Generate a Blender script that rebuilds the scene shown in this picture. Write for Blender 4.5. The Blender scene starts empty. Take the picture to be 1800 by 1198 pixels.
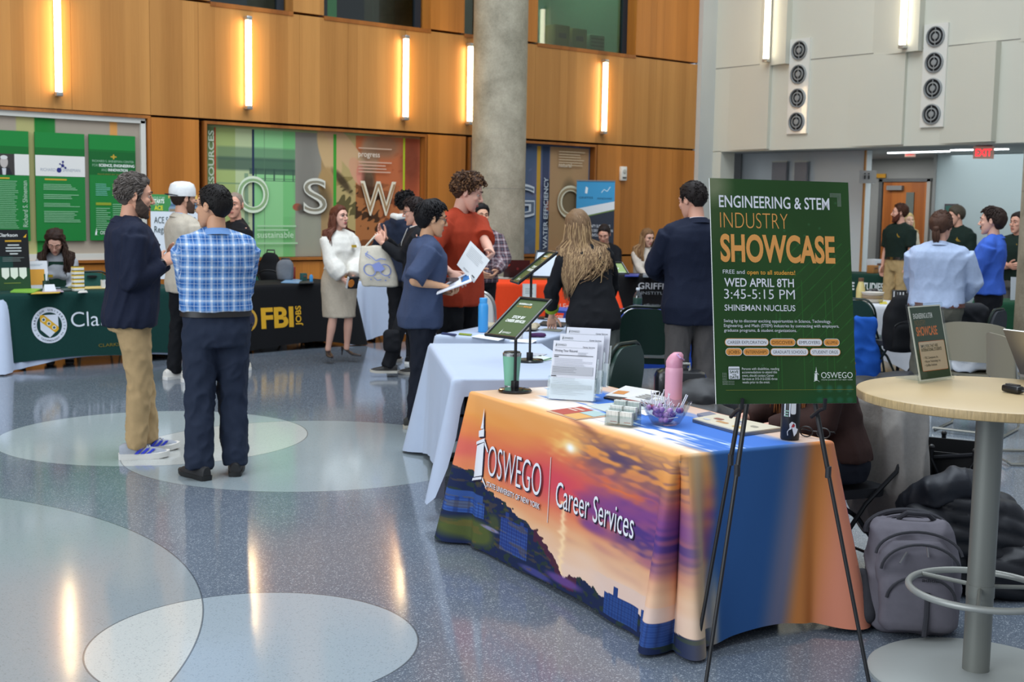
import bpy,bmesh,math,random
import numpy as np
from mathutils import Vector,Matrix
C=bpy.context
SC=C.scene
COL=SC.collection
PI=math.pi
rnd=random.Random(7)

# ------------------------------------------------------------------ camera
CAM=np.array([0.0,0.0,1.65])
F_PX,PITCH,ROLL,YAW=2198.86,.106057,.0174718,.885224
_cy,_sy=math.cos(YAW),math.sin(YAW)
FW=np.array([_cy*math.cos(PITCH),_sy*math.cos(PITCH),-math.sin(PITCH)])
_rt=np.array([_sy,-_cy,0.0]); _dn=np.cross(FW,_rt)
RT=math.cos(ROLL)*_rt-math.sin(ROLL)*_dn
DN=math.sin(ROLL)*_rt+math.cos(ROLL)*_dn
cam=bpy.data.cameras.new('camera'); cam.sensor_width=36.0; cam.lens=36.0*F_PX/1800.0
cam.clip_start=.05; cam.clip_end=200
camo=bpy.data.objects.new('camera',cam); COL.objects.link(camo)
M=Matrix.Identity(4)
for i in range(3):
 M[i][0]=RT[i]; M[i][1]=-DN[i]; M[i][2]=-FW[i]; M[i][3]=CAM[i]
camo.matrix_world=M
SC.camera=camo
cam.dof.use_dof=True; cam.dof.focus_distance=4.9; cam.dof.aperture_fstop=6.3

# ------------------------------------------------------------------ world, daylight, exposure
SC.view_settings.view_transform='Standard'; SC.view_settings.look='None'
SC.view_settings.gamma=1.0; SC.view_settings.use_curve_mapping=False
SC.view_settings.exposure=0.25
SC.cycles.use_denoising=True
SC.cycles.max_bounces=6; SC.cycles.diffuse_bounces=3; SC.cycles.glossy_bounces=3
SC.cycles.transmission_bounces=6; SC.cycles.transparent_max_bounces=12
SC.cycles.caustics_reflective=False; SC.cycles.caustics_refractive=False
SC.cycles.sample_clamp_indirect=6.0
wd=bpy.data.worlds.new('world'); SC.world=wd; wd.use_nodes=True
wd.node_tree.nodes['Background'].inputs[0].default_value=(.80,.88,1.0,1)
wd.node_tree.nodes['Background'].inputs[1].default_value=.43
def area(name,loc,rot,sx,sy,power,col):
 l=bpy.data.lights.new(name,'AREA'); l.shape='RECTANGLE'; l.size=sx; l.size_y=sy
 l.energy=power; l.color=col
 o=bpy.data.objects.new(name,l); COL.objects.link(o); o.location=loc; o.rotation_euler=rot
 return o
area('skylight',(6.5,6.5,11.5),(0,0,0),11,11,1500,(.82,.91,1.0))
area('glazing_daylight',(-7.0,4.0,5.0),(0,math.radians(-80),math.radians(20)),7,9,820,(.86,.93,1.0))
area('passage_fill',(18.0,9.4,2.64),(0,0,0),2.6,4.5,60,(.88,.95,1.0))  # added fill, brightens the passage beyond what its ceiling light lines give
area('alcove_fill',(18.7,13.3,2.64),(0,0,0),1.2,1.2,34,(.95,.97,1.0))  # added fill for the door alcove, no visible fixture

def at(px,py,z=None,x=None,y=None,d=None):
 """world point seen at a pixel of the 1800x1198 photograph, on a known plane or depth"""
 r=FW+(px-900)/F_PX*RT+(py-599)/F_PX*DN
 if d is not None:t=d
 elif x is not None:t=(x-CAM[0])/r[0]
 elif y is not None:t=(y-CAM[1])/r[1]
 else:t=((z or 0.0)-CAM[2])/r[2]
 return CAM+t*r
def gd(px,d):
 """ground point below the pixel column px at depth d"""
 p=at(px,380,d=d); return np.array([p[0],p[1],0.0])

# ------------------------------------------------------------------ materials
def lin(h):
 h=h.lstrip('#'); o=[]
 for i in(0,2,4):
  c=int(h[i:i+2],16)/255.0
  o.append(c/12.92 if c<=.04045 else((c+.055)/1.055)**2.4)
 return(o[0],o[1],o[2],1.0)
_mats={}
def nt(m):return m.node_tree.nodes,m.node_tree.links
def mat(h,rough=.6,metal=0.0,spec=.5,emit=0.0,kind=None,amt=.12,scale=18.0,bump=0.0,coat=0.0,alpha=1.0,trans=0.0):
 """solid or softly varied material; kind 'cloth' / 'hair' / 'skin' adds procedural variation"""
 key=(h,rough,metal,spec,emit,kind,amt,scale,bump,coat,alpha,trans)
 if key in _mats:return _mats[key]
 m=bpy.data.materials.new('mat_%s_%s'%(kind or 'plain',h.lstrip('#'))); m.use_nodes=True
 n,l=nt(m); b=n['Principled BSDF']; c=lin(h)
 b.inputs['Base Color'].default_value=c; b.inputs['Roughness'].default_value=rough
 b.inputs['Metallic'].default_value=metal; b.inputs['Specular IOR Level'].default_value=spec
 b.inputs['Coat Weight'].default_value=coat; b.inputs['Alpha'].default_value=alpha
 b.inputs['Transmission Weight'].default_value=trans
 if emit:
  b.inputs['Emission Color'].default_value=c; b.inputs['Emission Strength'].default_value=emit
 if kind:
  tc=n.new('ShaderNodeTexCoord'); mp=n.new('ShaderNodeMapping'); nz=n.new('ShaderNodeTexNoise')
  l.new(tc.outputs['Object'],mp.inputs[0]); l.new(mp.outputs[0],nz.inputs['Vector'])
  mp.inputs['Scale'].default_value=(1,1,.16)if kind=='hair' else(1,1,1)
  nz.inputs['Scale'].default_value=130 if kind=='hair' else scale
  nz.inputs['Detail'].default_value=4
  mx=n.new('ShaderNodeMix'); mx.data_type='RGBA'
  k=.45 if kind=='hair' else amt
  mx.inputs[6].default_value=tuple(v*(1-k)for v in c[:3])+(1,)
  mx.inputs[7].default_value=tuple(min(1,v*(1+k))for v in c[:3])+(1,)
  l.new(nz.outputs[0],mx.inputs[0]); l.new(mx.outputs[2],b.inputs['Base Color'])
  if kind=='skin':
   b.inputs['Subsurface Weight'].default_value=.0
  bp=n.new('ShaderNodeBump'); bp.inputs['Strength'].default_value=bump or(.5 if kind=='hair' else .12)
  bp.inputs['Distance'].default_value=.004
  l.new(nz.outputs[0],bp.inputs['Height']); l.new(bp.outputs[0],b.inputs['Normal'])
 _mats[key]=m; return m
def cloth(h,rough=.85,scale=26,bump=.3,amt=.12):return mat(h,rough,spec=.25,kind='cloth',scale=scale,bump=bump,amt=amt)
def plain(h,rough=.6,**k):return mat(h,rough,**k)
def ink(h):return mat(h,.55,spec=.3)
def glassm(tint='EAF4F2',rough=.02,mixv=.82):
 key=('glass',tint,rough,mixv)
 if key in _mats:return _mats[key]
 m=bpy.data.materials.new('clear_glass'); m.use_nodes=True; n,l=nt(m); n.remove(n['Principled BSDF'])
 t=n.new('ShaderNodeBsdfTransparent'); g=n.new('ShaderNodeBsdfGlossy'); mx=n.new('ShaderNodeMixShader'); f=n.new('ShaderNodeFresnel')
 t.inputs[0].default_value=lin(tint); g.inputs['Roughness'].default_value=rough
 n.remove(f); f=n.new('ShaderNodeLayerWeight'); f.inputs[0].default_value=.5
 pw_=n.new('ShaderNodeMath'); pw_.operation='POWER'; pw_.inputs[1].default_value=4.0; l.new(f.outputs['Facing'],pw_.inputs[0])
 mt=n.new('ShaderNodeMath'); mt.operation='MULTIPLY_ADD'; mt.inputs[1].default_value=.55; mt.inputs[2].default_value=max(.02,.9-mixv)
 l.new(pw_.outputs[0],mt.inputs[0]); l.new(mt.outputs[0],mx.inputs[0]); l.new(t.outputs[0],mx.inputs[1]); l.new(g.outputs[0],mx.inputs[2])
 l.new(mx.outputs[0],n['Material Output'].inputs[0]); _mats[key]=m; return m
def vcol_mat(name,attr='print',rough=.75,bump=.15):
 if name in _mats:return _mats[name]
 m=bpy.data.materials.new(name); m.use_nodes=True; n,l=nt(m); b=n['Principled BSDF']
 a=n.new('ShaderNodeAttribute'); a.attribute_name=attr; l.new(a.outputs['Color'],b.inputs['Base Color'])
 b.inputs['Roughness'].default_value=rough; b.inputs['Specular IOR Level'].default_value=.2
 _mats[name]=m; return m

# ------------------------------------------------------------------ mesh builder
def nrm(v):
 v=np.asarray(v,float); k=np.linalg.norm(v); return v/k if k>1e-12 else v
def rot(ax,a):
 return np.array(Matrix.Rotation(a,3,Vector(ax)))
RX=lambda a:rot((1,0,0),a)
RY=lambda a:rot((0,1,0),a)
RZ=lambda a:rot((0,0,1),a)
class MB:
 def __init__(s):s.v=[]; s.f=[]; s.m=[]; s.mats=[]; s.mat=None
 def use(s,m):s.mat=m; return s
 def _mi(s,m):
  m=m or s.mat
  if m not in s.mats:s.mats.append(m)
  return s.mats.index(m)
 def add(s,VF,m=None,R=None,t=None):
  V,F=VF; V=np.asarray(V,float)
  if R is not None:V=V@np.asarray(R).T
  if t is not None:V=V+np.asarray(t)
  o=len(s.v); i=s._mi(m)
  s.v.extend(V.tolist())
  for f in F:s.f.append([k+o for k in f]); s.m.append(i)
  return s
 def box(s,c,d,m=None,R=None,bev=0.0):return s.add(boxvf(d,bev),m,R,c)
 def tube(s,p,r,m=None,n=10,**k):return s.add(tubevf(p,r,n,**k),m)
 def lathe(s,prof,m=None,t=(0,0,0),n=28,R=None):return s.add(lathevf(prof,n),m,R,t)
 def ball(s,c,r,m=None,n=14,R=None):return s.add(ballvf(r,n),m,R,c)
 def build(s,name,parent=None,angle=40,loc=None,rotz=None):
  me=bpy.data.meshes.new(name); me.from_pydata(s.v,[],s.f)
  for m in s.mats:me.materials.append(m)
  me.polygons.foreach_set('material_index',s.m)
  me.polygons.foreach_set('use_smooth',[True]*len(s.f))
  if angle<180:me.set_sharp_from_angle(angle=math.radians(angle))
  me.update()
  o=bpy.data.objects.new(name,me); COL.objects.link(o)
  if parent:o.parent=parent
  if loc is not None:o.location=loc
  if rotz is not None:o.rotation_euler=(0,0,rotz)
  return o
def boxvf(d,bev=0.0):
 x,y,z=[k/2 for k in d]
 if bev<=0:
  V=[(-x,-y,-z),(x,-y,-z),(x,y,-z),(-x,y,-z),(-x,-y,z),(x,-y,z),(x,y,z),(-x,y,z)]
  return V,[(0,3,2,1),(4,5,6,7),(0,1,5,4),(1,2,6,5),(2,3,7,6),(3,0,4,7)]
 bm=bmesh.new(); bmesh.ops.create_cube(bm,size=1)
 for v in bm.verts:v.co=Vector((v.co.x*d[0],v.co.y*d[1],v.co.z*d[2]))
 bmesh.ops.bevel(bm,geom=bm.edges[:],offset=min(bev,min(d)*.45),segments=2,affect='EDGES',profile=.5)
 return bmvf(bm)
def bmvf(bm):
 bm.verts.index_update(); V=[tuple(v.co)for v in bm.verts]; F=[tuple(v.index for v in f.verts)for f in bm.faces]; bm.free(); return V,F
def tubevf(P,r,n=10,flat=1.0,up=None,caps=True,dome=False):
 """round tube through points, radius per point; flat scales the second cross axis"""
 P=[np.asarray(p,float)for p in P]; k=len(P)
 r=[r]*k if np.isscalar(r)else list(r)
 if dome and k>=2:
  a=nrm(P[0]-P[1]); b=nrm(P[-1]-P[-2])
  P=[P[0]+a*r[0]*.72,P[0]+a*r[0]*.45]+P+[P[-1]+b*r[-1]*.45,P[-1]+b*r[-1]*.72]
  r=[r[0]*.45,r[0]*.83]+r+[r[-1]*.83,r[-1]*.45]; k=len(P)
 T=[nrm((P[min(i+1,k-1)]-P[max(i-1,0)]))for i in range(k)]
 u=np.asarray(up,float)if up is not None else(np.array([0,0,1.])if abs(T[0][2])<.9 else np.array([1.,0,0]))
 V=[]; F=[]
 u=nrm(u-T[0]*(u@T[0]))
 for i in range(k):
  u=nrm(u-T[i]*(u@T[i])); w=np.cross(T[i],u)
  for j in range(n):
   a=2*PI*j/n
   V.append(P[i]+r[i]*(math.cos(a)*u*(flat if up is not None else 1)+math.sin(a)*w))
 for i in range(k-1):
  for j in range(n):
   a=i*n+j; b=i*n+(j+1)%n
   F.append((a,b,b+n,a+n))
 if caps:
  F.append(tuple(range(n-1,-1,-1))); F.append(tuple((k-1)*n+j for j in range(n)))
 return V,F
def lathevf(prof,n=28):
 V=[]; F=[]; k=len(prof)
 for(r,z)in prof:
  for j in range(n):
   a=2*PI*j/n; V.append((r*math.cos(a),r*math.sin(a),z))
 for i in range(k-1):
  for j in range(n):
   a=i*n+j; b=i*n+(j+1)%n; F.append((a,b,b+n,a+n))
 F.append(tuple(range(n-1,-1,-1))); F.append(tuple((k-1)*n+j for j in range(n)))
 return V,F
def ballvf(r,n=14):
 r=(r,r,r)if np.isscalar(r)else r
 bm=bmesh.new(); bmesh.ops.create_uvsphere(bm,u_segments=n,v_segments=max(6,n*2//3),radius=1.0)
 for v in bm.verts:v.co=Vector((v.co.x*r[0],v.co.y*r[1],v.co.z*r[2]))
 return bmvf(bm)
def loftvf(rings,caps=True):
 n=len(rings[0]); V=[p for r in rings for p in r]; F=[]
 for i in range(len(rings)-1):
  for j in range(n):
   a=i*n+j; b=i*n+(j+1)%n; F.append((a,b,b+n,a+n))
 if caps:
  F.append(tuple(range(n-1,-1,-1))); F.append(tuple((len(rings)-1)*n+j for j in range(n)))
 return V,F
def ring(c,rx,ryf,ryb=None,n=24,e=2.2,z=None):
 ryb=ryf if ryb is None else ryb; o=[]
 for j in range(n):
  a=2*PI*j/n; ca,sa=math.cos(a),math.sin(a)
  x=rx*math.copysign(abs(ca)**(2/e),ca); y=(ryf if sa>0 else ryb)*math.copysign(abs(sa)**(2/e),sa)
  o.append((c[0]+x,c[1]+y,c[2]))
 return o
def prismvf(poly,h,axis='z'):
 """extrude a 2D polygon by h"""
 n=len(poly); V=[(p[0],p[1],0)for p in poly]+[(p[0],p[1],h)for p in poly]
 F=[tuple(range(n-1,-1,-1)),tuple(range(n,2*n))]+[(i,(i+1)%n,(i+1)%n+n,i+n)for i in range(n)]
 return V,F
def rrect(w,h,r,k=5,cx=0,cy=0):
 o=[]
 for(sx,sy,a0)in((1,1,0),(-1,1,90),(-1,-1,180),(1,-1,270)):
  for i in range(k+1):
   a=math.radians(a0+90*i/k); o.append((cx+sx*(w/2-r)+r*math.cos(a),cy+sy*(h/2-r)+r*math.sin(a)))
 return o

# organic surfaces: union of closed shells -> voxel remesh -> smooth
TMP=bpy.data.scenes.new('scratch')
def organic(VF,voxel,it=6,fac=.5):
 V,F=VF
 me=bpy.data.meshes.new('t'); me.from_pydata([tuple(v)for v in V],[],F)
 o=bpy.data.objects.new('t',me); TMP.collection.objects.link(o)
 r=o.modifiers.new('r','REMESH'); r.mode='VOXEL'; r.voxel_size=voxel; r.adaptivity=0
 if it:
  s=o.modifiers.new('s','SMOOTH'); s.factor=fac; s.iterations=it
 dg=TMP.view_layers[0].depsgraph; TMP.view_layers[0].update(); dg.update()
 ev=o.evaluated_get(dg); e=ev.to_mesh()
 nv=len(e.vertices); A=np.empty(nv*3); e.vertices.foreach_get('co',A); A=A.reshape(-1,3)
 F2=[tuple(p.vertices)for p in e.polygons]
 N=np.empty(nv*3); e.vertices.foreach_get('normal',N); N=N.reshape(-1,3)
 ev.to_mesh_clear(); bpy.data.objects.remove(o); bpy.data.meshes.remove(me)
 return A,F2,N
class Shells:
 def __init__(s):s.v=[]; s.f=[]
 def add(s,VF):
  V,F=VF; o=len(s.v); s.v.extend([tuple(p)for p in V]); s.f.extend([tuple(i+o for i in f)for f in F]); return s
def wob(A,seed,freq,octs=5,aniso=(1,1,1)):
 """cheap smooth pseudo noise in [-1,1] at points A"""
 g=np.random.RandomState(seed); P=A*np.asarray(aniso); o=np.zeros(len(A)); tot=0
 for i in range(octs):
  k=g.normal(size=3); k=k/np.linalg.norm(k)*freq*(1+.55*i); w=1/(1+.35*i)
  o+=w*np.sin(P@k+g.uniform(0,6.28)+1.3*np.sin(P@(g.normal(size=3)*freq*.4))); tot+=w
 return o/tot*1.5

# ------------------------------------------------------------------ things, parts, labels
def thing(name,label,cat,loc=(0,0,0),rotz=0.0,group=None):
 o=bpy.data.objects.new(name,None); COL.objects.link(o); o.location=tuple(loc); o.rotation_euler=(0,0,rotz)
 o.empty_display_size=.1
 o['label']=label; o['category']=cat
 if group:o['group']=group
 return o
def tag(o,label,cat,group=None,kind=None):
 o['label']=label; o['category']=cat
 if group:o['group']=group
 if kind:o['kind']=kind
 return o
def struct(o):o['kind']='structure'; return o
def dup(root,loc=None,rotz=None,label=None):
 r=root.copy(); COL.objects.link(r)
 if loc is not None:r.location=tuple(loc)
 if rotz is not None:r.rotation_euler=(0,0,rotz)
 if label:r['label']=label
 for ch in list(root.children):
  c=ch.copy(); COL.objects.link(c); c.parent=r
  for g in list(ch.children):
   d=g.copy(); COL.objects.link(d); d.parent=c
 return r

# ------------------------------------------------------------------ printed graphics and lettering
_txt={}
def textvf(s,bold=0.0):
 key=(s,bold)
 if key not in _txt:
  cu=bpy.data.curves.new('t','FONT'); cu.body=s; cu.size=1.0; cu.offset=bold; cu.resolution_u=6 if len(s)<9 else 3
  o=bpy.data.objects.new('t',cu); TMP.collection.objects.link(o)
  TMP.view_layers[0].update(); dg=TMP.view_layers[0].depsgraph; dg.update()
  me=bpy.data.meshes.new_from_object(o.evaluated_get(dg))
  V=np.array([v.co[:2]for v in me.vertices]).reshape(-1,2); F=[tuple(p.vertices)for p in me.polygons]
  bpy.data.meshes.remove(me); bpy.data.objects.remove(o); bpy.data.curves.remove(cu)
  _txt[key]=(V,F)
 return _txt[key]
CAPH=.729
class Print:
 """flat artwork in (u,v) metres, mapped on a surface by fn(u,v,offset)"""
 def __init__(s,mb,fn,base=.0006,step=.00035):s.mb=mb; s.fn=fn; s.o=base; s.st=step; s.k=0
 def _off(s,up):
  if up:s.k+=1
  return s.o+s.st*s.k
 sub=0
 def poly(s,pts,col,up=True):
  o=s._off(up)
  if s.sub:
   bm=bmesh.new(); bm.faces.new([bm.verts.new((u,v,0))for u,v in pts]); bmesh.ops.triangulate(bm,faces=bm.faces[:])
   bmesh.ops.subdivide_edges(bm,edges=bm.edges[:],cuts=s.sub,use_grid_fill=True); V,F=bmvf(bm); s.mb.add(([s.fn(p[0],p[1],o)for p in V],F),ink(col)); return s
  s.mb.add(([s.fn(u,v,o)for u,v in pts],[tuple(range(len(pts)))]),ink(col)if isinstance(col,str)else col); return s
 def rect(s,u0,v0,u1,v1,col,up=True):return s.poly([(u0,v0),(u1,v0),(u1,v1),(u0,v1)],col,up)
 def rr(s,cx,cy,w,h,r,col):return s.poly(rrect(w,h,r,5,cx,cy),col)
 def disc(s,cx,cy,r,col,n=32,ry=None):return s.poly([(cx+r*math.cos(2*PI*i/n),cy+(ry or r)*math.sin(2*PI*i/n))for i in range(n)],col)
 def line(s,pts,w,col,up=True):
  o=s._off(up); m=ink(col)
  for(a,b)in zip(pts[:-1],pts[1:]):
   d=nrm((b[0]-a[0],b[1]-a[1])); q=np.array([-d[1],d[0]])*w/2
   s.mb.add(([s.fn(*(np.array(a)-q),o),s.fn(*(np.array(b)-q),o),s.fn(*(np.array(b)+q),o),s.fn(*(np.array(a)+q),o)],[(0,1,2,3)]),m)
  return s
 def text(s,t,u,v,h,col,w=None,al='l',bold=0.0,ang=0.0,mono=False,up=True,slant=0.0,xs=1.0):
  """baseline-left at (u,v), cap height h, fitted to width w when given"""
  V,F=textvf(t,bold)
  if not len(V):return s
  k=h/CAPH; P=V*k*np.array([xs,1]); x0,x1=P[:,0].min(),P[:,0].max()
  P[:,0]-=x0
  if w:P[:,0]*=w/(x1-x0)
  W=P[:,0].max()
  P[:,0]-={'l':0,'c':W/2,'r':W}[al]
  P[:,0]+=slant*P[:,1]
  if ang:
   c,q=math.cos(ang),math.sin(ang); P=np.c_[P[:,0]*c-P[:,1]*q,P[:,0]*q+P[:,1]*c]
  o=s._off(up)
  s.mb.add(([s.fn(u+p[0],v+p[1],o)for p in P],F),ink(col)if isinstance(col,str)else col); return s
 def greek(s,u,v,w,h,rows,col,fill=.5,seed=1,ragged=.25):
  """rows of text too small to read in the photo"""
  g=random.Random(seed); o=s._off(True); m=ink(col); p=h/rows
  for i in range(rows):
   y=v-i*p; ww=w*(1-ragged*g.random())
   s.mb.add(([s.fn(u,y,o),s.fn(u+ww,y,o),s.fn(u+ww,y+p*fill,o),s.fn(u,y+p*fill,o)],[(0,1,2,3)]),m)
  return s
def flat(origin,u,v):
 """surface map for a flat panel: u right, v up, normal u x v"""
 O=np.asarray(origin,float); u=nrm(u); v=nrm(v); n=np.cross(u,v)
 return lambda a,b,o:O+u*a+v*b+n*o
def panel(mb,fnO,w,h,t,m,back=None):
 """board with its front face on the map's (0..w, 0..h)"""
 V=[fnO(0,0,0),fnO(w,0,0),fnO(w,h,0),fnO(0,h,0),fnO(0,0,-t),fnO(w,0,-t),fnO(w,h,-t),fnO(0,h,-t)]
 mb.add((V,[(0,1,2,3),(5,4,7,6),(1,0,4,5),(2,1,5,6),(3,2,6,7),(0,3,7,4)]),m)
def tower_logo(P,u,v,h,col):
 """lighthouse-like tower mark used beside the OSWEGO wordmark"""
 k=h/10.0
 def q(pts):P.poly([(u+a*k,v+b*k)for a,b in pts],col)
 q([(.2,.2),(.7,4.6),(2.6,5.4),(2.6,.9)])
 q([(.4,4.7),(.4,5.1),(2.7,6.0),(2.7,5.5)])
 q([(1.1,5.9),(1.0,6.7),(2.4,7.2),(2.5,6.2)])
 q([(1.5,7.1),(1.75,8.0),(2.05,10),(2.2,8.0),(2.3,7.2)])
 q([(2.8,5.7),(3.9,4.4),(3.7,4.2),(2.8,5.1)])
 q([(-.3,-.4),(2.6,.4),(2.6,.75),(-.1,0)])
 q([(2.8,.75),(2.8,.3),(4.0,-.6),(4.0,-.45)])
# ------------------------------------------------------------------ painted panels (printed pictures as colour attributes)
class Canvas:
 def __init__(s,U,V,base='#808080'):
  s.U=U; s.V=V; s.c=np.ones(U.shape+(3,))*s._rgb(base)
 def _rgb(s,h):h=h.lstrip('#'); return np.array([int(h[i:i+2],16)/255.0 for i in(0,2,4)])
 def mix(s,mask,h,a=1.0):
  col=s._rgb(h)if isinstance(h,str)else h
  k=(np.clip(mask,0,1)*a)[...,None]; s.c=s.c*(1-k)+col*k; return s
 def rect(s,u0,u1,v0,v1,h,a=1.0,soft=.0):
  if soft:m=np.clip((s.U-u0)/soft+.5,0,1)*np.clip((u1-s.U)/soft+.5,0,1)*np.clip((s.V-v0)/soft+.5,0,1)*np.clip((v1-s.V)/soft+.5,0,1)
  else:m=((s.U>=u0)&(s.U<=u1)&(s.V>=v0)&(s.V<=v1)).astype(float)
  return s.mix(m,h,a)
 def ell(s,cu,cv,ru,rv,h,a=1.0,ang=0.0,soft=.15):
  du,dv=s.U-cu,s.V-cv; c,q=math.cos(ang),math.sin(ang)
  d=np.sqrt(((du*c+dv*q)/ru)**2+((-du*q+dv*c)/rv)**2)
  return s.mix(np.clip((1-d)/soft+.5,0,1),h,a)
 def noise(s,seed,f,an=(1,1),o=5):
  P=np.stack([s.U.ravel()*an[0],s.V.ravel()*an[1],np.zeros(s.U.size)],1)
  return wob(P,seed,f,o).reshape(s.U.shape)
 def linear(s):
  c=np.clip(s.c,0,1); return np.where(c<=.04045,c/12.92,((c+.055)/1.055)**2.4)
def painted(name,fn,w,h,nu,nv,paint,parent=None,m=None):
 us=np.linspace(0,w,nu); vs=np.linspace(0,h,nv); U,V=np.meshgrid(us,vs)
 P=[fn(u,v,0)for v in vs for u in us]if not hasattr(fn,'grid')else fn.grid(U,V)
 F=[(j*nu+i,j*nu+i+1,(j+1)*nu+i+1,(j+1)*nu+i)for j in range(nv-1)for i in range(nu-1)]
 me=bpy.data.meshes.new(name); me.from_pydata([tuple(p)for p in P],[],F)
 col=paint(U,V).linear().reshape(-1,3)
 a=me.color_attributes.new('print','FLOAT_COLOR','POINT'); a.data.foreach_set('color',np.c_[col,np.ones(len(col))].ravel().astype(np.float32))
 me.materials.append(m or vcol_mat('printed_picture')); me.polygons.foreach_set('use_smooth',[True]*len(F))
 o=bpy.data.objects.new(name,me); COL.objects.link(o)
 if parent:o.parent=parent
 return o

# ------------------------------------------------------------------ structural materials
def wood_mat(name,c1,c2,rough=.42,band=5.0):
 m=bpy.data.materials.new(name); m.use_nodes=True; n,l=nt(m); b=n['Principled BSDF']
 tc=n.new('ShaderNodeTexCoord'); 
 def noise(sc,scale,det=3):
  mp=n.new('ShaderNodeMapping'); mp.inputs['Scale'].default_value=sc; nz=n.new('ShaderNodeTexNoise'); nz.inputs['Scale'].default_value=scale; nz.inputs['Detail'].default_value=det
  l.new(tc.outputs['Object'],mp.inputs[0]); l.new(mp.outputs[0],nz.inputs['Vector']); return nz.outputs[0]
 a=noise((1,1,.02),band,1); g=noise((1,1,.03),60,4)
 vr=n.new('ShaderNodeTexVoronoi'); vr.voronoi_dimensions='1D'; vr.inputs['Scale'].default_value=7.0
 sx=n.new('ShaderNodeSeparateXYZ'); l.new(tc.outputs['Object'],sx.inputs[0]); ad=n.new('ShaderNodeMath'); l.new(sx.outputs[0],ad.inputs[0]); l.new(sx.outputs[1],ad.inputs[1]); l.new(ad.outputs[0],vr.inputs['W'])
 sp=n.new('ShaderNodeSeparateColor'); l.new(vr.outputs['Color'],sp.inputs[0])
 m1=n.new('ShaderNodeMath'); m1.operation='MULTIPLY_ADD'; m1.inputs[1].default_value=.75; l.new(a,m1.inputs[0])
 m2=n.new('ShaderNodeMath'); m2.operation='MULTIPLY'; m2.inputs[1].default_value=.42; l.new(sp.outputs[0],m2.inputs[0]); l.new(m2.outputs[0],m1.inputs[2])
 m3=n.new('ShaderNodeMath'); m3.operation='MULTIPLY_ADD'; m3.inputs[1].default_value=.35; l.new(g,m3.inputs[0]); l.new(m1.outputs[0],m3.inputs[2])
 cr=n.new('ShaderNodeValToRGB'); cr.color_ramp.elements[0].position=.36; cr.color_ramp.elements[1].position=1.0
 cr.color_ramp.elements[0].color=lin(c2); cr.color_ramp.elements[1].color=lin(c1)
 l.new(m3.outputs[0],cr.inputs[0]); l.new(cr.outputs[0],b.inputs['Base Color']); b.inputs['Roughness'].default_value=rough
 b.inputs['Specular IOR Level'].default_value=.35
 return m
WOOD_UP=wood_mat('wood_veneer_band','#C08848','#9E6A32')
WOOD_LO=wood_mat('wood_veneer_base','#C67E36','#9C5E20')
WOOD_EDGE=wood_mat('wood_frame','#A8672B','#7E481B')
GAP=plain('#1A120C',.9)
WHITE=mat('#CAC8B8',.7,kind='cloth',scale=2.0,amt=.02,bump=.02)
CONC=None
def concrete():
 m=bpy.data.materials.new('concrete'); m.use_nodes=True; n,l=nt(m); b=n['Principled BSDF']
 tc=n.new('ShaderNodeTexCoord'); n1=n.new('ShaderNodeTexNoise'); n1.inputs['Scale'].default_value=2.2; n1.inputs['Detail'].default_value=8; n1.inputs['Roughness'].default_value=.65
 n2=n.new('ShaderNodeTexNoise'); n2.inputs['Scale'].default_value=45; l.new(tc.outputs['Object'],n1.inputs['Vector']); l.new(tc.outputs['Object'],n2.inputs['Vector'])
 mm=n.new('ShaderNodeMath'); mm.operation='MULTIPLY_ADD'; mm.inputs[1].default_value=.25; l.new(n2.outputs[0],mm.inputs[0]); l.new(n1.outputs[0],mm.inputs[2])
 cr=n.new('ShaderNodeValToRGB'); e=cr.color_ramp.elements; e[0].position=.38; e[0].color=lin('#78725F'); e[1].position=.85; e[1].color=lin('#B4AC96')
 l.new(mm.outputs[0],cr.inputs[0]); l.new(cr.outputs[0],b.inputs['Base Color']); b.inputs['Roughness'].default_value=.7
 bp=n.new('ShaderNodeBump'); bp.inputs['Strength'].default_value=.25; bp.inputs['Distance'].default_value=.01; l.new(mm.outputs[0],bp.inputs['Height']); l.new(bp.outputs[0],b.inputs['Normal'])
 return m
CONC=concrete()

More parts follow.
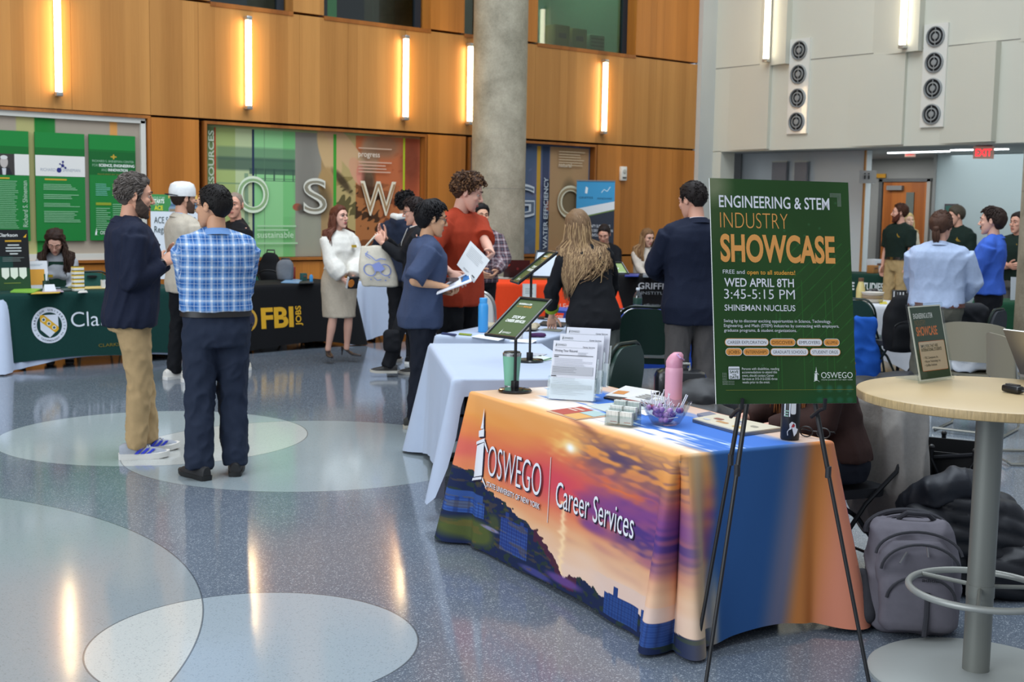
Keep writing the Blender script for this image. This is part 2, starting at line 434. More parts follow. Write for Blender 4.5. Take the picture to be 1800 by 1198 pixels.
# ------------------------------------------------------------------ terrazzo floor with inlaid discs
def terrazzo():
 m=bpy.data.materials.new('terrazzo'); m.use_nodes=True; n,l=nt(m); b=n['Principled BSDF']
 geo=n.new('ShaderNodeNewGeometry')
 def math_(op,a,bb=None,c=None):
  x=n.new('ShaderNodeMath'); x.operation=op
  for i,q in enumerate((a,bb,c)):
   if q is None:continue
   if isinstance(q,(int,float)):x.inputs[i].default_value=q
   else:l.new(q,x.inputs[i])
  return x.outputs[0]
 def mixc(f,a,bb):
  x=n.new('ShaderNodeMix'); x.data_type='RGBA'
  if isinstance(f,(int,float)):x.inputs[0].default_value=f
  else:l.new(f,x.inputs[0])
  for i,q in((6,a),(7,bb)):
   if isinstance(q,str):x.inputs[i].default_value=lin(q)
   else:l.new(q,x.inputs[i])
  return x.outputs[2]
 def disc(cx,cy,r):
  v=n.new('ShaderNodeVectorMath'); v.operation='DISTANCE'; l.new(geo.outputs['Position'],v.inputs[0]); v.inputs[1].default_value=(cx,cy,0)
  d=v.outputs['Value']
  return math_('LESS_THAN',d,r),math_('LESS_THAN',math_('ABSOLUTE',math_('SUBTRACT',d,r)),.0035)
 A,a_=disc(3.594,8.376,1.067); B,b_=disc(4.194,7.267,1.208); Cc,c_=disc(-.298,5.787,2.736); D,d_=disc(2.165,4.150,.615)
 E,e_=disc(8.4,6.1,1.9)
 big=n.new('ShaderNodeTexNoise'); big.inputs['Scale'].default_value=.9; big.inputs['Detail'].default_value=3; l.new(geo.outputs['Position'],big.inputs['Vector'])
 col=mixc(big.outputs[0],'#5A6370','#6F7882')
 col=mixc(Cc,col,'#8C9598'); col=mixc(B,col,'#949FA2'); col=mixc(A,col,'#A2ADAE'); col=mixc(D,col,'#99A4AA'); col=mixc(E,col,'#7A838C')
 ov=math_('MAXIMUM',math_('MULTIPLY',A,B),math_('MULTIPLY',Cc,D)); col=mixc(ov,col,'#BDBFBA')
 inside=math_('MAXIMUM',math_('MAXIMUM',A,B),math_('MAXIMUM',Cc,D))
 # stone chips
 def chips(scale,lo,hi,amount,light,dark,k):
  vo=n.new('ShaderNodeTexVoronoi'); vo.inputs['Scale'].default_value=scale; l.new(geo.outputs['Position'],vo.inputs['Vector'])
  sp=n.new('ShaderNodeSeparateColor'); l.new(vo.outputs['Color'],sp.inputs[0])
  near=math_('LESS_THAN',vo.outputs['Distance'],.36)
  isl=math_('MULTIPLY',math_('GREATER_THAN',sp.outputs[0],1-amount),near); isd=math_('MULTIPLY',math_('LESS_THAN',sp.outputs[0],amount*.7),near)
  return isl,isd
 il,idk=chips(95,0,0,.34,0,0,1); il2,idk2=chips(210,0,0,.4,0,0,1)
 lf=math_('MULTIPLY',math_('MAXIMUM',il,il2),math_('MULTIPLY_ADD',inside,-.78,.9)); df=math_('MULTIPLY',math_('MAXIMUM',idk,idk2),math_('MULTIPLY_ADD',inside,-.12,.36))
 col=mixc(math_('MULTIPLY',lf,.72),col,'#AAB2B8'); col=mixc(df,col,'#3E444B')
 ed=math_('MAXIMUM',math_('MAXIMUM',a_,b_),math_('MAXIMUM',c_,d_)); col=mixc(math_('MULTIPLY',ed,.7),col,'#3A4046')
 l.new(col,b.inputs['Base Color']); b.inputs['Roughness'].default_value=.13; b.inputs['Specular IOR Level'].default_value=.5
 nz=n.new('ShaderNodeTexNoise'); nz.inputs['Scale'].default_value=6; nz.inputs['Detail'].default_value=2; l.new(geo.outputs['Position'],nz.inputs['Vector'])
 l.new(math_('MULTIPLY_ADD',nz.outputs[0],.05,.085),b.inputs['Roughness'])
 return m
fl=MB(); fl.box((9,5,-.05),(34,26,.1),terrazzo()); struct(fl.build('floor'))

# ------------------------------------------------------------------ wood wall (plane y = 14.3)
WY=14.3
wb=MB()
SLAB=plain('#2A1C12',.9)
wb.box((6.9,WY+.32,1.95),(17.9,.2,4.2),SLAB)# backing behind every panel and recess, up to the window sills
def wpan(x0,x1,z0,z1,m,y0=WY,th=.16):
 wb.box(((x0+x1)/2,y0+th/2,(z0+z1)/2),(x1-x0-.0035,th,z1-z0-.012),m)
# base zone: low dado, piers between the recesses
for(x0,x1)in((-2,.6),(.6,3.2),(3.2,6.13),(6.13,6.74),(6.79,10.13),(10.13,10.79),(10.84,13.3),(13.32,14.57),(14.57,15.55)):
 wpan(x0,x1,0,.92,WOOD_LO)
for(x0,x1)in((6.13,6.74),(10.13,10.79),(13.34,15.0),(15.0,15.55)):
 wpan(x0,x1,.94,2.645,WOOD_LO)
# middle band with the sconces
xs=[-2,-.4,1.2,2.8,4.35,5.2,6.13,6.74,8.12,8.84,9.74,10.79,12.05,12.86,14.57,15.55]
for a,b in zip(xs[:-1],xs[1:]):wpan(a,b,2.66,4.04,WOOD_UP)
# upper zone: wood piers between the windows
for(x0,x1)in((-2,2.2),(2.2,4.6),(4.6,6.9),(8.03,8.48),(10.16,10.74),(11.2,12.08),(14.1,14.55),(14.55,15.55)):
 wpan(x0,x1,4.06,9.2,WOOD_LO if x0>9 else WOOD_UP,th=.3)
for(x0,x1)in((6.9,8.03),(8.48,10.16),(10.74,11.2),(12.08,14.1)):
 wb.box(((x0+x1)/2,WY+.16,4.035),(x1-x0,.34,.05),WOOD_EDGE)# sills
 wpan(x0,x1,6.2,9.2,WOOD_UP,th=.3)
struct(wb.build('wall_back',angle=30))
# upper windows with the rooms behind them
def window(i,x0,x1,tint,back,rl=14):
 r=MB(); r.box(((x0+x1)/2,WY+.22,5.1),(x1-x0,.015,2.1),glassm(tint,.02,.8)); fr=plain('#1E2830',.4)
 w=r.build('window_%d'%i); struct(w)
 f=MB()
 for xx in(x0+.03,x1-.05):f.box((xx,WY+.22,5.1),(.06 if xx<x0+.1 else .10,.07,2.1),fr)
 f.box(((x0+x1)/2,WY+.22,6.15),(x1-x0,.07,.06),fr)
 f.build('window_frame',w)
 b=MB(); b.box(((x0+x1)/2,WY+2.6,5.2),(x1-x0+2.2,.1,2.6),back); b.box(((x0+x1)/2,WY+1.5,4.0),(x1-x0+2.2,2.3,.08),plain('#55605A',.8))
 b.box((x0-.5,WY+1.5,5.2),(.1,2.3,2.6),back); b.box((x1+.5,WY+1.5,5.2),(.1,2.3,2.6),back); b.box(((x0+x1)/2,WY+1.5,6.4),(x1-x0+2.2,2.3,.1),back)
 b.build('window_room',w); area('room_fill',((x0+x1)/2,WY+1.4,6.3),(0,0,0),x1-x0,.8,rl,(.9,1,.92))  # added fill lamp so the dark room shows through the glass
 return w
window(1,6.95,8.0,'#9FC0B4',plain('#5A6A66',.8)); window(2,8.5,10.12,'#6F9A80',plain('#2A3A34',.8),9); window(3,10.76,11.2,'#7FA690',plain('#35463F',.8)); window(4,12.1,14.08,'#A8C4B0',plain('#7E9188',.8),85)
wt=MB(); wt.box((9.32,WY+1.2,5.1),(.12,.05,2.0),mat('#D8F0C8',emit=.9)); tag(wt.build('reflection_strip'),'pale green vertical reflection in the dark upper window, made as a glowing strip','light')  # emissive box stands in for a lamp's reflection in the pane
bl=MB(); bl.box((12.2,WY+.4,5.1),(.14,.03,2.1),mat('#F2F4C8',emit=.7)); tag(bl.build('window_blind'),'yellowish blind edge with added glow at left of the right upper window','blind')  # brightness of the blind put into its material as emission
ws=MB(); ws.box((9.78,WY+.6,5.1),(.34,.05,2.1),plain('#7C8C8C',.8)); tag(ws.build('roller_blind'),'grey blind panel behind the right side of the dark upper window','blind')
def carton(x,y,z,w,d,h,c,name,label,cat='box'):
 b=MB(); b.box((0,0,h/2),(w,d,h),mat(c,.85,kind='cloth'),bev=.006); b.box((0,-d/2-.002,h*.62),(w*.5,.004,h*.18),plain('#6E4A40',.8))
 o=b.build(name); o.location=(x,y,z); return tag(o,label,cat)
carton(13.0,WY+.62,4.04,.30,.25,.42,'#C4A25C','cardboard_box','cardboard box behind the right upper window, left of the two cartons')
carton(13.36,WY+.62,4.04,.30,.25,.40,'#C8A866','cardboard_box','cardboard box behind the right upper window, right of the two cartons')
bk=MB(); bk.box((0,0,.17),(.32,.2,.34),plain('#C2C8C0',.6),bev=.01)
for i in range(5):bk.box((0,-.104,.06+i*.055),(.26,.006,.025),plain('#7F8880',.7))
tag(bk.build('plastic_crate',loc=(13.74,WY+.6,4.04)),'pale slotted plastic crate behind the right upper window','crate')
mn=MB(); mn.box((0,0,.22),(.24,.3,.44),plain('#D8DAD2',.5),bev=.03); mn.box((0,-.152,.25),(.15,.01,.2),plain('#3A4640',.4))
tag(mn.build('office_machine',loc=(12.42,WY+.65,4.04)),'white boxy machine behind the right upper window','machine')

# recess linings for the two murals and the display case
def recess(i,x0,x1,z0,z1,depth=.14):
 r=MB(); t=.035
 r.box(((x0+x1)/2,WY+depth/2-.01,z1+t/2),(x1-x0+2*t,depth,t),WOOD_EDGE); r.box(((x0+x1)/2,WY+depth/2-.02,z0-t/2),(x1-x0+2*t,depth+.03,t),WOOD_EDGE)
 r.box((x0-t/2,WY+depth/2-.01,(z0+z1)/2),(t,depth,z1-z0),WOOD_EDGE); r.box((x1+t/2,WY+depth/2-.01,(z0+z1)/2),(t,depth,z1-z0),WOOD_EDGE)
 return struct(r.build('trim_%d'%i))
recess(1,6.84,10.08,.965,2.60); recess(2,10.88,13.28,.965,2.60); recess(3,1.4,6.09,.965,2.62)

# ------------------------------------------------------------------ wall sconces
def sconce(loc,rz,label,group,h=1.13,tone='#FFDCA6',e=17.0,w=.075):
 t=thing('wall_sconce',label,'wall light',loc,rz,group)
 al=mat('#B9BBB8',.35,metal=.8)
 b=MB(); b.box((0,-.02,0),(w*.55,.04,h),al); b.build('back_plate',t)
 d=MB(); d.add(loftvf([ring((0,-.068,z),w*.46,.036,n=14,e=2.6)for z in(-h/2+.05,-h/2+.06,h/2-.06,h/2-.05)]),mat(tone,.4,emit=e)); d.build('diffuser',t)
 for s in(-1,1):
  c=MB(); c.box((0,-.062,s*(h/2-.025)),(w,.085,.05),al,bev=.008); c.build('end_cap',t)
 return t
sc=[(5.03,'leftmost warm vertical wall light above the green poster board'),(7.37,'warm vertical wall light above the letter O of the mural'),(9.71,'warm vertical wall light at the right end of the green and brown mural'),(10.80,'warm vertical wall light partly beside the concrete column'),(13.40,'rightmost warm vertical wall light on the wood wall, near the white alarm box')]
for x,lb in sc:sconce((x,WY,3.365),0,lb,'vertical sconces on the wood wall')

# ------------------------------------------------------------------ display case with green posters
bd=thing('poster_board','fabric poster board in a white frame with coloured vertical stripes, on the wood wall','board',(0,0,0))
def paint_board(U,V):
 c=Canvas(U,V,'#A89A8A')
 for(a,b,h)in((1.5,2.2,'#E8C078'),(2.7,3.1,'#5FA04A'),(3.46,4.03,'#D9AE5C'),(4.6,4.8,'#B2AC72'),(4.8,5.02,'#1F7E33'),(5.66,5.75,'#DD9A52')):
  c.rect(a-1.4,b-1.4,-1,3,h)
 c.mix(np.clip(c.noise(3,30)*.5+.5,0,1),'#8E8274',.12)
 return c
painted('fabric',flat((1.4,WY+.06,1.0),(1,0,0),(0,0,1)),4.66,1.6,260,8,paint_board,bd)
fb=MB(); wf=plain('#D2D0C6',.5)
fb.box((3.73,WY+.045,2.59),(4.68,.05,.06),wf); fb.box((3.73,WY+.035,1.0),(4.68,.08,.075),wf); fb.box((6.045,WY+.045,1.79),(.06,.05,1.6),wf); fb.box((1.43,WY+.045,1.79),(.06,.05,1.6),wf); fb.build('frame',bd)
def green_poster(px0,px1,zt,zb,label,kind):
 x0=at(px0,330,y=WY)[0]; x1=at(px1,330,y=WY)[0]; w=x1-x0; h=zt-zb
 b=MB(); fn=flat((x0,WY+.02,zb),(1,0,0),(0,0,1)); panel(b,fn,w,h,.02,ink('#1B7A35')); P=Print(b,fn)
 P.rect(0,h*.86,w,h,'#1C8038'); P.rect(0,h*.79,w,h*.86,'#156A2C')
 if kind<2:
  P.rect(0,h*.60,w,h*.79,'#DEDCD6')
  P.line([(w*.18,h*.57),(w*.62,h*.57)],.016,'#C7A234')
 if kind==0:
  P.rect(w*.30,h*.60,w*.72,h*.79,'#3E3A38'); P.poly([(w*.36,h*.60),(w*.68,h*.60),(w*.62,h*.665),(w*.42,h*.665)],'#26242A'); P.poly([(w*.49,h*.60),(w*.55,h*.60),(w*.56,h*.66),(w*.48,h*.66)],'#C9C9CC')
  P.disc(w*.52,h*.715,w*.075,'#B9B0AA',ry=h*.052); P.disc(w*.52,h*.757,w*.07,'#D4D2CE',ry=h*.018)
  P.greek(w*.1,h*.54,w*.68,h*.44,26,'#7FB58A',.4,3,.12); P.text('Richard S. Shineman',w*.95,h*.13,.055,'#B9D2B9',w=h*.42,ang=PI/2)
 elif kind==1:
  P.text('RICHARD',w*.10,h*.645,.036,'#9AA0AC',w=w*.30); P.text('SHINEMAN',w*.54,h*.645,.036,'#9AA0AC',w=w*.36)
  P.disc(w*.47,h*.657,.028,'#2B2F78'); P.disc(w*.545,h*.70,.018,'#2B2F78'); P.disc(w*.60,h*.68,.012,'#2B2F78'); P.disc(w*.55,h*.735,.012,'#2B2F78'); P.disc(w*.49,h*.715,.009,'#2B2F78')
  P.line([(w*.47,h*.657),(w*.545,h*.70),(w*.60,h*.68)],.006,'#2B2F78'); P.line([(w*.49,h*.715),(w*.545,h*.70),(w*.55,h*.735)],.006,'#2B2F78')
  for k,(v,hh,r)in enumerate(((.52,.06,4),(.425,.05,3),(.345,.04,3),(.27,.11,7))):P.greek(w*.15,h*v,w*.74,h*hh,r,'#8CC096',.4,k,.3)
 else:
  P.rect(0,0,w,h*.62,'#1B7A35'); P.rect(0,h*.62,w,h*.84,'#14602A')
  P.ell=None
  P.disc(w*.52,h*.795,w*.07,'#B99A35',ry=h*.008); P.disc(w*.52,h*.795,w*.02,'#B99A35',ry=h*.025)
  P.text('RICHARD S. SHINEMAN CENTER',w*.06,h*.742,.026,'#9FBFA4',w=w*.90); P.text('FOR',w*.06,h*.70,.030,'#8FB596',w=w*.12); P.text('SCIENCE, ENGINEERING',w*.20,h*.70,.032,'#F0F4EE',w=w*.77,bold=.02); P.text('AND',w*.25,h*.658,.030,'#8FB596',w=w*.13); P.text('INNOVATION',w*.40,h*.658,.032,'#F0F4EE',w=w*.42,bold=.02)
  P.text('FEATURED BY SHINEMAN',w*.17,h*.622,.016,'#8A8A3A',w=w*.7)
  P.greek(w*.12,h*.53,w*.32,h*.12,7,'#6FB5A0',.4,2,.3); P.greek(w*.48,h*.53,w*.3,h*.12,7,'#9CC86A',.4,5,.3); P.rect(w*.12,h*.335,w*.45,h*.36,'#8E9A2E'); P.greek(w*.12,h*.30,w*.32,h*.22,11,'#7FB58A',.4,8,.3); P.greek(w*.48,h*.34,w*.3,h*.26,13,'#7FB58A',.4,9,.3)
  tower_logo(P,w*.09,h*.05,.085,'#EDF2EC'); P.text('OSWEGO',w*.2,h*.058,.04,'#EDF2EC',w=w*.36)
 return tag(b.build('wall_poster'),label,'poster','green posters on the board')
green_poster(-40,53,2.40,1.185,'green poster with a grey portrait photo, leftmost on the board',0)
green_poster(64,151,2.40,1.185,'green poster with a white band and blue molecule logo',1)
green_poster(159,240,2.405,1.19,'green poster headed science, engineering and innovation, right end of the board',2)

# ------------------------------------------------------------------ big glass murals
def paint_mural(U,V):
 c=Canvas(U,V,'#9FB27A'); w,h=3.2,1.6
 u=U/w; v=V/h; c.U=u; c.V=v
 for a,b,k in((0,.045,'#7F9A66'),(.045,.13,'#A3B26E'),(.13,.21,'#B9C596'),(.21,.34,'#8FC98A'),(.34,.40,'#79BE78')):c.rect(a,b,0,1,k)
 for a,b in((.05,.40),):
  c.rect(a,b,.76,.86,'#56705A',.55,.02); c.rect(a,b,.68,.78,'#3F554A',.75,.02)
  c.rect(.19,.40,.655,.70,'#41584C',.8)
  for x in(.22,.26,.30,.345,.385):c.rect(x-.003,x+.003,.60,.70,'#3C5648',.9)
  for y in(.60,.615):c.rect(.19,.40,y,y+.006,'#46644F',.9)
 for y in(.57,.42,.26):c.rect(.05,.19,y,y+.012,'#6E8A6C',.8)
 c.rect(.17,.185,0,.66,'#7D977A',.9)
 c.rect(.255,.258,0,1,'#5E7C60',.7)
 c.rect(.34,.395,.0,.32,'#6FB46E',.6)
 # middle: grey stone, hand with fingers, ochre and rust rock
 c.rect(.395,.52,0,1,'#8E8A7E'); c.ell(.45,.62,.05,.35,'#77736A',.5,soft=.8); c.rect(.395,.52,0,.34,'#A0A08A',.7,.06); c.ell(.405,.40,.022,.03,'#9E5A44'); c.ell(.425,.385,.02,.04,'#4E4840',.7,soft=.6)
 c.rect(.515,.57,0,1,'#A5885E'); c.rect(.57,.68,0,1,'#B5A06A'); c.rect(.68,1.01,0,1,'#B9683F')
 n1=c.noise(4,26); n2=c.noise(9,60)
 rk=((u>.575)&(u<.69)&(v<.66)).astype(float); c.mix(rk*(n1>.35),'#7C6B3A',.6); c.mix(rk*(n2>.55),'#3E3A20',.7)
 r2=((u>.68)&(u<.90)).astype(float)*(v<.62-.25*np.abs(u-.78)); c.mix(r2,'#A66E40',.8); c.mix(r2*(n1>.25),'#6B3E22',.75); c.mix(r2*(n2>.5),'#2E2016',.8)
 c.mix(((u>.80)&(v<1.3-1.6*np.abs(u-.92))).astype(float),'#BE6B44',.45); c.mix((u>.86)*(n2>.5),'#A5522F',.5)
 c.rect(.925,1.0,0,1,'#A0482E',.6,.02); c.ell(.96,.8,.05,.2,'#5A3024',.5,soft=.9)
 c.ell(.555,.86,.05,.22,'#C9A878',1,ang=.15,soft=.1); c.ell(.545,.60,.045,.13,'#B08E5C',.9,soft=.2); c.ell(.525,.45,.035,.12,'#4A4030',.6,soft=.8)
 c.ell(.64,.86,.055,.30,'#CBA77C',1,ang=.42,soft=.1); c.ell(.69,.70,.035,.12,'#CF9C78',1,ang=.2,soft=.12); c.ell(.705,.68,.022,.085,'#D88A74',.9,soft=.3)
 c.ell(.615,.62,.02,.10,'#3A2E20',.8,ang=.4,soft=.7); c.ell(.745,.62,.03,.12,'#3E2A1E',.8,soft=.8); c.ell(.75,.84,.045,.16,'#9A8468',.8,soft=.5); c.ell(.82,.92,.08,.1,'#8C6A50',.8,soft=.6)
 c.rect(.043,.050,0,1,'#B2452E'); c.rect(.202,.212,0,1,'#27324F'); c.rect(.572,.588,0,1,'#3E9A35'); c.rect(.918,.928,0,1,'#AFC22A')
 c.U=U; c.V=V
 return c
mu=thing('mural_panel','glass mural of green stripes, a hand and rusty rock, with letters O S W','mural',(0,0,0))
fnm=flat((6.85,WY+.10,.97),(1,0,0),(0,0,1))
painted('picture',fnm,3.22,1.63,420,200,paint_mural,mu)
def lettering(parent,fnm,name,base=.03,step=.001):
 q=MB(); P=Print(q,fnm,base,step); q.done=lambda:q.build(name,parent); P.done=q.done; return P
def big_letter(P,ch,u,v,h,w,edge,fill):
 P.text(ch,u,v,h,edge,w=w,al='c',bold=.016); P.text(ch,u,v+.013,h-.026,fill,w=w-.026,al='c',bold=-.018)
xO=at(444,340,y=WY+.07)[0]-6.85
def zof(px,py):return at(px,py,y=WY+.07)[2]-.97
P=lettering(mu,fnm,'letter'); big_letter(P,'O',at(445,340,y=14.37)[0]-6.85,zof(445,372),zof(445,307)-zof(445,372),at(472,340,y=14.37)[0]-at(417,340,y=14.37)[0],'#DDE8CE','#90AE7C'); P.done()
P=lettering(mu,fnm,'letter'); big_letter(P,'S',at(554,340,y=14.37)[0]-6.85,zof(554,374),zof(554,311)-zof(554,374),at(575,340,y=14.37)[0]-at(534,340,y=14.37)[0],'#DCDACB','#8C8672'); P.done()
P=lettering(mu,fnm,'letter'); big_letter(P,'W',at(665,340,y=14.37)[0]-6.85,zof(665,377),zof(665,316)-zof(665,377),at(697,340,y=14.37)[0]-at(634,340,y=14.37)[0],'#E4DAC0','#A4835C'); P.done()
P=lettering(mu,fnm,'heading'); P.text('RESOURCES',.115,.78,.075,'#C2CDB4',w=.78,ang=PI/2,bold=.015); P.done(); P=lettering(mu,fnm,'caption')
P.text('sustainable',.70,.245,.085,'#C9E0C0',w=.52); P.greek(.70,.385,.58,.04,1,'#A9CFA2',.5); P.greek(.70,.335,.46,.04,1,'#A9CFA2',.5); P.greek(.70,.165,.60,.04,1,'#A9CFA2',.5)
P.done(); P=lettering(mu,fnm,'caption')
P.text('progress',2.20,1.325,.075,'#E6D9C4',w=.34); P.greek(2.20,1.43,.55,.03,1,'#C9A98E',.5); P.greek(2.20,1.245,.55,.17,4,'#CFA48A',.42)
P.done()
def paint_mural2(U,V):
 c=Canvas(U,V,'#4E5F78'); w,h=2.36,1.6; u=U/w; v=V/h; c.U=u; c.V=v
 n1=c.noise(5,9); n2=c.noise(6,16)
 c.mix(n1>.1,'#3A4860',.6); c.mix(n2>.4,'#6A7690',.5); c.ell(.62,.60,.12,.25,'#7A6E88',.5,soft=.8); c.ell(.5,.3,.09,.22,'#5E7896',.6,soft=.5)
 c.rect(.60,.655,0,1,'#26304A',.5); c.ell(.655,.45,.02,.05,'#8E5E50'); c.ell(.66,.3,.02,.06,'#22242E'); c.ell(.66,.6,.022,.1,'#2E3444')
 c.rect(.665,1,0,1,'#B08D66'); c.rect(.75,.86,0,1,'#A98A62',.5,.03); c.ell(.83,.5,.07,.2,'#6E6048',.8,soft=.4); c.rect(.665,1,0,.4,'#A07E58',.5,.03)
 c.rect(.555,.585,0,1,'#C69A3A'); c.U=U; c.V=V; return c
mu2=thing('mural_panel','glass mural of blue water and tan rock, half behind the concrete column','mural',(0,0,0))
fn2=flat((10.89,WY+.10,.97),(1,0,0),(0,0,1)); painted('picture',fn2,2.38,1.63,260,160,paint_mural2,mu2)
X2=lambda px,py=340:at(px,py,y=14.37)[0]-10.89
def z2(px,py):return at(px,py,y=14.37)[2]-.97
P=lettering(mu2,fn2,'letter'); big_letter(P,'G',X2(914),z2(914,380),z2(914,321)-z2(914,380),X2(941)-X2(888),'#CDD4D8','#5E6A7A'); P.done(); P=lettering(mu2,fn2,'letter'); big_letter(P,'O',X2(1003),z2(1003,382),z2(1003,324)-z2(1003,382),X2(1026)-X2(981),'#DCD4B8','#9E8A68'); P.done()
P=lettering(mu2,fn2,'heading'); P.text('WATER EFFICIENCY',X2(962,400),z2(962,437),.085,'#C9D2D6',w=1.07,ang=PI/2,bold=.01); P.done(); P=lettering(mu2,fn2,'caption'); P.text('natural',X2(982,290),z2(982,293),.07,'#E4D8C2',w=.26); P.greek(X2(982,290),z2(982,267),.55,.24,6,'#C9B08E',.4)
P.done()
al=thing('alarm_box','small white alarm box on the wood wall near the white wall','alarm',tuple(at(1093,305,y=WY)))
b=MB(); b.box((0,-.03,0),(.12,.06,.22),plain('#E4E0D4',.4),bev=.012); b.build('housing',al); b=MB(); b.add(lathevf([(.035,0),(.035,.01),(.02,.014)],18),plain('#BDB9AC',.5),RX(PI/2),(0,-.058,.035)); b.build('sounder',al); b=MB(); b.box((0,-.062,-.065),(.075,.01,.03),plain('#5A5850',.3)); b.build('strobe',al)

# ------------------------------------------------------------------ white wall (plane x = 15.87) with relief fins and the wide opening
WX=15.87
ww=MB()
ww.box((WX+.17,14.2,1.32),(.34,.34,2.64),WHITE); ww.box((WX+.17,9.2,5.92),(.34,10.3,6.58),WHITE)
ww.box((15.70,WY-.02,4.6),(.34,.14,9.2),mat('#BDBFB9',.7,kind='cloth',scale=3,amt=.03))
sh=plain('#7D7A72',.8)
ww.box((WX-.001,9.2,3.99),(.006,10.0,.012),sh)
def fin(y0,y1,z0,z1,th=.10):
 """panel flush at y0 (far end) and standing out by th at y1 (near end)"""
 V=[(WX,y0,z0),(WX,y1,z0),(WX-th,y1,z0),(WX,y0,z1),(WX,y1,z1),(WX-th,y1,z1)]
 ww.add((V,[(0,1,2),(3,5,4),(0,2,5,3),(1,4,5,2)]),WHITE)
yy=lambda px,z:[y for y in[at(px,100,x=WX)[1]]][0]
fin(yy(1335,0),yy(1390,0),3.95,9.2,.13); fin(yy(1533,0),yy(1622,0),3.95,9.2,.13)
fin(13.9,13.02,2.65,3.975,.07); fin(11.55,10.57,2.65,3.975,.06); fin(10.0,9.14,2.65,3.975,.13); fin(8.9,7.9,3.95,9.2,.12)
struct(ww.build('wall_right',angle=30))
for px,lb in((1353,'slim white vertical light on the white wall above the left vent strip'),(1592,'slim white vertical light on the white wall above the right vent strip')):
 p=at(px,60,x=WX-.09); sconce((p[0],p[1],4.72),PI/2*-1,lb,'vertical sconces on the white wall',h=1.45,tone='#FFF2D8',e=6.0,w=.10)
def vent(ya,yb,z0,z1,label):
 t=thing('vent_panel',label,'vent',(WX,(ya+yb)/2,z0),-PI/2,'round jet vents on the white wall'); w=abs(ya-yb); h=z1-z0
 b=MB(); b.box((0,-.02,h/2),(w,.04,h),mat('#DAD8CE',.18,coat=.5)); b.build('face_plate',t)
 for i in range(4):
  d=MB(); g=mat('#8A8C8A',.5); k=plain('#0B0C0D',.8); r=w*.39; c=(0,-.04,h*(.125+.25*i)); R=RX(PI/2)
  d.add(lathevf([(r,0),(r,.022),(r*.9,.028),(r*.84,.012),(r*.84,.0)],26),g,R,c); d.add(lathevf([(r*.8,0),(r*.8,.004)],26),k,R,c)
  d.add(lathevf([(r*.62,.0),(r*.62,.02),(r*.5,.022),(r*.5,0)],24),g,R,c); d.add(lathevf([(r*.3,0),(r*.28,.022),(.001,.026)],18),g,R,c); d.box((0,-.052,c[2]),(.010,.014,r*1.7),g)
  d.build('diffuser',t)
 return t
vent(12.66,12.28,2.87,4.32,'white strip of four round jet vents, left one on the white wall'); vent(10.30,9.93,2.88,4.31,'white strip of four round jet vents, right one above the exit signs')

# ------------------------------------------------------------------ passage behind the opening
cz=2.66
GREYW=plain('#8C8C88',.8); BLUEW=plain('#AEBCBC',.75)
b=MB(); b.box((19.5,10.2,cz+.05),(6.9,11.8,.1),plain('#9EA09C',.85)); struct(b.build('ceiling'))
b=MB(); b.box((17.22,14.1,1.33),(.18,4.0,2.66),plain('#D0D4D2',.75)); b.box((17.12,12.09,1.33),(.03,.03,2.66),plain('#B27A3C',.5)); struct(b.build('wall_passage'))
b=MB(); b.box((20.1,13.6,1.33),(.2,2.3,2.66),GREYW); b.box((18.7,14.75,1.33),(3.2,.2,2.66),GREYW); struct(b.build('wall_alcove'))
b=MB(); yR=at(1647,300,x=18.9)[1]; b.box((18.99,yR/2+2,1.33),(.2,yR-4,2.66),BLUEW); b.box((18.98,yR+.02,1.33),(.24,.05,2.66),GREYW); struct(b.build('wall_far'))
y0=at(1556,330,x=19.98)[1]; y1=at(1632,330,x=19.98)[1]
dm=wood_mat('door_wood','#A5612A','#7E431A')
b=MB(); b.box((19.96,(y0+y1)/2,1.12),(.06,abs(y0-y1),2.24),dm); dr=b.build('door_1'); struct(dr)
b=MB(); b.box((19.95,y0+.05,1.14),(.10,.07,2.3),plain('#4E4F4E',.5)); b.box((19.95,y1-.05,1.14),(.10,.07,2.3),plain('#9A958C',.5)); b.box((19.95,(y0+y1)/2,2.27),(.10,abs(y0-y1)+.2,.06),plain('#4E4F4E',.5)); b.build('door_frame',dr)
b=MB(); b.box((19.92,y1+(y0-y1)*.36,1.35),(.02,.16,1.4),plain('#5F645E',.15)); b.build('door_lite',dr)
b=MB(); b.box((19.90,y1+(y0-y1)*.70,2.13),(.09,.32,.08),plain('#6E6E6C',.4)); b.build('door_closer',dr)
for i,(pa,pb,py,lb)in enumerate(((1562,1668,267,'bright ceiling light line in the passage, left length of the long row'),(1672,1772,263,'bright ceiling light line in the passage, right length of the long row'),(1656,1755,274,'bright ceiling light line in the passage, farther and shorter one'))):
 A=at(pa,py+(1 if i==0 else 0),z=cz); B_=at(pb,py-2,z=cz); dd=nrm(B_-A); mid=(A+B_)/2
 b=MB(); b.box((0,0,-.008),(np.linalg.norm(B_-A),.07,.016),mat('#F4FAFF',.4,emit=6)); o=b.build('ceiling_light',loc=tuple(mid),rotz=math.atan2(dd[1],dd[0])); tag(o,lb,'ceiling light','ceiling light lines')
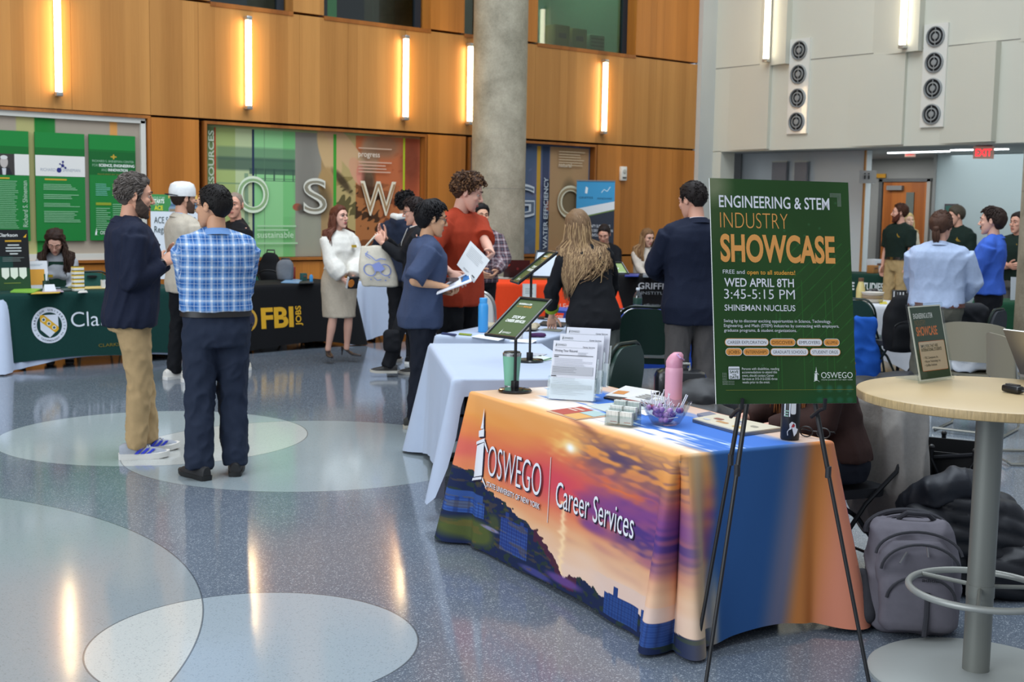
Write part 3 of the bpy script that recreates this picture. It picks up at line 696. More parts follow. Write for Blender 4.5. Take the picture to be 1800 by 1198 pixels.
def exit_sign(px,py,d,s,e,label):
 p=at(px,py,d=d); az=math.atan2(p[1],p[0])-PI/2
 t=thing('exit_sign',label,'exit sign',tuple(p),az,'exit signs')
 b=MB(); b.box((0,0,0),(s,.05,s*.62),mat('#C99A88',.4,emit=.15)); b.build('housing',t)
 b=MB(); fn=flat((-s/2,-.026,-s*.31),(1,0,0),(0,0,1)); P=Print(b,fn); P.text('EXIT',s*.5,s*.13,s*.38,mat('#E8202A',.5,emit=e),w=s*.78,al='c',bold=.01); b.build('legend',t)
 b=MB(); b.box((0,0,cz-p[2]-.01),(s*.8,.12,.02),plain('#7A3A36',.6)); b.tube([(0,0,s*.3),(0,0,cz-p[2]-.01)],.02,plain('#7A3A36',.6)); b.build('mount',t)
exit_sign(1600,270,20.5,.17,.8,'small red exit sign farther back under the passage ceiling'); exit_sign(1729,268,17.9,.28,3.0,'bright red exit sign at the right under the passage ceiling')
p=at(1524,311,x=17.1); t=thing('restroom_sign','grey projecting restroom sign with small figures, by the passage','sign',(17.05,12.0,p[2]),0)
b=MB(); az=math.atan2(12.0,17.05); R=RZ(az-PI/2); b.box((0,-.02,0),(.26,.03,.2),plain('#9A9A96',.6),R=R); b.box((.14,-.03,0),(.03,.04,.21),plain('#E8EAEA',.5),R=R); b.build('plate',t)
b=MB()
for dx in(-.03,.03):
 b.add(ballvf(.012,10),plain('#2A2A2A',.6),None,R@np.array([dx,-.04,.05])); b.box(R@np.array([dx,-.04,-.005]),(.028,.006,.06),plain('#2A2A2A',.6),R=R)
b.build('pictogram',t)
p=at(1549,309,x=19.98); b=MB(); b.box((0,0,0),(.02,.22,.075),plain('#C08A1E',.6)); tag(b.build('door_sign',loc=(19.96,p[1],p[2])),'small yellow sign left above the wooden door','sign')
for px,lb in((1371,'dark grey partition standing behind the green poster, left one'),(1409,'dark grey partition standing behind the green poster, right one')):
 A=at(px,284,x=17.0); b=MB(); b.box((0,0,A[2]/2),(.04,.30 if px<1400 else .25,A[2]),plain('#86868A',.7)); b.box((-.005,0,A[2]),(.05,.31 if px<1400 else .26,.02),plain('#C4C6B8',.4)); tag(b.build('partition',loc=(17.0,A[1],0)),lb,'partition','grey partitions behind the green poster')
p=at(1672,373,x=18.87); b=MB(); b.box((0,0,0),(.03,.24,.28),plain('#4A4046',.5)); b.box((-.018,0,0),(.01,.19,.22),plain('#2F6258',.4)); tag(b.build('wall_plaque',loc=(18.87,p[1],p[2])),'small dark framed notice on the pale blue wall behind the young man','notice')

# ------------------------------------------------------------------ concrete columns
def column(px,d,r,label):
 g=gd(px,d); b=MB(); b.add(lathevf([(r,0),(r,1.2),(r,2.4),(r,3.6),(r,9.2)],64),CONC)
 for z in(1.9,4.4):b.add(lathevf([(r+.001,z),(r+.001,z+.006)],64),plain('#7A756A',.8))
 return tag(b.build('concrete_column',loc=tuple(g)),label,'column')
column(875,17.0,.365,'round bare concrete column in front of the wood wall'); column(1866,12.5,.385,'round concrete column at the right edge of the picture')
# ------------------------------------------------------------------ people
def smooth01(t):t=np.clip(t,0,1); return t*t*(3-2*t)
def ik(S,T,a,b,pole):
 S=np.asarray(S,float); T=np.asarray(T,float); d=T-S; L=np.linalg.norm(d)
 if L>(a+b)*.999:T=S+d/L*(a+b)*.999; d=T-S; L=np.linalg.norm(d)
 u=d/L; x=(a*a-b*b+L*L)/(2*L); h=math.sqrt(max(a*a-x*x,1e-8))
 p=np.asarray(pole,float); p=nrm(p-u*(p@u)); return S+u*x+p*h,T
def cap(p0,p1,r0,r1,n=14,mid=None):
 return tubevf([p0,p1]if mid is None else[p0,(np.asarray(p0)*.5+np.asarray(p1)*.5),p1],[r0,r1]if mid is None else[r0,mid,r1],n,dome=True)
_heads={}
def head_base(fem,jaw=1.0):
 key=(fem,jaw)
 if key in _heads:return _heads[key]
 S=Shells(); f=.93 if fem else 1.0
 S.add(([tuple(np.array(v)+(0,-.014,.034))for v in ballvf((.0755,.096,.091),28)[0]],ballvf((.0755,.096,.091),28)[1]))
 rows=[(.075,.052,.076,-.05),(.055,.064,.083,-.06),(.035,.068,.0845,-.06),(.012,.0675,.081,-.055),(-.012,.066,.083,-.045),(-.035,.0635*jaw,.084,-.035),(-.058,.0585*jaw*f,.083,-.02),(-.080,.050*jaw*f,.079,.0),(-.098,.038*jaw*f,.076,.025),(-.109,.022*f,.070,.042)]
 S.add(loftvf([ring((0,(a+b)/2,z),w,(a-b)/2,n=28,e=2.35)for z,w,a,b in rows]))
 S.add(tubevf([(-.052,.066,.040),(-.03,.080,.041),(0,.084,.036),(.03,.080,.041),(.052,.066,.040)],[.006,.009*f,.008,.009*f,.006],10,dome=True))
 S.add(tubevf([(0,.080,.030),(0,.092,.008),(0,.1045,-.012),(0,.1065,-.020)],[.007,.0085,.0105*f,.010*f],10,dome=True))
 for s in(-1,1):
  S.add(([tuple(np.array(v)+(s*.012,.094,-.022))for v in ballvf((.0085,.010,.0075),10)[0]],ballvf(1,10)[1]))
  S.add(([tuple(np.array(v)+(s*.040,.058,-.010))for v in ballvf((.024,.025,.022),12)[0]],ballvf(1,12)[1]))
  E,EF=ballvf((.0085,.018,.031),14); S.add(([tuple(RZ(s*-.35)@np.array(v)+(s*.079,-.012,.006))for v in E],EF))
 S.add(([tuple(np.array(v)+(0,.070,-.098))for v in ballvf((.021,.016,.014),12)[0]],ballvf(1,12)[1]))
 S.add(([tuple(np.array(v)+(0,.078,-.050))for v in ballvf((.026,.011,.017),12)[0]],ballvf(1,12)[1]))
 A,F,N=organic((S.v,S.f),.0046,4)
 # press the eye sockets and the ear bowls in
 for s in(-1,1):
  d=np.linalg.norm((A-(s*.031,.080,.017))/(.021,.03,.013),axis=1); A[:,1]-=.0085*smooth01(1.15-d)
  d=np.linalg.norm((A-(s*.088,-.008,.008))/(.03,.010,.018),axis=1); A[:,0]-=s*.006*smooth01(1.1-d)
 d=np.abs(A[:,2]+.0555)/.004; A[:,1]-=.003*smooth01(1-d)*(np.abs(A[:,0])<.022)*(A[:,1]>.07)
 _heads[key]=(A,F); return A,F
def hand_shells(w,d,n,side,curl=.35,k=1.0,spread=.04,thumb=.4,point=False):
 """palm, four fingers and a thumb; d along the fingers, n out of the palm, side +1 right hand"""
 d=nrm(d); n=np.asarray(n,float); n=nrm(n-d*(n@d)); t=np.cross(d,n)*side; w=np.asarray(w,float); o=[]
 def pt(a,b,c):return w+k*(d*a+t*b+n*c)
 rg=[]
 for a,wb,th,off in((-.012,.024,.019,0),(.012,.029,.019,0),(.045,.040,.0165,.002),(.075,.043,.0145,0),(.094,.040,.011,-.003)):
  rg.append([tuple(pt(a,off+wb*math.cos(2*PI*j/16),th*math.sin(2*PI*j/16)))for j in range(16)])
 o.append(loftvf(rg))
 for i,(b,L,r)in enumerate(((.031,.071,.0088),(.0105,.079,.0090),(-.0105,.074,.0086),(-.0305,.058,.0076))):
  c=(curl if np.isscalar(curl)else curl[i])*(1+.07*i); ang=.12+c*.55; p=pt(.083-.004*(i==3),b,0); P=[pt(.070,b*.95,0),p]; sp=(1.5-i)*spread
  dirv=nrm(d+t*sp)
  for q,seg in enumerate((.46,.31,.25)):
   dd=nrm(dirv*math.cos(ang)+n*math.sin(ang)); p=p+k*L*seg*dd; P.append(p); ang+=c*(1.0 if q==0 else .8)
  o.append(tubevf(P,[r*k*1.02,r*k*1.06,r*k*.98,r*k*.90,r*k*.74],10,dome=True))
 th=nrm(d*.62+t*.72+n*(.15+.5*thumb)); p=pt(.018,.024,.006); P=[pt(.008,.014,.002),p]
 for q,seg in enumerate((.040,.033,.026)):
  p=p+k*seg*th; P.append(p); th=nrm(th+(d*.35-t*.28*(1 if q else .4))+n*.25*thumb)
 o.append(tubevf(P,[.014*k,.0135*k,.0112*k,.0100*k,.0078*k],10,dome=True))
 return o
SKINS={}
def skin(h):return mat(h,.52,spec=.35,kind='skin',scale=9,amt=.06,bump=.05)
ICO=None
def ico():
 global ICO
 if ICO is None:
  bm=bmesh.new(); bmesh.ops.create_icosphere(bm,subdivisions=5,radius=1); ICO=bmvf(bm); ICO=(np.array(ICO[0]),ICO[1])
 return ICO
def hair_cap(hr,seed):
 """scalp hair as a shell over the skull that sinks below the skin outside the hairline"""
 D,F=ico(); rad=np.array([.0765,.0985,.0935]); c=np.array([0,-.014,.034]); P=c+D*rad
 ph=np.abs(np.degrees(np.arctan2(D[:,0],D[:,1])))
 fr=hr.get('front',.088); zh=np.interp(ph,[0,26,42,56,64,72,84,100,128,180],[fr,fr-hr.get('mid',-.002),fr-.008,fr-.030,.022,hr.get('burn',-.004),.028,hr.get('behind',-.012),hr.get('nape',-.055),hr.get('nape',-.055)-.012])
 g=np.random.RandomState(seed); zh=zh+.004*wob(P,seed,70,3)
 dz=P[:,2]-zh; m=smooth01(dz/.012+.45); rampz=.35+.65*smooth01(dz/.034)
 up=smooth01((P[:,2]-.02)/.09); back=smooth01((-P[:,1])/.09)
 t=hr.get('side',.008)*(1-up)+hr.get('top',.022)*up+hr.get('backv',.0)*back*(1-up)
 if 'quiff' in hr:t=t+hr['quiff']*smooth01((P[:,1]-.0)/.07)*up
 st=wob(P,seed+1,120,6,(1,.35,.5))*hr.get('streak',.0030)+wob(P,seed+2,48,5)*hr.get('curl',.0025)
 if hr.get('curl',0)>.006:st=st+np.abs(wob(P,seed+3,85,4))*hr['curl']*.9
 r=(t*rampz+st*(.5+.5*rampz))*m-.010*(1-m)
 P=P+D*r[:,None]
 if 'flop' in hr:P[:,2]-=hr['flop']*smooth01((P[:,1]-.06)/.05)*m
 return P,F
def hair_tufts(mb,hr,HD,m1,m2,seed):
 tf=hr['tuft']; g=random.Random(seed+77); c=np.array([0,-.014,.034]); rad=np.array([.0765,.0985,.0935]); fr=hr.get('front',.088)
 k=0; flow=tf.get('flow','down')
 while k<tf['n']:
  z=g.uniform(-.45,1.0); a=g.uniform(0,2*PI); q=math.sqrt(max(0,1-z*z)); D=np.array([q*math.sin(a),q*math.cos(a),z]); P0=c+D*rad; ph=abs(math.degrees(math.atan2(D[0],D[1])))
  zh=np.interp(ph,[0,26,42,56,64,72,84,100,128,180],[fr,fr,fr-.008,fr-.03,.022,.0,.028,-.012,hr.get('nape',-.055),hr.get('nape',-.055)-.01])+.006
  if P0[2]<zh:continue
  k+=1; up=min(1,max(0,(P0[2]-.02)/.09)); L=tf['len']*g.uniform(.6,1.15)*(tf.get('sidek',.6)+(1-tf.get('sidek',.6))*up)
  cr=np.array([0,-.35,1.0]); dn=D-cr/np.linalg.norm(cr)*(D@cr/np.linalg.norm(cr)); dn=nrm(dn)
  f={'down':dn,'back':np.array([0,-1,.05]),'fwd':np.array([.2*D[0],1,.2]),'side':np.array([1,.3,0])}[flow]*1.0
  if up<.5 and flow!='down':f=f*up*2+np.array([0,-.3,-1.0])*(1-up*2)
  f=nrm(f+np.array([g.uniform(-1,1),g.uniform(-1,1),g.uniform(-1,1)])*tf.get('jit',.35)); N=D
  t0=hr.get('side',.008)*(1-up)+hr.get('top',.022)*up; lift=tf.get('lift',.008)*g.uniform(.4,1.3); P=[]; cu=tf.get('curl',0); p1=g.uniform(0,6.28); tn=np.cross(N,f)
  for j in range(6):
   s_=j/5; q_=P0+f*L*s_; d=(q_-c)/rad; d=d/np.linalg.norm(d); e=c+d*rad+d*(t0*.75+lift*math.sin(s_*2.2)); 
   if cu:e=e+tn*cu*math.sin(p1+6*s_)+d*cu*math.cos(p1+6*s_)
   P.append(e)
  r=tf.get('r',.004)*g.uniform(.7,1.3); V,F=tubevf(P,[r*.7,r,r,r*.95,r*.75,r*.3],5); mb.add((HD(V),F),m1 if g.random()<.62 else m2)
def person(label,g,face,H=1.75,lean=0,side=0,twist=0,seat=None,head=(0,0,0),R=None,L=None,fR=None,fL=None,build=1.0,belly=0.0,
           skn='#D9A586',top=None,bottom=None,shoes=None,hair=None,fem=False,vox=.0125,hs=1.06,seed=1,beard=None,glasses=None,hipy=0.0,group=None,brow=None,jaw=1.0,az=None,lash=False):
 az=(math.atan2(g[1],g[0])-math.radians(face))if az is None else az
 root=thing('person',label,'person',(g[0],g[1],0),az-PI/2,group)
 s=H/1.75; out=dict(root=root,s=s)
 sk=skin(skn); le,si,tw=math.radians(lean),math.radians(side),math.radians(twist)
 po=np.array([0,hipy,(.058*s if(shoes or{}).get('kind')=='heel' else 0)if seat is None else seat+.085*s-.88*s])
 piv=np.array([0,0,.93*s])
 def spine(A):
  A=np.atleast_2d(np.asarray(A,float)); f=smooth01((A[:,2]-.90*s)/(.34*s)); q=A-piv
  a=si*f; x=q[:,0]*np.cos(a)+q[:,2]*np.sin(a); z=-q[:,0]*np.sin(a)+q[:,2]*np.cos(a); y=q[:,1]
  a=le*f; y2=y*np.cos(a)+z*np.sin(a); z2=z*np.cos(a)-y*np.sin(a)
  a=tw*f; x3=x*np.cos(a)-y2*np.sin(a); y3=x*np.sin(a)+y2*np.cos(a)
  return np.stack([x3,y3,z2],1)+piv+po
 sp=lambda x,y,z:spine((x*s,y*s,z*s))[0]
 RU=RZ(tw)@RX(-le)@RY(si)
 bw=build
 shw=(.162 if fem else .182)*(1+(bw-1)*.6)
 rings=([(.78,.150,.095,.112,0),(.88,.176,.105,.128,0),(.96,.168,.104,.112,0),(1.06,.138,.092,.086,0),(1.15,.140,.098,.088,0),(1.25,.156,.112,.098,0),(1.34,.160,.100,.102,-.006),(1.41,.130,.078,.088,-.014),(1.455,.080,.058,.068,-.02),(1.49,.054,.048,.054,-.02)]if fem else
             [(.78,.150,.095,.112,0),(.88,.170,.104,.124,0),(.97,.164,.108,.110,0),(1.07,.154,.108,.098,0),(1.17,.160,.114,.100,0),(1.27,.176,.121,.110,0),(1.35,.182,.112,.110,-.006),(1.415,.156,.086,.096,-.014),(1.46,.096,.064,.074,-.02),(1.495,.062,.054,.060,-.02)])
 def torso(z0,z1,e,flare=0.0,nn=26):
  zs=sorted(set([z0,z1]+[r[0]for r in rings if z0<r[0]<z1]+[z0+(z1-z0)*i/9 for i in range(1,9)])); o=[]
  for z in zs:
   rx,yf,yb,yc=[np.interp(z,[r[0]for r in rings],[r[i]for r in rings])for i in(1,2,3,4)]
   bel=belly*math.exp(-((z-1.05)/.13)**2); k=bw if z<1.42 else 1+(bw-1)*.4
   ee=e+flare*max(0,(1.1-z)/.25)
   o.append(spine(np.array(ring((0,yc*s,z*s),(rx*k+ee+bel*.35)*s,(yf*k+ee+bel)*s,(yb*k+ee)*s,n=nn,e=2.4))))
  return loftvf([[tuple(p)for p in r]for r in o])
 # arms
 arm={}; ua,fa=.285*s,.255*s
 for nm,spec,sd in(('R',R,1),('L',L,-1)):
  spec=spec or{}
  S=sp(sd*shw,-.010,1.392); t=np.array(spec.get('to',(sd*.235,.02,.80)))*s
  if seat is not None and spec.get('abs')is None:t=t+po
  if 'w' in spec:q_=np.asarray(spec['w'],float)-np.array([g[0],g[1],0]); a_=az-PI/2; t=np.array([q_[0]*math.cos(a_)+q_[1]*math.sin(a_),q_[1]*math.cos(a_)-q_[0]*math.sin(a_),q_[2]])
  pole=spec.get('pole',(sd*.5,-1,-.3)); E,T=ik(S,t,ua,fa,pole)
  arm[nm]=dict(S=S,E=E,W=T,sd=sd,**{k:v for k,v in spec.items()if k not in('to','pole','w')})
  hd=nrm(np.array(spec['dir']))if 'dir' in spec else nrm(T-E); pn=np.array(spec.get('palm',(-sd,.1,0)))
  arm[nm]['hd']=hd; arm[nm]['pn']=pn
  out['w'+nm]=T; out['h'+nm]=T+hd*.085*s
 # legs
 leg={}; th,sn=.406*s,.400*s
 for nm,ft,sd in(('R',fR,1),('L',fL,-1)):
  ft=ft or(sd*.11,.0,sd*-8); hp=np.array([sd*.090*s*(1+(bw-1)*.5),0,.885*s])+po
  an=np.array([ft[0]*s,ft[1]*s-.03*s,(.082+(ft[3]if len(ft)>3 else 0))*s]); ty=math.radians(ft[2])
  K,an2=ik(hp,an,th,sn,(math.sin(ty)*.5+sd*.06,1,.25 if seat is not None else 0)); leg[nm]=dict(H=hp,K=K,A=an2,ty=ty,sd=sd)
 # head
 hp=sp(0,-.014,1.515); hy,hpi,hr_=[math.radians(a)for a in head]; RH=RU@RZ(hy)@RX(-hpi)@RY(hr_)
 hc=hp+RH@np.array([0,.016,.104])*s*(hs if hs>1 else 1); HS=s*hs
 HD=lambda V:(np.asarray(V,float)*HS)@RH.T+hc
 out['head']=lambda v:HD([v])[0]
 # ---- body: one continuous skin surface with face and hands
 S=Shells(); S.add(torso(.80,1.47,-.018))
 S.add(cap(sp(0,-.03,1.44),hp+RH@np.array([0,-.004,.055])*s,(.050 if fem else .060)*s,(.046 if fem else .055)*s))
 for a in arm.values():
  sd=a['sd']; S.add(cap(sp(sd*.05,-.022,1.45),a['S'],.042*s,.05*s)); S.add(cap(a['S'],a['E'],.046*s*(.85 if fem else 1),.036*s,mid=.043*s*(.88 if fem else 1)))
  q=a['E']+(a['W']-a['E'])*.28; S.add(tubevf([a['E'],q,a['W']*.9+a['E']*.1,a['W']+a['hd']*.012*s],[.035*s,.039*s*(.86 if fem else 1),.0275*s,.0255*s],14,dome=True))
 for l in leg.values():
  S.add(tubevf([l['H'],l['H']*.55+l['K']*.45,l['K'],l['K']*.68+l['A']*.32,l['K']*.15+l['A']*.85,l['A']],[.082*s,.074*s,.050*s,.052*s,.034*s,.036*s],14,dome=True))
 A,F,N=organic((S.v,S.f),vox,5)
 mb=MB(); mb.add((A,F),sk)
 HA,HF=head_base(fem,jaw); mb.add((HD(HA),HF),sk)
 for a in arm.values():
  if a.get('nohand'):continue
  for sh in hand_shells(a['W']-a['hd']*.004*s,a['hd'],a['pn'],a['sd'],a.get('curl',.4),s*(.93 if fem else 1.03),a.get('spread',.05),a.get('thumb',.4)):mb.add(sh,sk)
 dk=plain('#1B1412',.3); lipm=mat('#B4685C' if not lash else '#B5545A',.5)
 for q in(-1,1):
  mb.add(([tuple(p)for p in HD(np.array(ballvf(.0112,12)[0])+(q*.031,.0702,.0165))],ballvf(1,12)[1]),plain('#C9BFB4',.3))
  gx,gy=0,0; mb.add(([tuple(p)for p in HD(np.array(ballvf((.0062,.0024,.0062),10)[0])+(q*.031,.0806,.0165))],ballvf(1,10)[1]),dk)
  mb.add(([tuple(p)for p in HD(tubevf([(q*.018,.0795,.019),(q*.025,.0838,.0245),(q*.034,.0835,.0248),(q*.045,.074,.019)],[.0022,.0034,.0034,.0022],8,dome=True)[0])],tubevf([(0,0,0),(1,0,0),(2,0,0),(3,0,0)],.1,8,dome=True)[1]),dk if lash else sk)
  bc=plain(brow or(hair or{}).get('col','#3A2A20'),.8)
  V,FF=tubevf([(q*.016,.0905,.040),(q*.030,.0885,.0455),(q*.046,.0745,.0425)],[.0034,.0042,.0022],8,dome=True); mb.add((HD(V),FF),bc)
 for z,rr in((-.0525,.0042),(-.0600,.0050)):
  V,FF=tubevf([(-.022,.0805,-.0560),(-.009,.0885,z),(0,.0895,z-.0008),(.009,.0885,z),(.022,.0805,-.0560)],[.0016,rr,rr*.95,rr,.0016],8,dome=True); mb.add((HD(V),FF),lipm)
 mb.build('body',root,angle=180)
 # ---- clothes
 def wrinkle(A,N,amp,seed,freq=26,an=(1,1,.55)):
  w1=wob(A,seed,freq,5,an); d=(1-np.abs(w1))**2*1.4-.5+.35*wob(A,seed+5,freq*2.1,4,an)
  k=np.ones(len(A))*.75
  for a in arm.values():k+=1.0*np.exp(-(np.linalg.norm(A-a['E'],axis=1)/(.10*s))**2)
  for l in leg.values():k+=.9*np.exp(-(np.linalg.norm(A-l['K'],axis=1)/(.11*s))**2)+.8*np.exp(-(np.linalg.norm(A-l['A'],axis=1)/(.12*s))**2)
  return A+N*(amp*d*k)[:,None]
 def arm_frac(a,f):# point at fraction f along shoulder->elbow->wrist (0..2)
  return a['S']+(a['E']-a['S'])*f if f<=1 else a['E']+(a['W']-a['E'])*(f-1)
 if bottom:
  b=bottom; S=Shells(); e=b.get('e',.012); hz=b.get('waist',1.02)
  if b.get('kind')=='skirt':
   hem=b['hem']; kn=(leg['R']['K']+leg['L']['K'])/2; rg=[]
   for f in np.linspace(0,1,14):
    z=hz+(hem-hz)*f; rx=np.interp(z,[.45,.6,.78,.88,.96,1.06],[.165,.175,.19,.192,.178,.15])*bw; ry=np.interp(z,[.45,.6,.78,.88,1.06],[.140,.142,.138,.135,.108])*bw
    rg.append([tuple(np.array(p)+po)for p in ring((0,-.005*s,z*s),rx*s,ry*s,n=28,e=2.3)])
   S.add(loftvf(rg)); nm='skirt'
  else:
   S.add(torso(.80,hz,e)); hem=b.get('hem',.05)
   for l in leg.values():
    r=b.get('r',(.098,.086,.068,.066,.062)); Hh=l['H']+np.array([0,0,.02])*s; dn=nrm(l['A']-l['K']); ank=l['A']+dn*(.082-hem)*s*.75+np.array([0,.008,0])*s
    S.add(tubevf([Hh,l['H']*.6+l['K']*.4,l['K'],l['K']*.55+ank*.45,ank],[v*s*(1+(bw-1)*.7)for v in r],18,dome=False))
   nm=b.get('name','trousers')
  A,F,N=organic((S.v,S.f),vox,5); A=wrinkle(A,N,b.get('amp',.007)*s,seed+11,22,(1.2,1.2,.8))
  mb=MB(); mb.add((A,F),b['m']); mb.build(nm,root,angle=180)
  if b.get('belt'):
   mb=MB(); z=b.get('beltz',hz-.015); rg=[]
   V,FF=torso(z-.018,z+.018,e+b.get('be',.012)); mb.add((V,FF),plain(b['belt'],.45)); y=np.interp(z,[r[0]for r in rings],[r[2]for r in rings])*bw+e+.014+belly*math.exp(-((z-1.05)/.13)**2)
   mb.box(sp(0,y,z),(.045*s,.01*s,.034*s),mat('#B39A5A',.3,metal=.9)); mb.build('belt',root)
 if top:
  t=top; S=Shells(); e=t.get('e',.016); hem=t.get('hem',.90)
  S.add(torso(hem,t.get('neckz',1.475),e,t.get('flare',.0)))
  sl=t.get('sleeve',1.93); sr=t.get('sr',.016); cuff=t.get('cuff',.012); blouse=t.get('blouse',0)
  for a in arm.values():
   sd=a['sd']; S.add(cap(sp(sd*.045,-.022,1.445),a['S']*.92+sp(0,-.01,1.392)*.08,(.046+e*.8)*s,(.052+e*.8)*s)); 
   fr=[f for f in(0,.25,.5,.75,1.0,1.2,1.5,1.8)if f<sl]+[sl]; rr=[]
   for f in fr:
    base=np.interp(f,[0,.5,1,1.25,2],[.052,.045,.038,.040,.028])*(.88 if fem else 1)*(1+(bw-1)*.5); add=np.interp(f,[0,max(.1,sl-.35),sl],[sr,sr*(1.1+blouse*1.2),cuff])
    if blouse:add+=blouse*.02*math.exp(-((f-1.45)/.35)**2)
    rr.append((base+add)*s)
   S.add(tubevf([arm_frac(a,f)for f in fr],rr,16,caps=True))
  if fem and t.get('bust',1):
   for q in(-1,1):S.add((spine(np.array(ballvf((.066*s,.062*s,.066*s),14)[0])+np.array([q*.070,.078+e*.6,1.245])*s),ballvf(1,14)[1]))
  if t.get('hood'):
   S.add((spine(np.array(tubevf([(-.11*s,.02*s,1.455*s),(-.10*s,-.075*s,1.465*s),(0,-.125*s,1.44*s),(.10*s,-.075*s,1.465*s),(.11*s,.02*s,1.455*s)],[.035*s,.05*s,.06*s,.05*s,.035*s],14,dome=True)[0])),tubevf([(0,0,0),(1,0,0),(2,1,0),(3,0,0),(4,0,0)],.1,14,dome=True)[1]))
  A,F,N=organic((S.v,S.f),vox,t.get('it',5)); A0=A.copy(); A=wrinkle(A,N,t.get('amp',.006)*s,seed,t.get('freq',24))
  mb=MB(); mb.add((A,F),t['m']); to=mb.build(t.get('name','shirt'),root,angle=180); out['top']=to
  if t.get('uv'):
   # cloth coordinates for woven patterns: along and around each limb
   best=np.full(len(A0),1e9); uv=np.zeros((len(A0),3)); rel=A0-piv-po
   ang=np.arctan2(rel[:,0],np.where(rel[:,1]>0,1,-1)*np.abs(rel[:,1])*1.5); uv[:,0]=np.where(rel[:,1]<0,rel[:,0]*1.0,rel[:,0]+.3); uv[:,1]=rel[:,2]
   for a in arm.values():
    for(p,q,o)in((a['S']+(a['E']-a['S'])*.12,a['E'],0),(a['E'],a['W'],ua)):
     dv=q-p; Ld=np.linalg.norm(dv); dv=dv/Ld; x=np.clip((A0-p)@dv,0,Ld); dist=np.linalg.norm(A0-p-x[:,None]*dv,axis=1)
     inarm=(dist<.078*s)&(np.abs(rel[:,0])>.13*s)&(dist<best)|((dist<.07*s)&(o>0)&(dist<best))
     u=nrm(np.cross(dv,[0,1,.2])); w=np.cross(dv,u); r_=A0-p; th_=np.arctan2(r_@u,r_@w)
     uv[inarm,0]=th_[inarm]*.055*s; uv[inarm,1]=(x+o)[inarm]; best[inarm]=dist[inarm]
   at_=to.data.attributes.new('weave','FLOAT_VECTOR','POINT'); at_.data.foreach_set('vector',uv.ravel().astype(np.float32))
  cl=t.get('collar'); cm=t.get('cm',t['m'])
  if cl:
   mb=MB(); zc=1.486; ce=max(0,e-.012)*.9
   if cl=='crew':
    P=[sp(math.cos(a)*(.066+ce*.5)*(1.1 if not fem else 1.02),-.018+math.sin(a)*(.066+ce*.4),zc-.010-.018*math.sin(a)-.006)for a in np.linspace(0,2*PI,25)]
    mb.tube(P,.0085*s,cm,n=8,caps=False)
   else:
    op={'shirt':.55,'polo':.6,'lapel':.8,'coat':.65}[cl]; hgt=t.get('ch',.042)
    for ring_i in(0,):
     Vv=[]; n_=28
     angs=np.linspace(PI/2+op,PI/2+2*PI-op,n_)
     for j,a in enumerate(angs):
      fr_=abs(j/(n_-1)-.5)*2; ca,sa=math.cos(a),math.sin(a)
      drop=.055*fr_**2.2
      Vv+=[sp(ca*(.062+ce*.4),-.022+sa*(.064+ce*.4),zc-.012-drop*.3),sp(ca*(.067+ce*.5),-.022+sa*(.069+ce*.5),zc+hgt*.62-drop),sp(ca*(.090+ce),-.022+sa*(.096+ce)+.012*fr_**4,zc-hgt*.25-drop*1.55),sp(ca*(.082+ce),-.022+sa*(.088+ce)+.010*fr_**4,zc-hgt*.25-drop*1.55)]
     FF=[(4*j+k,4*j+4+k,4*j+5+k,4*j+1+k)for j in range(n_-1)for k in range(3)]
     mb.add((np.array(Vv),FF),cm)
    if cl=='lapel':
     for q in(-1,1):
      pts=[(.055,.062,1.46),(.105,.088,1.385),(.088,.105,1.36),(.112,.11,1.345),(.018,.135,1.13),(.012,.132,1.15),(.045,.095,1.40)]
      V=[sp(q*x*bw,(y+e)*1.0,z)for x,y,z in pts]; V2=[v+RU@np.array([0,.006,0])for v in V]
      mb.add((V+V2,[tuple(range(7)),tuple(range(13,6,-1))]+[(i,(i+1)%7,(i+1)%7+7,i+7)for i in range(7)]),cm)
   mb.build('collar',root,angle=60)
  if t.get('inner'):
   mb=MB(); ci=t['inner']; V=[sp(x,y+e,z)for x,y,z in((-.05,.058,1.47),(.05,.058,1.47),(.035,.115,1.33),(.0,.126,1.15),(-.035,.115,1.33))]
   V2=[v+RU@np.array([0,.004,0])for v in V]; mb.add((V+V2,[(4,3,2,1,0),(5,6,7,8,9)]+[(i,(i+1)%5,(i+1)%5+5,i+5)for i in range(5)]),ci)
   P=[sp(math.cos(a)*.064,-.018+math.sin(a)*.066,1.488-.012*math.sin(a))for a in np.linspace(0,2*PI,25)]; mb.tube(P,.014*s,ci,n=8,caps=False); mb.build('undershirt',root,angle=60)
  if t.get('buttons'):
   mb=MB()
   for z in t['buttons']:mb.ball(sp(0,np.interp(z,[r[0]for r in rings],[r[2]for r in rings])*bw+e+.004+belly*math.exp(-((z-1.05)/.13)**2),z),(.007,.004,.007),plain(t.get('bcol','#2A2A2A'),.4),n=8)
   mb.build('buttons',root)
  if t.get('cuffs'):
   for a in arm.values():
    mb=MB(); p=arm_frac(a,sl); q=arm_frac(a,sl-.13); r=(np.interp(sl,[0,.5,1,1.25,2],[.052,.045,.038,.040,.028])+cuff+.004)*s; mb.tube([q,p],[r*1.05,r*1.02],t['cuffs'],n=16); mb.build('cuff',root)
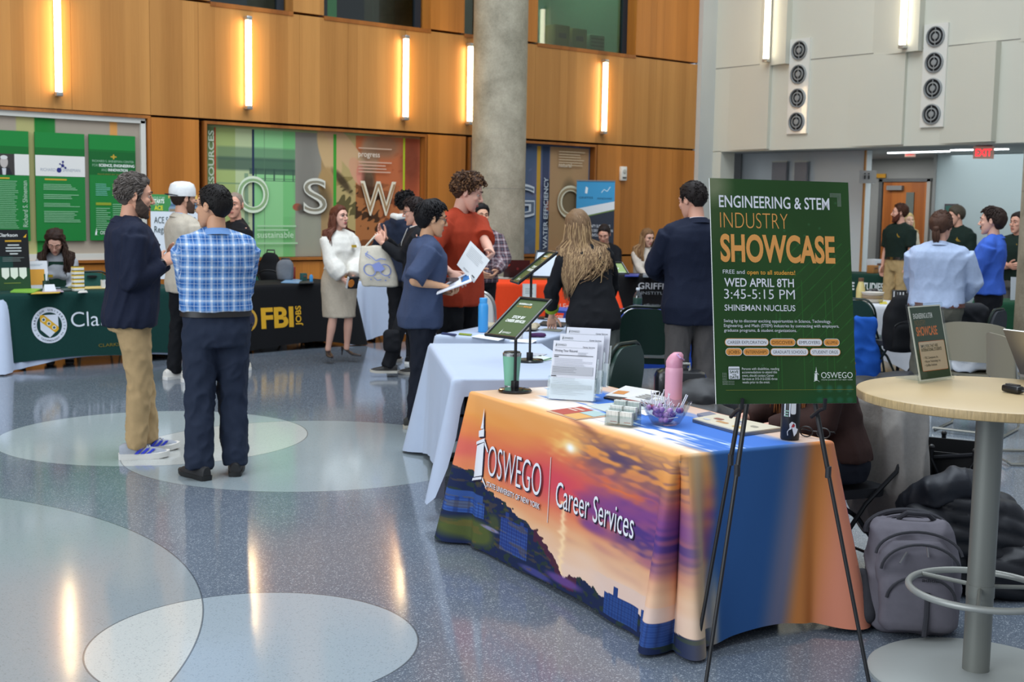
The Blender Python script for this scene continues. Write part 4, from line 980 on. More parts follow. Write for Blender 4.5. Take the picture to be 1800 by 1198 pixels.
 # ---- shoes
 if shoes:
  for l in leg.values():
   mb=MB(); k=s*shoes.get('k',1.0); Rz=RZ(-0.0+l['ty'])if False else RZ(l['ty']); kind=shoes.get('kind','sneaker'); base=np.array([l['A'][0],l['A'][1],max(0,l['A'][2]-.082*s)])
   T=lambda P:[tuple(Rz@(np.array(p)*k)+base)for p in P]
   um=shoes['m']; sm_=shoes.get('sole',plain('#E4E2DC',.6))
   if kind=='heel':
    rg=[ring((0,y,z),w,h,n=14,e=2.2)for y,z,w,h in()]
    up=[(-.055,.085,.024,.016),(-.02,.072,.026,.014),(.03,.042,.032,.013),(.08,.018,.040,.014),(.13,.012,.034,.012),(.175,.009,.012,.008)]
    mb.add(loftvf([T([(w*math.cos(2*PI*j/14),y,z+h*math.sin(2*PI*j/14))for j in range(14)])for y,z,w,h in up]),um)
    mb.add(tubevf(T([(0,-.052,.080),(0,-.056,.04),(0,-.058,.0)]),[.016*k,.008*k,.005*k],10),um)
   else:
    hi=shoes.get('hi',.088); out_=[(-.088,.020,.01),(-.08,.033,0),(-.04,.038,0),(.02,.036,0),(.08,.046,0),(.125,.047,0),(.165,.038,0),(.188,.018,0)]
    sh_=shoes.get('st',.026)
    poly=[(w,y)for y,w,_ in out_]+[(-w,y)for y,w,_ in reversed(out_)]
    V,FF=prismvf(poly[::-1],sh_); mb.add((T([(p[0]*(1.06 if p[2]>0 else 1.0),p[1],p[2]+(.012*max(0,(p[1]-.12)/.07)if p[2]==0 else .010*max(0,(p[1]-.13)/.06)))for p in V]),FF),sm_)
    rows=[(-.083,.026,.075),(-.06,.034,hi),(-.025,.036,hi+.004),(.005,.036,hi-.004),(.04,.038,.078),(.08,.044,.064),(.12,.044,.056),(.155,.036,.048),(.182,.015,.036)]
    mb.add(loftvf([T([(w*math.copysign(abs(math.cos(a))**.8,math.cos(a)),y,sh_*.7+max(0,math.sin(a))**.75*(h-sh_*.7)if math.sin(a)>0 else sh_*.7)for a in np.linspace(0,2*PI,18,endpoint=False)])for y,w,h in rows]),um)
    if shoes.get('stripe'):
     for sd in(-1,1):
      for i in range(3):
       y0=-.005+i*.032; V=[(sd*.0385,y0,.032),(sd*.0395,y0+.02,.032),(sd*.034,y0+.052,.066-i*.004),(sd*.0335,y0+.036,.066-i*.004)]
       V+=[(x+sd*.006,y,z)for x,y,z in V]; mb.add((T(V),[(0,1,2,3),(7,6,5,4),(0,4,5,1),(1,5,6,2),(2,6,7,3),(3,7,4,0)]),shoes['stripe'])
    if shoes.get('lace'):
     for i in range(4):
      y=.012+i*.022; mb.add(tubevf(T([(-.026,y,.078-i*.004),(0,y+.004,.086-i*.006),(.026,y,.078-i*.004)]),.0035*k,6),shoes['lace'])
   mb.build('shoe',root,angle=50)
 # ---- hair
 if hair:
  hm=mat(hair['col'],.6,spec=.22,kind='hair'); V,F=hair_cap(hair,seed+3); mb=MB(); mb.add((HD(V),F),hm)
  if hair.get('tuft'):hair_tufts(mb,hair,HD,hm,mat(hair.get('col2',hair['col']),.6,spec=.22,kind='hair'),seed)
  if hair.get('strands'):
   st=hair['strands']; g_=random.Random(seed+9); hm2=mat(st.get('col2',hair['col']),.5,spec=.4,kind='hair')
   upv=np.array([0,0,1.0]); cen=HD([(0,-.014,.034)])[0]
   for i in range(st['n']):
    ph=math.radians(g_.uniform(*st.get('arc',(70,180))))*g_.choice((-1,1)); zz=g_.uniform(-.035,.075)
    rr=math.sqrt(max(.05,1-((zz-.034)/.095)**2)); p0=np.array([math.sin(ph)*.080*rr,math.cos(ph)*.103*rr-.014,zz]); p0[2]+=.0
    p=HD([p0])[0]; Ls=st['len']*s*g_.uniform(.75,1.08); out_d=nrm(RH@np.array([math.sin(ph),math.cos(ph),0])); n_=9; P=[]
    ph2=g_.uniform(0,6.28); wv=st.get('wave',.008); sidev=np.cross(out_d,upv); puff=st.get('puff',.018)*g_.uniform(.5,1.3)
    for j in range(n_):
     f=j/(n_-1); drop=Ls*f
     w_=out_d*(puff*min(1,f*2.2)*(1-.35*f)+.006)*s+sidev*wv*s*math.sin(ph2+f*st.get('wf',9))*min(1,2.5*f)+out_d*wv*.6*s*math.cos(ph2*1.7+f*st.get('wf',9))
     q=p+w_-upv*drop
     q=q+(RU@np.array([0,-1,0]))*(math.tan(max(0,le))*-drop*.0)
     # rest on the back and shoulders
     zr=1.40-(sp(0,-.02,1.40)[2]-q[2])/(s*math.cos(le))
     if zr<1.475:
      zr=max(zr,.95); ctr=sp(0,0,zr); d2=RU.T@(q-ctr); rx_,yb_=[np.interp(zr,[r[0]for r in rings],[r[k_]for r in rings])for k_ in(1,3)]; et=(top or{}).get('e',.016)+.016
      if zr>1.36:rx_=max(rx_,.155)
      m_=math.sqrt((d2[0]/((rx_*bw+et)*s))**2+(d2[1]/((yb_*bw+et)*s))**2)
      if m_<1:d2[:2]/=max(m_,.05); q=ctr+RU@d2
     P.append(q)
    r0=st.get('r',.0085)*s*g_.uniform(.7,1.25); mb.add(tubevf(P,[r0*.6,r0,r0*1.1,r0*1.1,r0*1.1,r0,r0*.9,r0*.7,r0*.3],6),hm if g_.random()<.6 else hm2)
  if hair.get('bun'):
   bz,by,br=hair['bun']; V,FF=ballvf((br,br*.8,br*.9),16); V=np.array(V); V=V+nrm_rows(V)*(.004*wob(V*1.0,5,130))[:,None]; mb.add((HD(V+(0,by,bz)),FF),hm)
  if hair.get('tail'):
   for i in range(14):
    g_=random.Random(i+seed); x=g_.uniform(-.018,.018); P=[HD([(x,-.108+g_.uniform(-.01,.01),-.01)])[0],HD([(x*1.6,-.125,-.05)])[0],HD([(x*1.7,-.112,-.10)])[0],HD([(x*1.2,-.10,-.135)])[0]]; mb.add(tubevf(P,[.008*s,.010*s,.008*s,.003*s],6),hm)
  mb.build('hair',root,angle=180)
 if beard:
  bm_=mat(beard['col'],.85,kind='hair'); t=beard.get('t',.010); B=HA; nv=len(B)
  x,y,z=np.abs(B[:,0]),B[:,1],B[:,2]
  line=np.interp(y,[-.01,.012,.05,.078,.1],[.020,.012,-.026,-.046,-.046]); jaw_=(line-z)/.012; jaw_=np.where((y<.002),-1,jaw_)
  mo=1-np.maximum(np.abs(z+.0415)/.0085,x/.036); mo=np.where(y>.062,mo*2,-1)
  lip=(np.maximum(x/.027,np.abs(z+.0575)/.0105)<1)&(y>.066)
  k=np.maximum(jaw_ if not beard.get('must')else-1,mo); k=np.where(lip,-1,k)
  Nn=nrm_rows(B-np.array([0,.015,-.02])); Dv=smooth01(k)*t*(1+.35*wob(B,seed,170,4)); B2=B+Nn*(Dv-.0022*(k<=0))[:,None]
  keep=[f for f in HF if max(k[i]for i in f)>0]
  mb=MB(); mb.add((HD(B2),keep),bm_); ids=sorted({i for f in keep for i in f}); re_={v:i for i,v in enumerate(ids)}; mb.v=[mb.v[i]for i in ids]; mb.f=[[re_[i]for i in f]for f in mb.f]
  mb.build('moustache' if beard.get('must')else 'beard',root,angle=180)
 if glasses:
  mb=MB(); gm=plain(glasses,.3)
  for q in(-1,1):
   P=[(q*(.033+.023*math.cos(a)),.0975-.012*abs(math.cos(a))*(1 if q*math.cos(a)*q>0 else .2),.014+.018*math.sin(a))for a in np.linspace(0,2*PI,19)]
   mb.add((HD(tubevf(P,.0019,6,caps=False)[0]),tubevf(P,.0019,6,caps=False)[1]),gm)
   P=[(q*.056,.088,.020),(q*.074,.05,.020),(q*.083,-.005,.020),(q*.082,-.02,.008)]; V,FF=tubevf(P,.0018,6); mb.add((HD(V),FF),gm)
  V,FF=tubevf([(-.010,.098,.018),(0,.101,.020),(.010,.098,.018)],.0017,6); mb.add((HD(V),FF),gm); mb.build('glasses',root)
 ca,sa=math.cos(az-PI/2),math.sin(az-PI/2)
 RW=np.array([[ca,-sa,0],[sa,ca,0],[0,0,1]]); out['RW']=RW
 out['W']=lambda v:RW@np.asarray(v,float)+np.array([g[0],g[1],0]); out['sp']=sp; out['arm']=arm; out['leg']=leg; out['RU']=RU; out['az']=az; out['HD']=HD; out['sk']=sk; out['RH']=RH
 return out
def nrm_rows(V):return V/np.maximum(np.linalg.norm(V,axis=1,keepdims=True),1e-9)
def patch(p,name,pts,m,th=.006,label=None):
 """small flat piece sewn or pinned on the clothes: polygon through local points, given thickness along its normal"""
 V=[np.asarray(q,float)for q in pts]; n=nrm(np.cross(V[1]-V[0],V[2]-V[0])); k=len(V); mb=MB()
 mb.add((V+[v+n*th for v in V],[tuple(range(k))[::-1],tuple(range(k,2*k))]+[(i,(i+1)%k,(i+1)%k+k,i+k)for i in range(k)]),m)
 o=mb.build(name,p['root'])
 if label:o['label']=label
 return o
# ------------------------------------------------------------------ the crowd
def plaid(name,base,light,dark,per=.052,line='#F2F2EE'):
 m=bpy.data.materials.new(name); m.use_nodes=True; n,l=nt(m); b=n['Principled BSDF']
 a=n.new('ShaderNodeAttribute'); a.attribute_name='weave'; sx=n.new('ShaderNodeSeparateXYZ'); l.new(a.outputs['Vector'],sx.inputs[0])
 def M_(op,x,y):
  q=n.new('ShaderNodeMath'); q.operation=op
  for i,v in enumerate((x,y)):
   if isinstance(v,(int,float)):q.inputs[i].default_value=v
   else:l.new(v,q.inputs[i])
  return q.outputs[0]
 def band(ax,lo,hi):
  f=M_('FRACT',M_('DIVIDE',M_('ADD',sx.outputs[ax],10.0),per),0); return M_('MULTIPLY',M_('GREATER_THAN',f,lo),M_('LESS_THAN',f,hi))
 def mix(f,c1,c2):
  q=n.new('ShaderNodeMix'); q.data_type='RGBA'; l.new(f,q.inputs[0])
  for i,v in((6,c1),(7,c2)):
   if isinstance(v,str):q.inputs[i].default_value=lin(v)
   else:l.new(v,q.inputs[i])
  return q.outputs[2]
 wide=M_('MULTIPLY',M_('ADD',band(0,.05,.52),band(1,.05,.52)),.5); c=mix(wide,light,dark)
 w1=M_('MAXIMUM',band(0,.66,.86),band(1,.66,.86)); w2=M_('MULTIPLY',band(0,.66,.86),band(1,.66,.86))
 c=mix(M_('MULTIPLY',w1,.36),c,line); c=mix(w2,c,line)
 w3=M_('MAXIMUM',band(0,.27,.31),band(1,.27,.31)); c=mix(M_('MULTIPLY',w3,.5),c,line)
 l.new(c,b.inputs['Base Color']); b.inputs['Roughness'].default_value=.85; b.inputs['Specular IOR Level'].default_value=.2
 return m
BLUEPLAID=plaid('blue_plaid','#3F6BA4','#6E97C8','#34609C',.066,'#DDE2E8')
REDPLAID=plaid('flannel','#6A5A66','#7A5A5E','#2E2A3A',.07,'#B8B0B4')
navy=cloth('#1A2033',scale=60); black=cloth('#131418',scale=60); blackp=cloth('#17181C'); khaki=cloth('#B0946B'); dknavy=cloth('#262E40')
DENIM=cloth('#232B3C')

# man in the navy jacket, facing right
g1=at(234,800); p1=person('bearded man in a dark navy jacket and tan trousers, facing right beside the green table',g1,84,1.80,lean=2,head=(0,4,0),
 R=dict(to=(.11,.185,1.225),pole=(.5,-1,-.5),curl=.75,palm=(-.8,.3,-.2)),L=dict(to=(-.02,.235,1.235),pole=(-.5,-1,-.5),curl=.7,palm=(.8,0,.2)),
 fR=(.10,.03,-4),fL=(-.09,.13,14),build=1.08,belly=.012,skn='#D8A083',vox=.011,hs=1.07,
 top=dict(m=navy,name='jacket',hem=.83,e=.040,sr=.030,cuff=.022,collar='coat',amp=.010,buttons=(1.34,1.24,1.14,1.04,.94),bcol='#0E1018',flare=.006),
 bottom=dict(m=khaki,e=.014,r=(.100,.090,.070,.068,.060),amp=.008,hem=.06),
 shoes=dict(m=cloth('#A2A6AE',scale=60),sole=plain('#DAD8D2',.6),stripe=plain('#2B3BC0',.5),lace=plain('#C8CCD2',.7),k=1.12,st=.032),
 hair=dict(col='#544C46',col2='#726A64',front=.086,side=.005,top=.018,quiff=.012,nape=-.058,burn=-.014,tuft=dict(n=760,len=.042,flow='back',lift=.010,r=.0027,jit=.45,sidek=.4)),beard=dict(col='#4C3C32',t=.0055),brow='#3A2E28',seed=3)
sp=p1['sp']
mb=MB()
for x,y,z,w,h in((.095,.150,1.245,.12,.045),(-.095,.150,1.245,.12,.045)):
 mb.box(sp(x,y,z),(w,.010,h),navy,bev=.004)
mb.build('pocket_flap',p1['root'])
mb=MB(); a=p1['arm']['R']; q=a['W']-nrm(a['W']-a['E'])*.01; d_=nrm(a['W']-a['E']); mb.tube([q-d_*.012,q+d_*.012],.033,plain('#17181C',.4),n=16); mb.box(q+np.array([.034,0,.004]),(.012,.034,.034),plain('#0C0D10',.15),bev=.004); mb.build('wrist_watch',p1['root'])
mb=MB(); mb.box(sp(.195,.02,.855),(.03,.075,.062),plain('#15171A',.35),bev=.01); mb.build('belt_clip_case',p1['root'])

# man in the blue plaid shirt, seen from behind
g2=at(382,834); p2=person('man in a blue and white plaid shirt and dark trousers, seen from behind',g2,-10,1.74,head=(44,2,0),
 R=dict(to=(-.02,.24,1.05),pole=(1,-.55,-.3),curl=.8),L=dict(to=(.03,.22,.99),pole=(-1,-.5,-.25),curl=.8),fR=(.11,.02,-14),fL=(-.12,-.04,22),build=1.10,belly=.03,skn='#CE9A78',vox=.0095,hs=1.06,
 top=dict(m=BLUEPLAID,hem=1.012,e=.030,sr=.026,cuff=.022,collar='shirt',uv=1,cm=cloth('#6A8FC2'),amp=.008,freq=20,it=4,flare=.012),bottom=dict(m=DENIM,e=.012,r=(.106,.096,.080,.080,.074),belt='#1C1815',beltz=.998,waist=1.02,amp=.009,be=.014),shoes=dict(m=plain('#1B1A1B',.6),sole=plain('#141414',.6),k=1.06),
 hair=dict(col='#15110F',front=.082,side=.006,top=.010,streak=.0022,nape=-.062,backv=.003,tuft=dict(n=420,len=.020,flow='down',lift=.004,r=.0030,jit=.4)),glasses='#2A2018',seed=5)
# man in the white cap and beige blazer
g3=at(326,668); p3=person('man in a white cap and beige blazer behind the plaid shirt man',g3,62,1.80,head=(-6,0,0),R=dict(to=(.16,.24,1.03),pole=(.6,-1,-.3),curl=.6),L=dict(to=(-.1,.3,1.05)),fL=(-.14,-.02,10),fR=(.10,.04,-10),
 build=1.05,top=dict(m=cloth('#BDB3A2',scale=70),name='blazer',hem=.80,e=.026,sr=.022,cuff=.018,collar='lapel',inner=cloth('#9DB7D6')),bottom=dict(m=black,e=.012),shoes=dict(m=plain('#E2DED4',.6),k=1.1),hair=dict(col='#2E2019',front=.07,top=.008,nape=-.055),skn='#D9A58A',seed=7,beard=dict(col='#5A4236',t=.007))
mb=MB(); V,F=lathevf([(.0985,-.012),(.100,.01),(.098,.05),(.086,.088),(.055,.108),(.004,.114)],28); cm_=cloth('#E4E4E2',scale=40)
mb.add((p3['HD'](np.array(V)*[1,1.14,1]+(0,-.014,.040)),F),cm_); V,F=prismvf([(.085*math.cos(a),.075*math.sin(a))for a in np.linspace(0,PI,14)],.006); mb.add((p3['HD']((np.array(V)*[1,1,1])@RX(.18).T*[1,-1,1]+(0,-.088,.030)),F),plain('#20252E',.7)); mb.build('cap',p3['root'])
# man in the black polo behind the plaid shirt
g4=gd(411,12.3); p4=person('man in a black polo mostly hidden behind the plaid shirt, with papers in his hand',g4,-120,1.74,head=(40,0,0),R=dict(to=(.1,.26,1.05)),L=dict(to=(-.20,.19,.92),pole=(-.6,-1,-.1),curl=.7),build=1.08,top=dict(m=black,name='polo_shirt',sleeve=.75,sr=.026,cuff=.028,collar='polo',hem=.9),bottom=dict(m=blackp),shoes=dict(m=plain('#D6CFC0',.6)),hair=dict(col='#8A7A6C',front=.09,top=.004,side=.002),skn='#D89F86',seed=8)
# seated woman with curly hair at the green table
g5=gd(97,13.2); p5=person('seated woman with long curly brown hair looking at her phone behind the green table',g5,178,1.66,seat=.45,head=(-8,30,0),lean=8,R=dict(to=(.06,.33,1.03),curl=.8,palm=(-.3,0,1)),L=dict(to=(-.07,.33,1.04),curl=.7,palm=(.3,0,1)),fR=(.1,.40,0),fL=(-.1,.40,0),fem=True,build=1.05,skn='#E2B09C',
 top=dict(m=cloth('#A9ACB2'),name='cardigan',e=.018,sr=.018,collar=None),bottom=dict(m=blackp),shoes=dict(m=blackp),hair=dict(col='#2E1E18',front=.086,side=.018,top=.024,curl=.010,nape=-.06,strands=dict(n=330,len=.34,wave=.014,wf=15,puff=.040,arc=(62,180),r=.0062,col2='#3E2A20')),glasses='#B08070',seed=12)
patch(p5,'blouse_front',[p5['sp'](x,y,z)for x,y,z in((-.085,.10,1.40),(-.10,.165,1.05),(.10,.165,1.05),(.085,.10,1.40))],cloth('#16382C'),.008,'dark green blouse front'); patch(p5,'name_badge',[p5['sp'](x,y,z)for x,y,z in((.045,.185,1.27),(.045,.188,1.24),(.115,.18,1.24),(.115,.177,1.27))][::-1],plain('#D9B83A',.3,metal=.5),-.006)
# woman in the white sweater
g6=at(596,636); p6=person('woman in a white puff sleeve sweater and beige skirt, hands holding a black notebook',g6,152,1.575,head=(18,-2,0),R=dict(to=(.06,.215,.985),pole=(1,-.35,-.2),curl=.75,palm=(-.8,0,.3)),L=dict(to=(-.07,.205,1.0),pole=(-1,-.3,-.2),curl=.75,palm=(.8,0,.3)),fR=(.13,.0,-14,.07),fL=(-.11,.01,30,.07),fem=True,build=1.14,belly=.01,skn='#E3B09A',vox=.010,
 top=dict(m=cloth('#E6E2D8',scale=50),name='sweater',hem=1.025,e=.018,sleeve=1.9,sr=.024,cuff=.050,blouse=1.1,collar='crew',amp=.005),bottom=dict(kind='skirt',hem=.47,waist=1.03,m=cloth('#C3B6A2',scale=60),amp=.003),shoes=dict(kind='heel',m=plain('#1B1718',.35),k=1.1),
 hair=dict(col='#5A3020',front=.084,side=.012,top=.016,nape=-.06,strands=dict(n=330,len=.33,wave=.005,puff=.016,arc=(72,180),r=.0058,col2='#6A3A26')),brow='#4A2A1C',seed=14,lash=True)
mb=MB(); V,F=lathevf([(1,-.02),(1,.02)],30); 
rg=np.array(ring((0,0,0),.160,.120,.112,n=30)); mb.add(loftvf([[tuple(q*np.array([1,1,0])*p6['s']*1.17+np.array([0,0,(1.0+dz)*p6['s']]))for q in rg]for dz in(-.016,.016)]),plain('#4A3526',.5)); mb.box((0,.142*p6['s'],1.0*p6['s']),(.05,.012,.04),mat('#C9AA55',.3,metal=.8)); mb.build('belt',p6['root'])
patch(p6,'name_badge',[p6['sp'](x,y,z)for x,y,z in((-.14,.142,1.315),(-.14,.150,1.285),(-.075,.160,1.285),(-.075,.152,1.315))],mat('#D0AC3C',.35,metal=.5),-.010)
# two people by the tote bag
g7=gd(712,13.1); p7=person('person with black hair, navy jacket and white hood, behind the tote bag',g7,30,1.78,head=(0,10,0),R=dict(to=(.2,.2,1.1)),L=dict(to=(-.18,.22,1.1),pole=(-1,-.4,-.2)),build=1.15,top=dict(m=cloth('#1E2638'),name='jacket',hem=.85,e=.036,sr=.034,cuff=.024,hood=True),bottom=dict(m=blackp),shoes=dict(m=blackp),hair=dict(col='#120F10',front=.08,side=.010,top=.018,tuft=dict(n=260,len=.05,flow='down',lift=.016,r=.006,jit=.9,curl=.008)),skn='#C89070',seed=17)
mb=MB(); mb.add((np.array([p7['sp'](*v)for v in tubevf([(-.10,.0,1.50),(-.09,-.085,1.515),(0,-.135,1.50),(.09,-.085,1.515),(.10,0,1.50)],[.022,.034,.04,.034,.022],12,dome=True)[0]]),tubevf([(0,0,0),(1,0,0),(2,1,0),(3,0,0),(4,0,0)],.1,12,dome=True)[1]),cloth('#DAD8D2')); mb.build('hood',p7['root'])
g8=gd(731,12.1); p8=person('person with glasses and dark hair in black, gesturing and carrying the tote bag',g8,-92,1.71,head=(0,8,0),L=dict(to=(.02,.33,1.32),pole=(-.4,-1,-.6),curl=.85,palm=(.9,0,-.2),dir=(.1,.5,.8)),R=dict(to=(.14,.30,1.37),pole=(.5,-1,-.5),curl=.25,thumb=.1,palm=(-.5,-.6,.3),dir=(-.3,.55,.65)),build=1.0,top=dict(m=blackp,name='jacket',hem=.86,e=.022,sr=.022,cuff=.016,inner=cloth('#D8D6D0')),bottom=dict(m=blackp),shoes=dict(m=plain('#22201E',.6),sole=plain('#C8C2B4',.6)),fL=(-.12,.30,0),fR=(.1,0,0),hair=dict(col='#241A18',front=.074,side=.012,top=.024,tuft=dict(n=300,len=.07,flow='down',lift=.012,r=.005,jit=.5)),glasses='#151515',skn='#DDA68E',seed=19)
# young man in the blue tee shirt
g9=at(739,748); p9=person('young man with black hair and glasses in a slate blue tee shirt',g9,78,1.665,lean=6,head=(0,2,0),R=dict(w=at(776,502,d=9.22),pole=(.35,-1,-.35),curl=(.5,.6,.7,.8),palm=(-.35,.2,-.9)),L=dict(w=at(776,512,d=9.42),pole=(-.5,-1,-.4),curl=.6,palm=(.2,.2,1)),fR=(.10,-.04,-4),fL=(-.10,.08,8),build=1.05,skn='#D9A680',vox=.011,hs=1.1,
 top=dict(m=cloth('#3E4A66',scale=40),name='tee_shirt',hem=.79,e=.036,sleeve=.98,sr=.036,cuff=.046,collar='crew',amp=.009,freq=17,flare=.02),bottom=dict(m=cloth('#1B1F2A'),r=(.108,.1,.086,.08,.070),amp=.009,name='trousers'),shoes=dict(m=plain('#2A2A26',.7),sole=plain('#BDB6A6',.6)),
 hair=dict(col='#0F0D0F',col2='#1C191A',front=.080,side=.014,top=.026,backv=.010,nape=-.078,burn=-.02,behind=-.03,tuft=dict(n=520,len=.10,flow='down',lift=.012,r=.0048,jit=.30,sidek=.75)),glasses='#24262C',seed=23)
mb=MB(); fn=flat(p9['sp'](-.16,.158,1.23),(1,0,0),(0,-.05,1)); P=Print(mb,fn,.008); P.text('Hu',.0,.0,.045,'#E6E4DC',bold=.03); P.rect(.0,-.03,.09,-.022,'#A9AEBA'); mb.build('chest_print',p9['root'])
# tall man in the red tee shirt
g10=gd(806,9.9); p10=person('tall man with curly brown hair in a rust red tee shirt, reading a sheet',g10,128,1.90,lean=4,head=(30,14,0),L=dict(w=at(872,462,d=9.42),pole=(-.9,-.4,-.6),curl=.65,palm=(.2,-.6,.5),dir=(.85,.1,-.45)),R=dict(w=at(793,480,d=9.45),pole=(.8,-.8,-.3),curl=.7,palm=(-.5,.2,-.6)),build=1.08,skn='#E0AC96',vox=.011,hs=1.04,
 top=dict(m=cloth('#A63A20',scale=40),name='tee_shirt',hem=.80,e=.032,sleeve=.92,sr=.034,cuff=.044,collar='crew',amp=.009,freq=16,flare=.012),bottom=dict(m=blackp,r=(.108,.1,.085,.08,.07)),shoes=dict(m=blackp),hair=dict(col='#3E281A',col2='#6A4A30',front=.080,side=.010,top=.026,curl=.010,nape=-.05,tuft=dict(n=460,len=.05,flow='down',lift=.016,r=.0048,jit=.9,curl=.009,sidek=.6)),seed=29)
mb=MB()
for x,z in((-.085,1.30),(-.075,1.27),(-.09,1.24),(-.08,1.20),(-.085,1.16)):mb.ball(p10['sp'](x,.163,z),(.012,.005,.014),plain('#5A1E16',.5)if z not in(1.27,1.16)else mat('#C8C6C0',.25,metal=.7),n=10)
mb.tube([p10['sp'](-.09,.166,1.31),p10['sp'](-.075,.169,1.25),p10['sp'](-.085,.169,1.16)],.004,plain('#3A1A14',.5),n=6); mb.build('keychain',p10['root'])
# person in flannel behind the red shirt
g11=gd(846,13.9); p11=person('person in a dark plaid flannel shirt, mostly hidden behind the tall man in red',g11,160,1.66,R=dict(to=(.1,.25,1.0)),L=dict(to=(-.10,.26,1.00),pole=(-1,-.1,-.3)),build=1.1,top=dict(m=REDPLAID,uv=1,hem=.86,e=.03,sr=.04,cuff=.03,collar='shirt'),bottom=dict(m=blackp),shoes=dict(m=blackp),hair=dict(col='#171313',top=.03,side=.014),seed=31)
# woman leaning over the white table
g12=gd(1046,9.15); p12=person('woman with long wavy blonde hair in a black blazer, leaning on the white table',g12,-14,1.645,lean=11,side=-8,hipy=-.03,head=(6,2,-4),L=dict(to=(-.27,.27,.90),pole=(-.6,-.7,0),curl=.3,palm=(.1,.3,-1),dir=(.1,.4,-.9)),R=dict(to=(.16,.33,.98),pole=(.7,-1,0),curl=.5),fL=(-.17,.05,5),fR=(.10,-.16,-10),fem=True,build=1.1,skn='#DFAE94',vox=.011,
 top=dict(m=cloth('#15161A',scale=60),name='blazer',hem=.82,e=.026,sr=.020,cuff=.020,sleeve=1.72,amp=.007,cuffs=cloth('#8DA52E'),bust=0),bottom=dict(m=cloth('#4A4E4A'),name='trousers',r=(.11,.1,.085,.085,.085)),shoes=dict(m=blackp),
 hair=dict(col='#7A6046',front=.08,side=.014,top=.018,strands=dict(n=560,len=.52,wave=.012,wf=10,puff=.020,arc=(60,180),r=.0042,col2='#A98A62')),seed=37)
# seated pair behind the black table
g13=gd(1066,18.3); p13=person('seated man in black with short dark hair, holding a phone behind the black table',g13,190,1.78,seat=.46,lean=10,head=(0,16,0),R=dict(to=(.05,.42,1.0)),L=dict(to=(-.22,.45,1.02),curl=.7),fR=(.1,.4,0),fL=(-.1,.4,0),top=dict(m=black,e=.02),bottom=dict(m=blackp),hair=dict(col='#231C1A',top=.02),skn='#D9A48C',vox=.016,seed=41)
g14=gd(1134,18.2); p14=person('seated woman with long light brown hair and cream top behind the black table',g14,158,1.68,seat=.46,lean=6,head=(18,10,0),R=dict(to=(.05,.38,1.02),curl=.7),L=dict(to=(-.10,.42,1.06),curl=.7),fR=(.1,.4,0),fL=(-.1,.4,0),fem=True,build=1.05,skn='#E0B098',top=dict(m=cloth('#CFC4B6'),name='sweater',e=.02,sr=.022),bottom=dict(m=blackp),vox=.016,hair=dict(col='#7A5A3C',front=.084,side=.014,top=.016,strands=dict(n=90,len=.42,wave=.007,puff=.018,arc=(66,180),r=.013,col2='#9A7850')),seed=43,lash=True)
# man in the navy suit
g15=gd(1223,9.3); p15=person('man in navy suit jacket and grey trousers, seen from behind, left of the green poster',g15,-22,1.86,head=(28,14,0),L=dict(to=(-.09,.28,1.07),pole=(-1,-.5,-.25),curl=.6),R=dict(to=(.08,.28,1.05),pole=(1,-.5,-.3),curl=.6),build=1.12,skn='#D6A088',vox=.011,hs=1.02,
 top=dict(m=cloth('#161D30',scale=70),name='suit_jacket',hem=.76,e=.028,sr=.024,cuff=.018,collar='coat',inner=cloth('#E2E4E8'),amp=.005,flare=.012),bottom=dict(m=cloth('#5A5654',scale=60),r=(.1,.09,.076,.076,.072)),shoes=dict(m=plain('#17130F',.4)),hair=dict(col='#1E1715',front=.084,side=.008,top=.015,tuft=dict(n=360,len=.030,flow='back',lift=.006,r=.0034,jit=.4)),seed=47)
# seated woman behind the sunset table
p16=person('seated woman in a dark brown sweater with long auburn hair, behind the green easel poster',gd(1478,5.55),0,1.68,az=math.radians(162),seat=.46,lean=16,head=(6,10,0),L=dict(to=(-.06,.40,1.06),curl=.4,palm=(0,0,-1)),R=dict(to=(.2,.36,1.06),curl=.4,palm=(0,0,-1)),fR=(.1,.42,0),fL=(-.1,.42,0),fem=True,build=1.12,skn='#E2AE98',vox=.011,
 top=dict(m=cloth('#3A2723',scale=40),name='sweater',e=.03,sr=.034,cuff=.02,amp=.010,freq=16),bottom=dict(m=cloth('#20242E')),shoes=dict(m=blackp),hair=dict(col='#6A3F22',front=.084,side=.014,top=.016,strands=dict(n=330,len=.5,wave=.007,puff=.02,arc=(62,180),r=.0056,col2='#8A5A34')),seed=53)
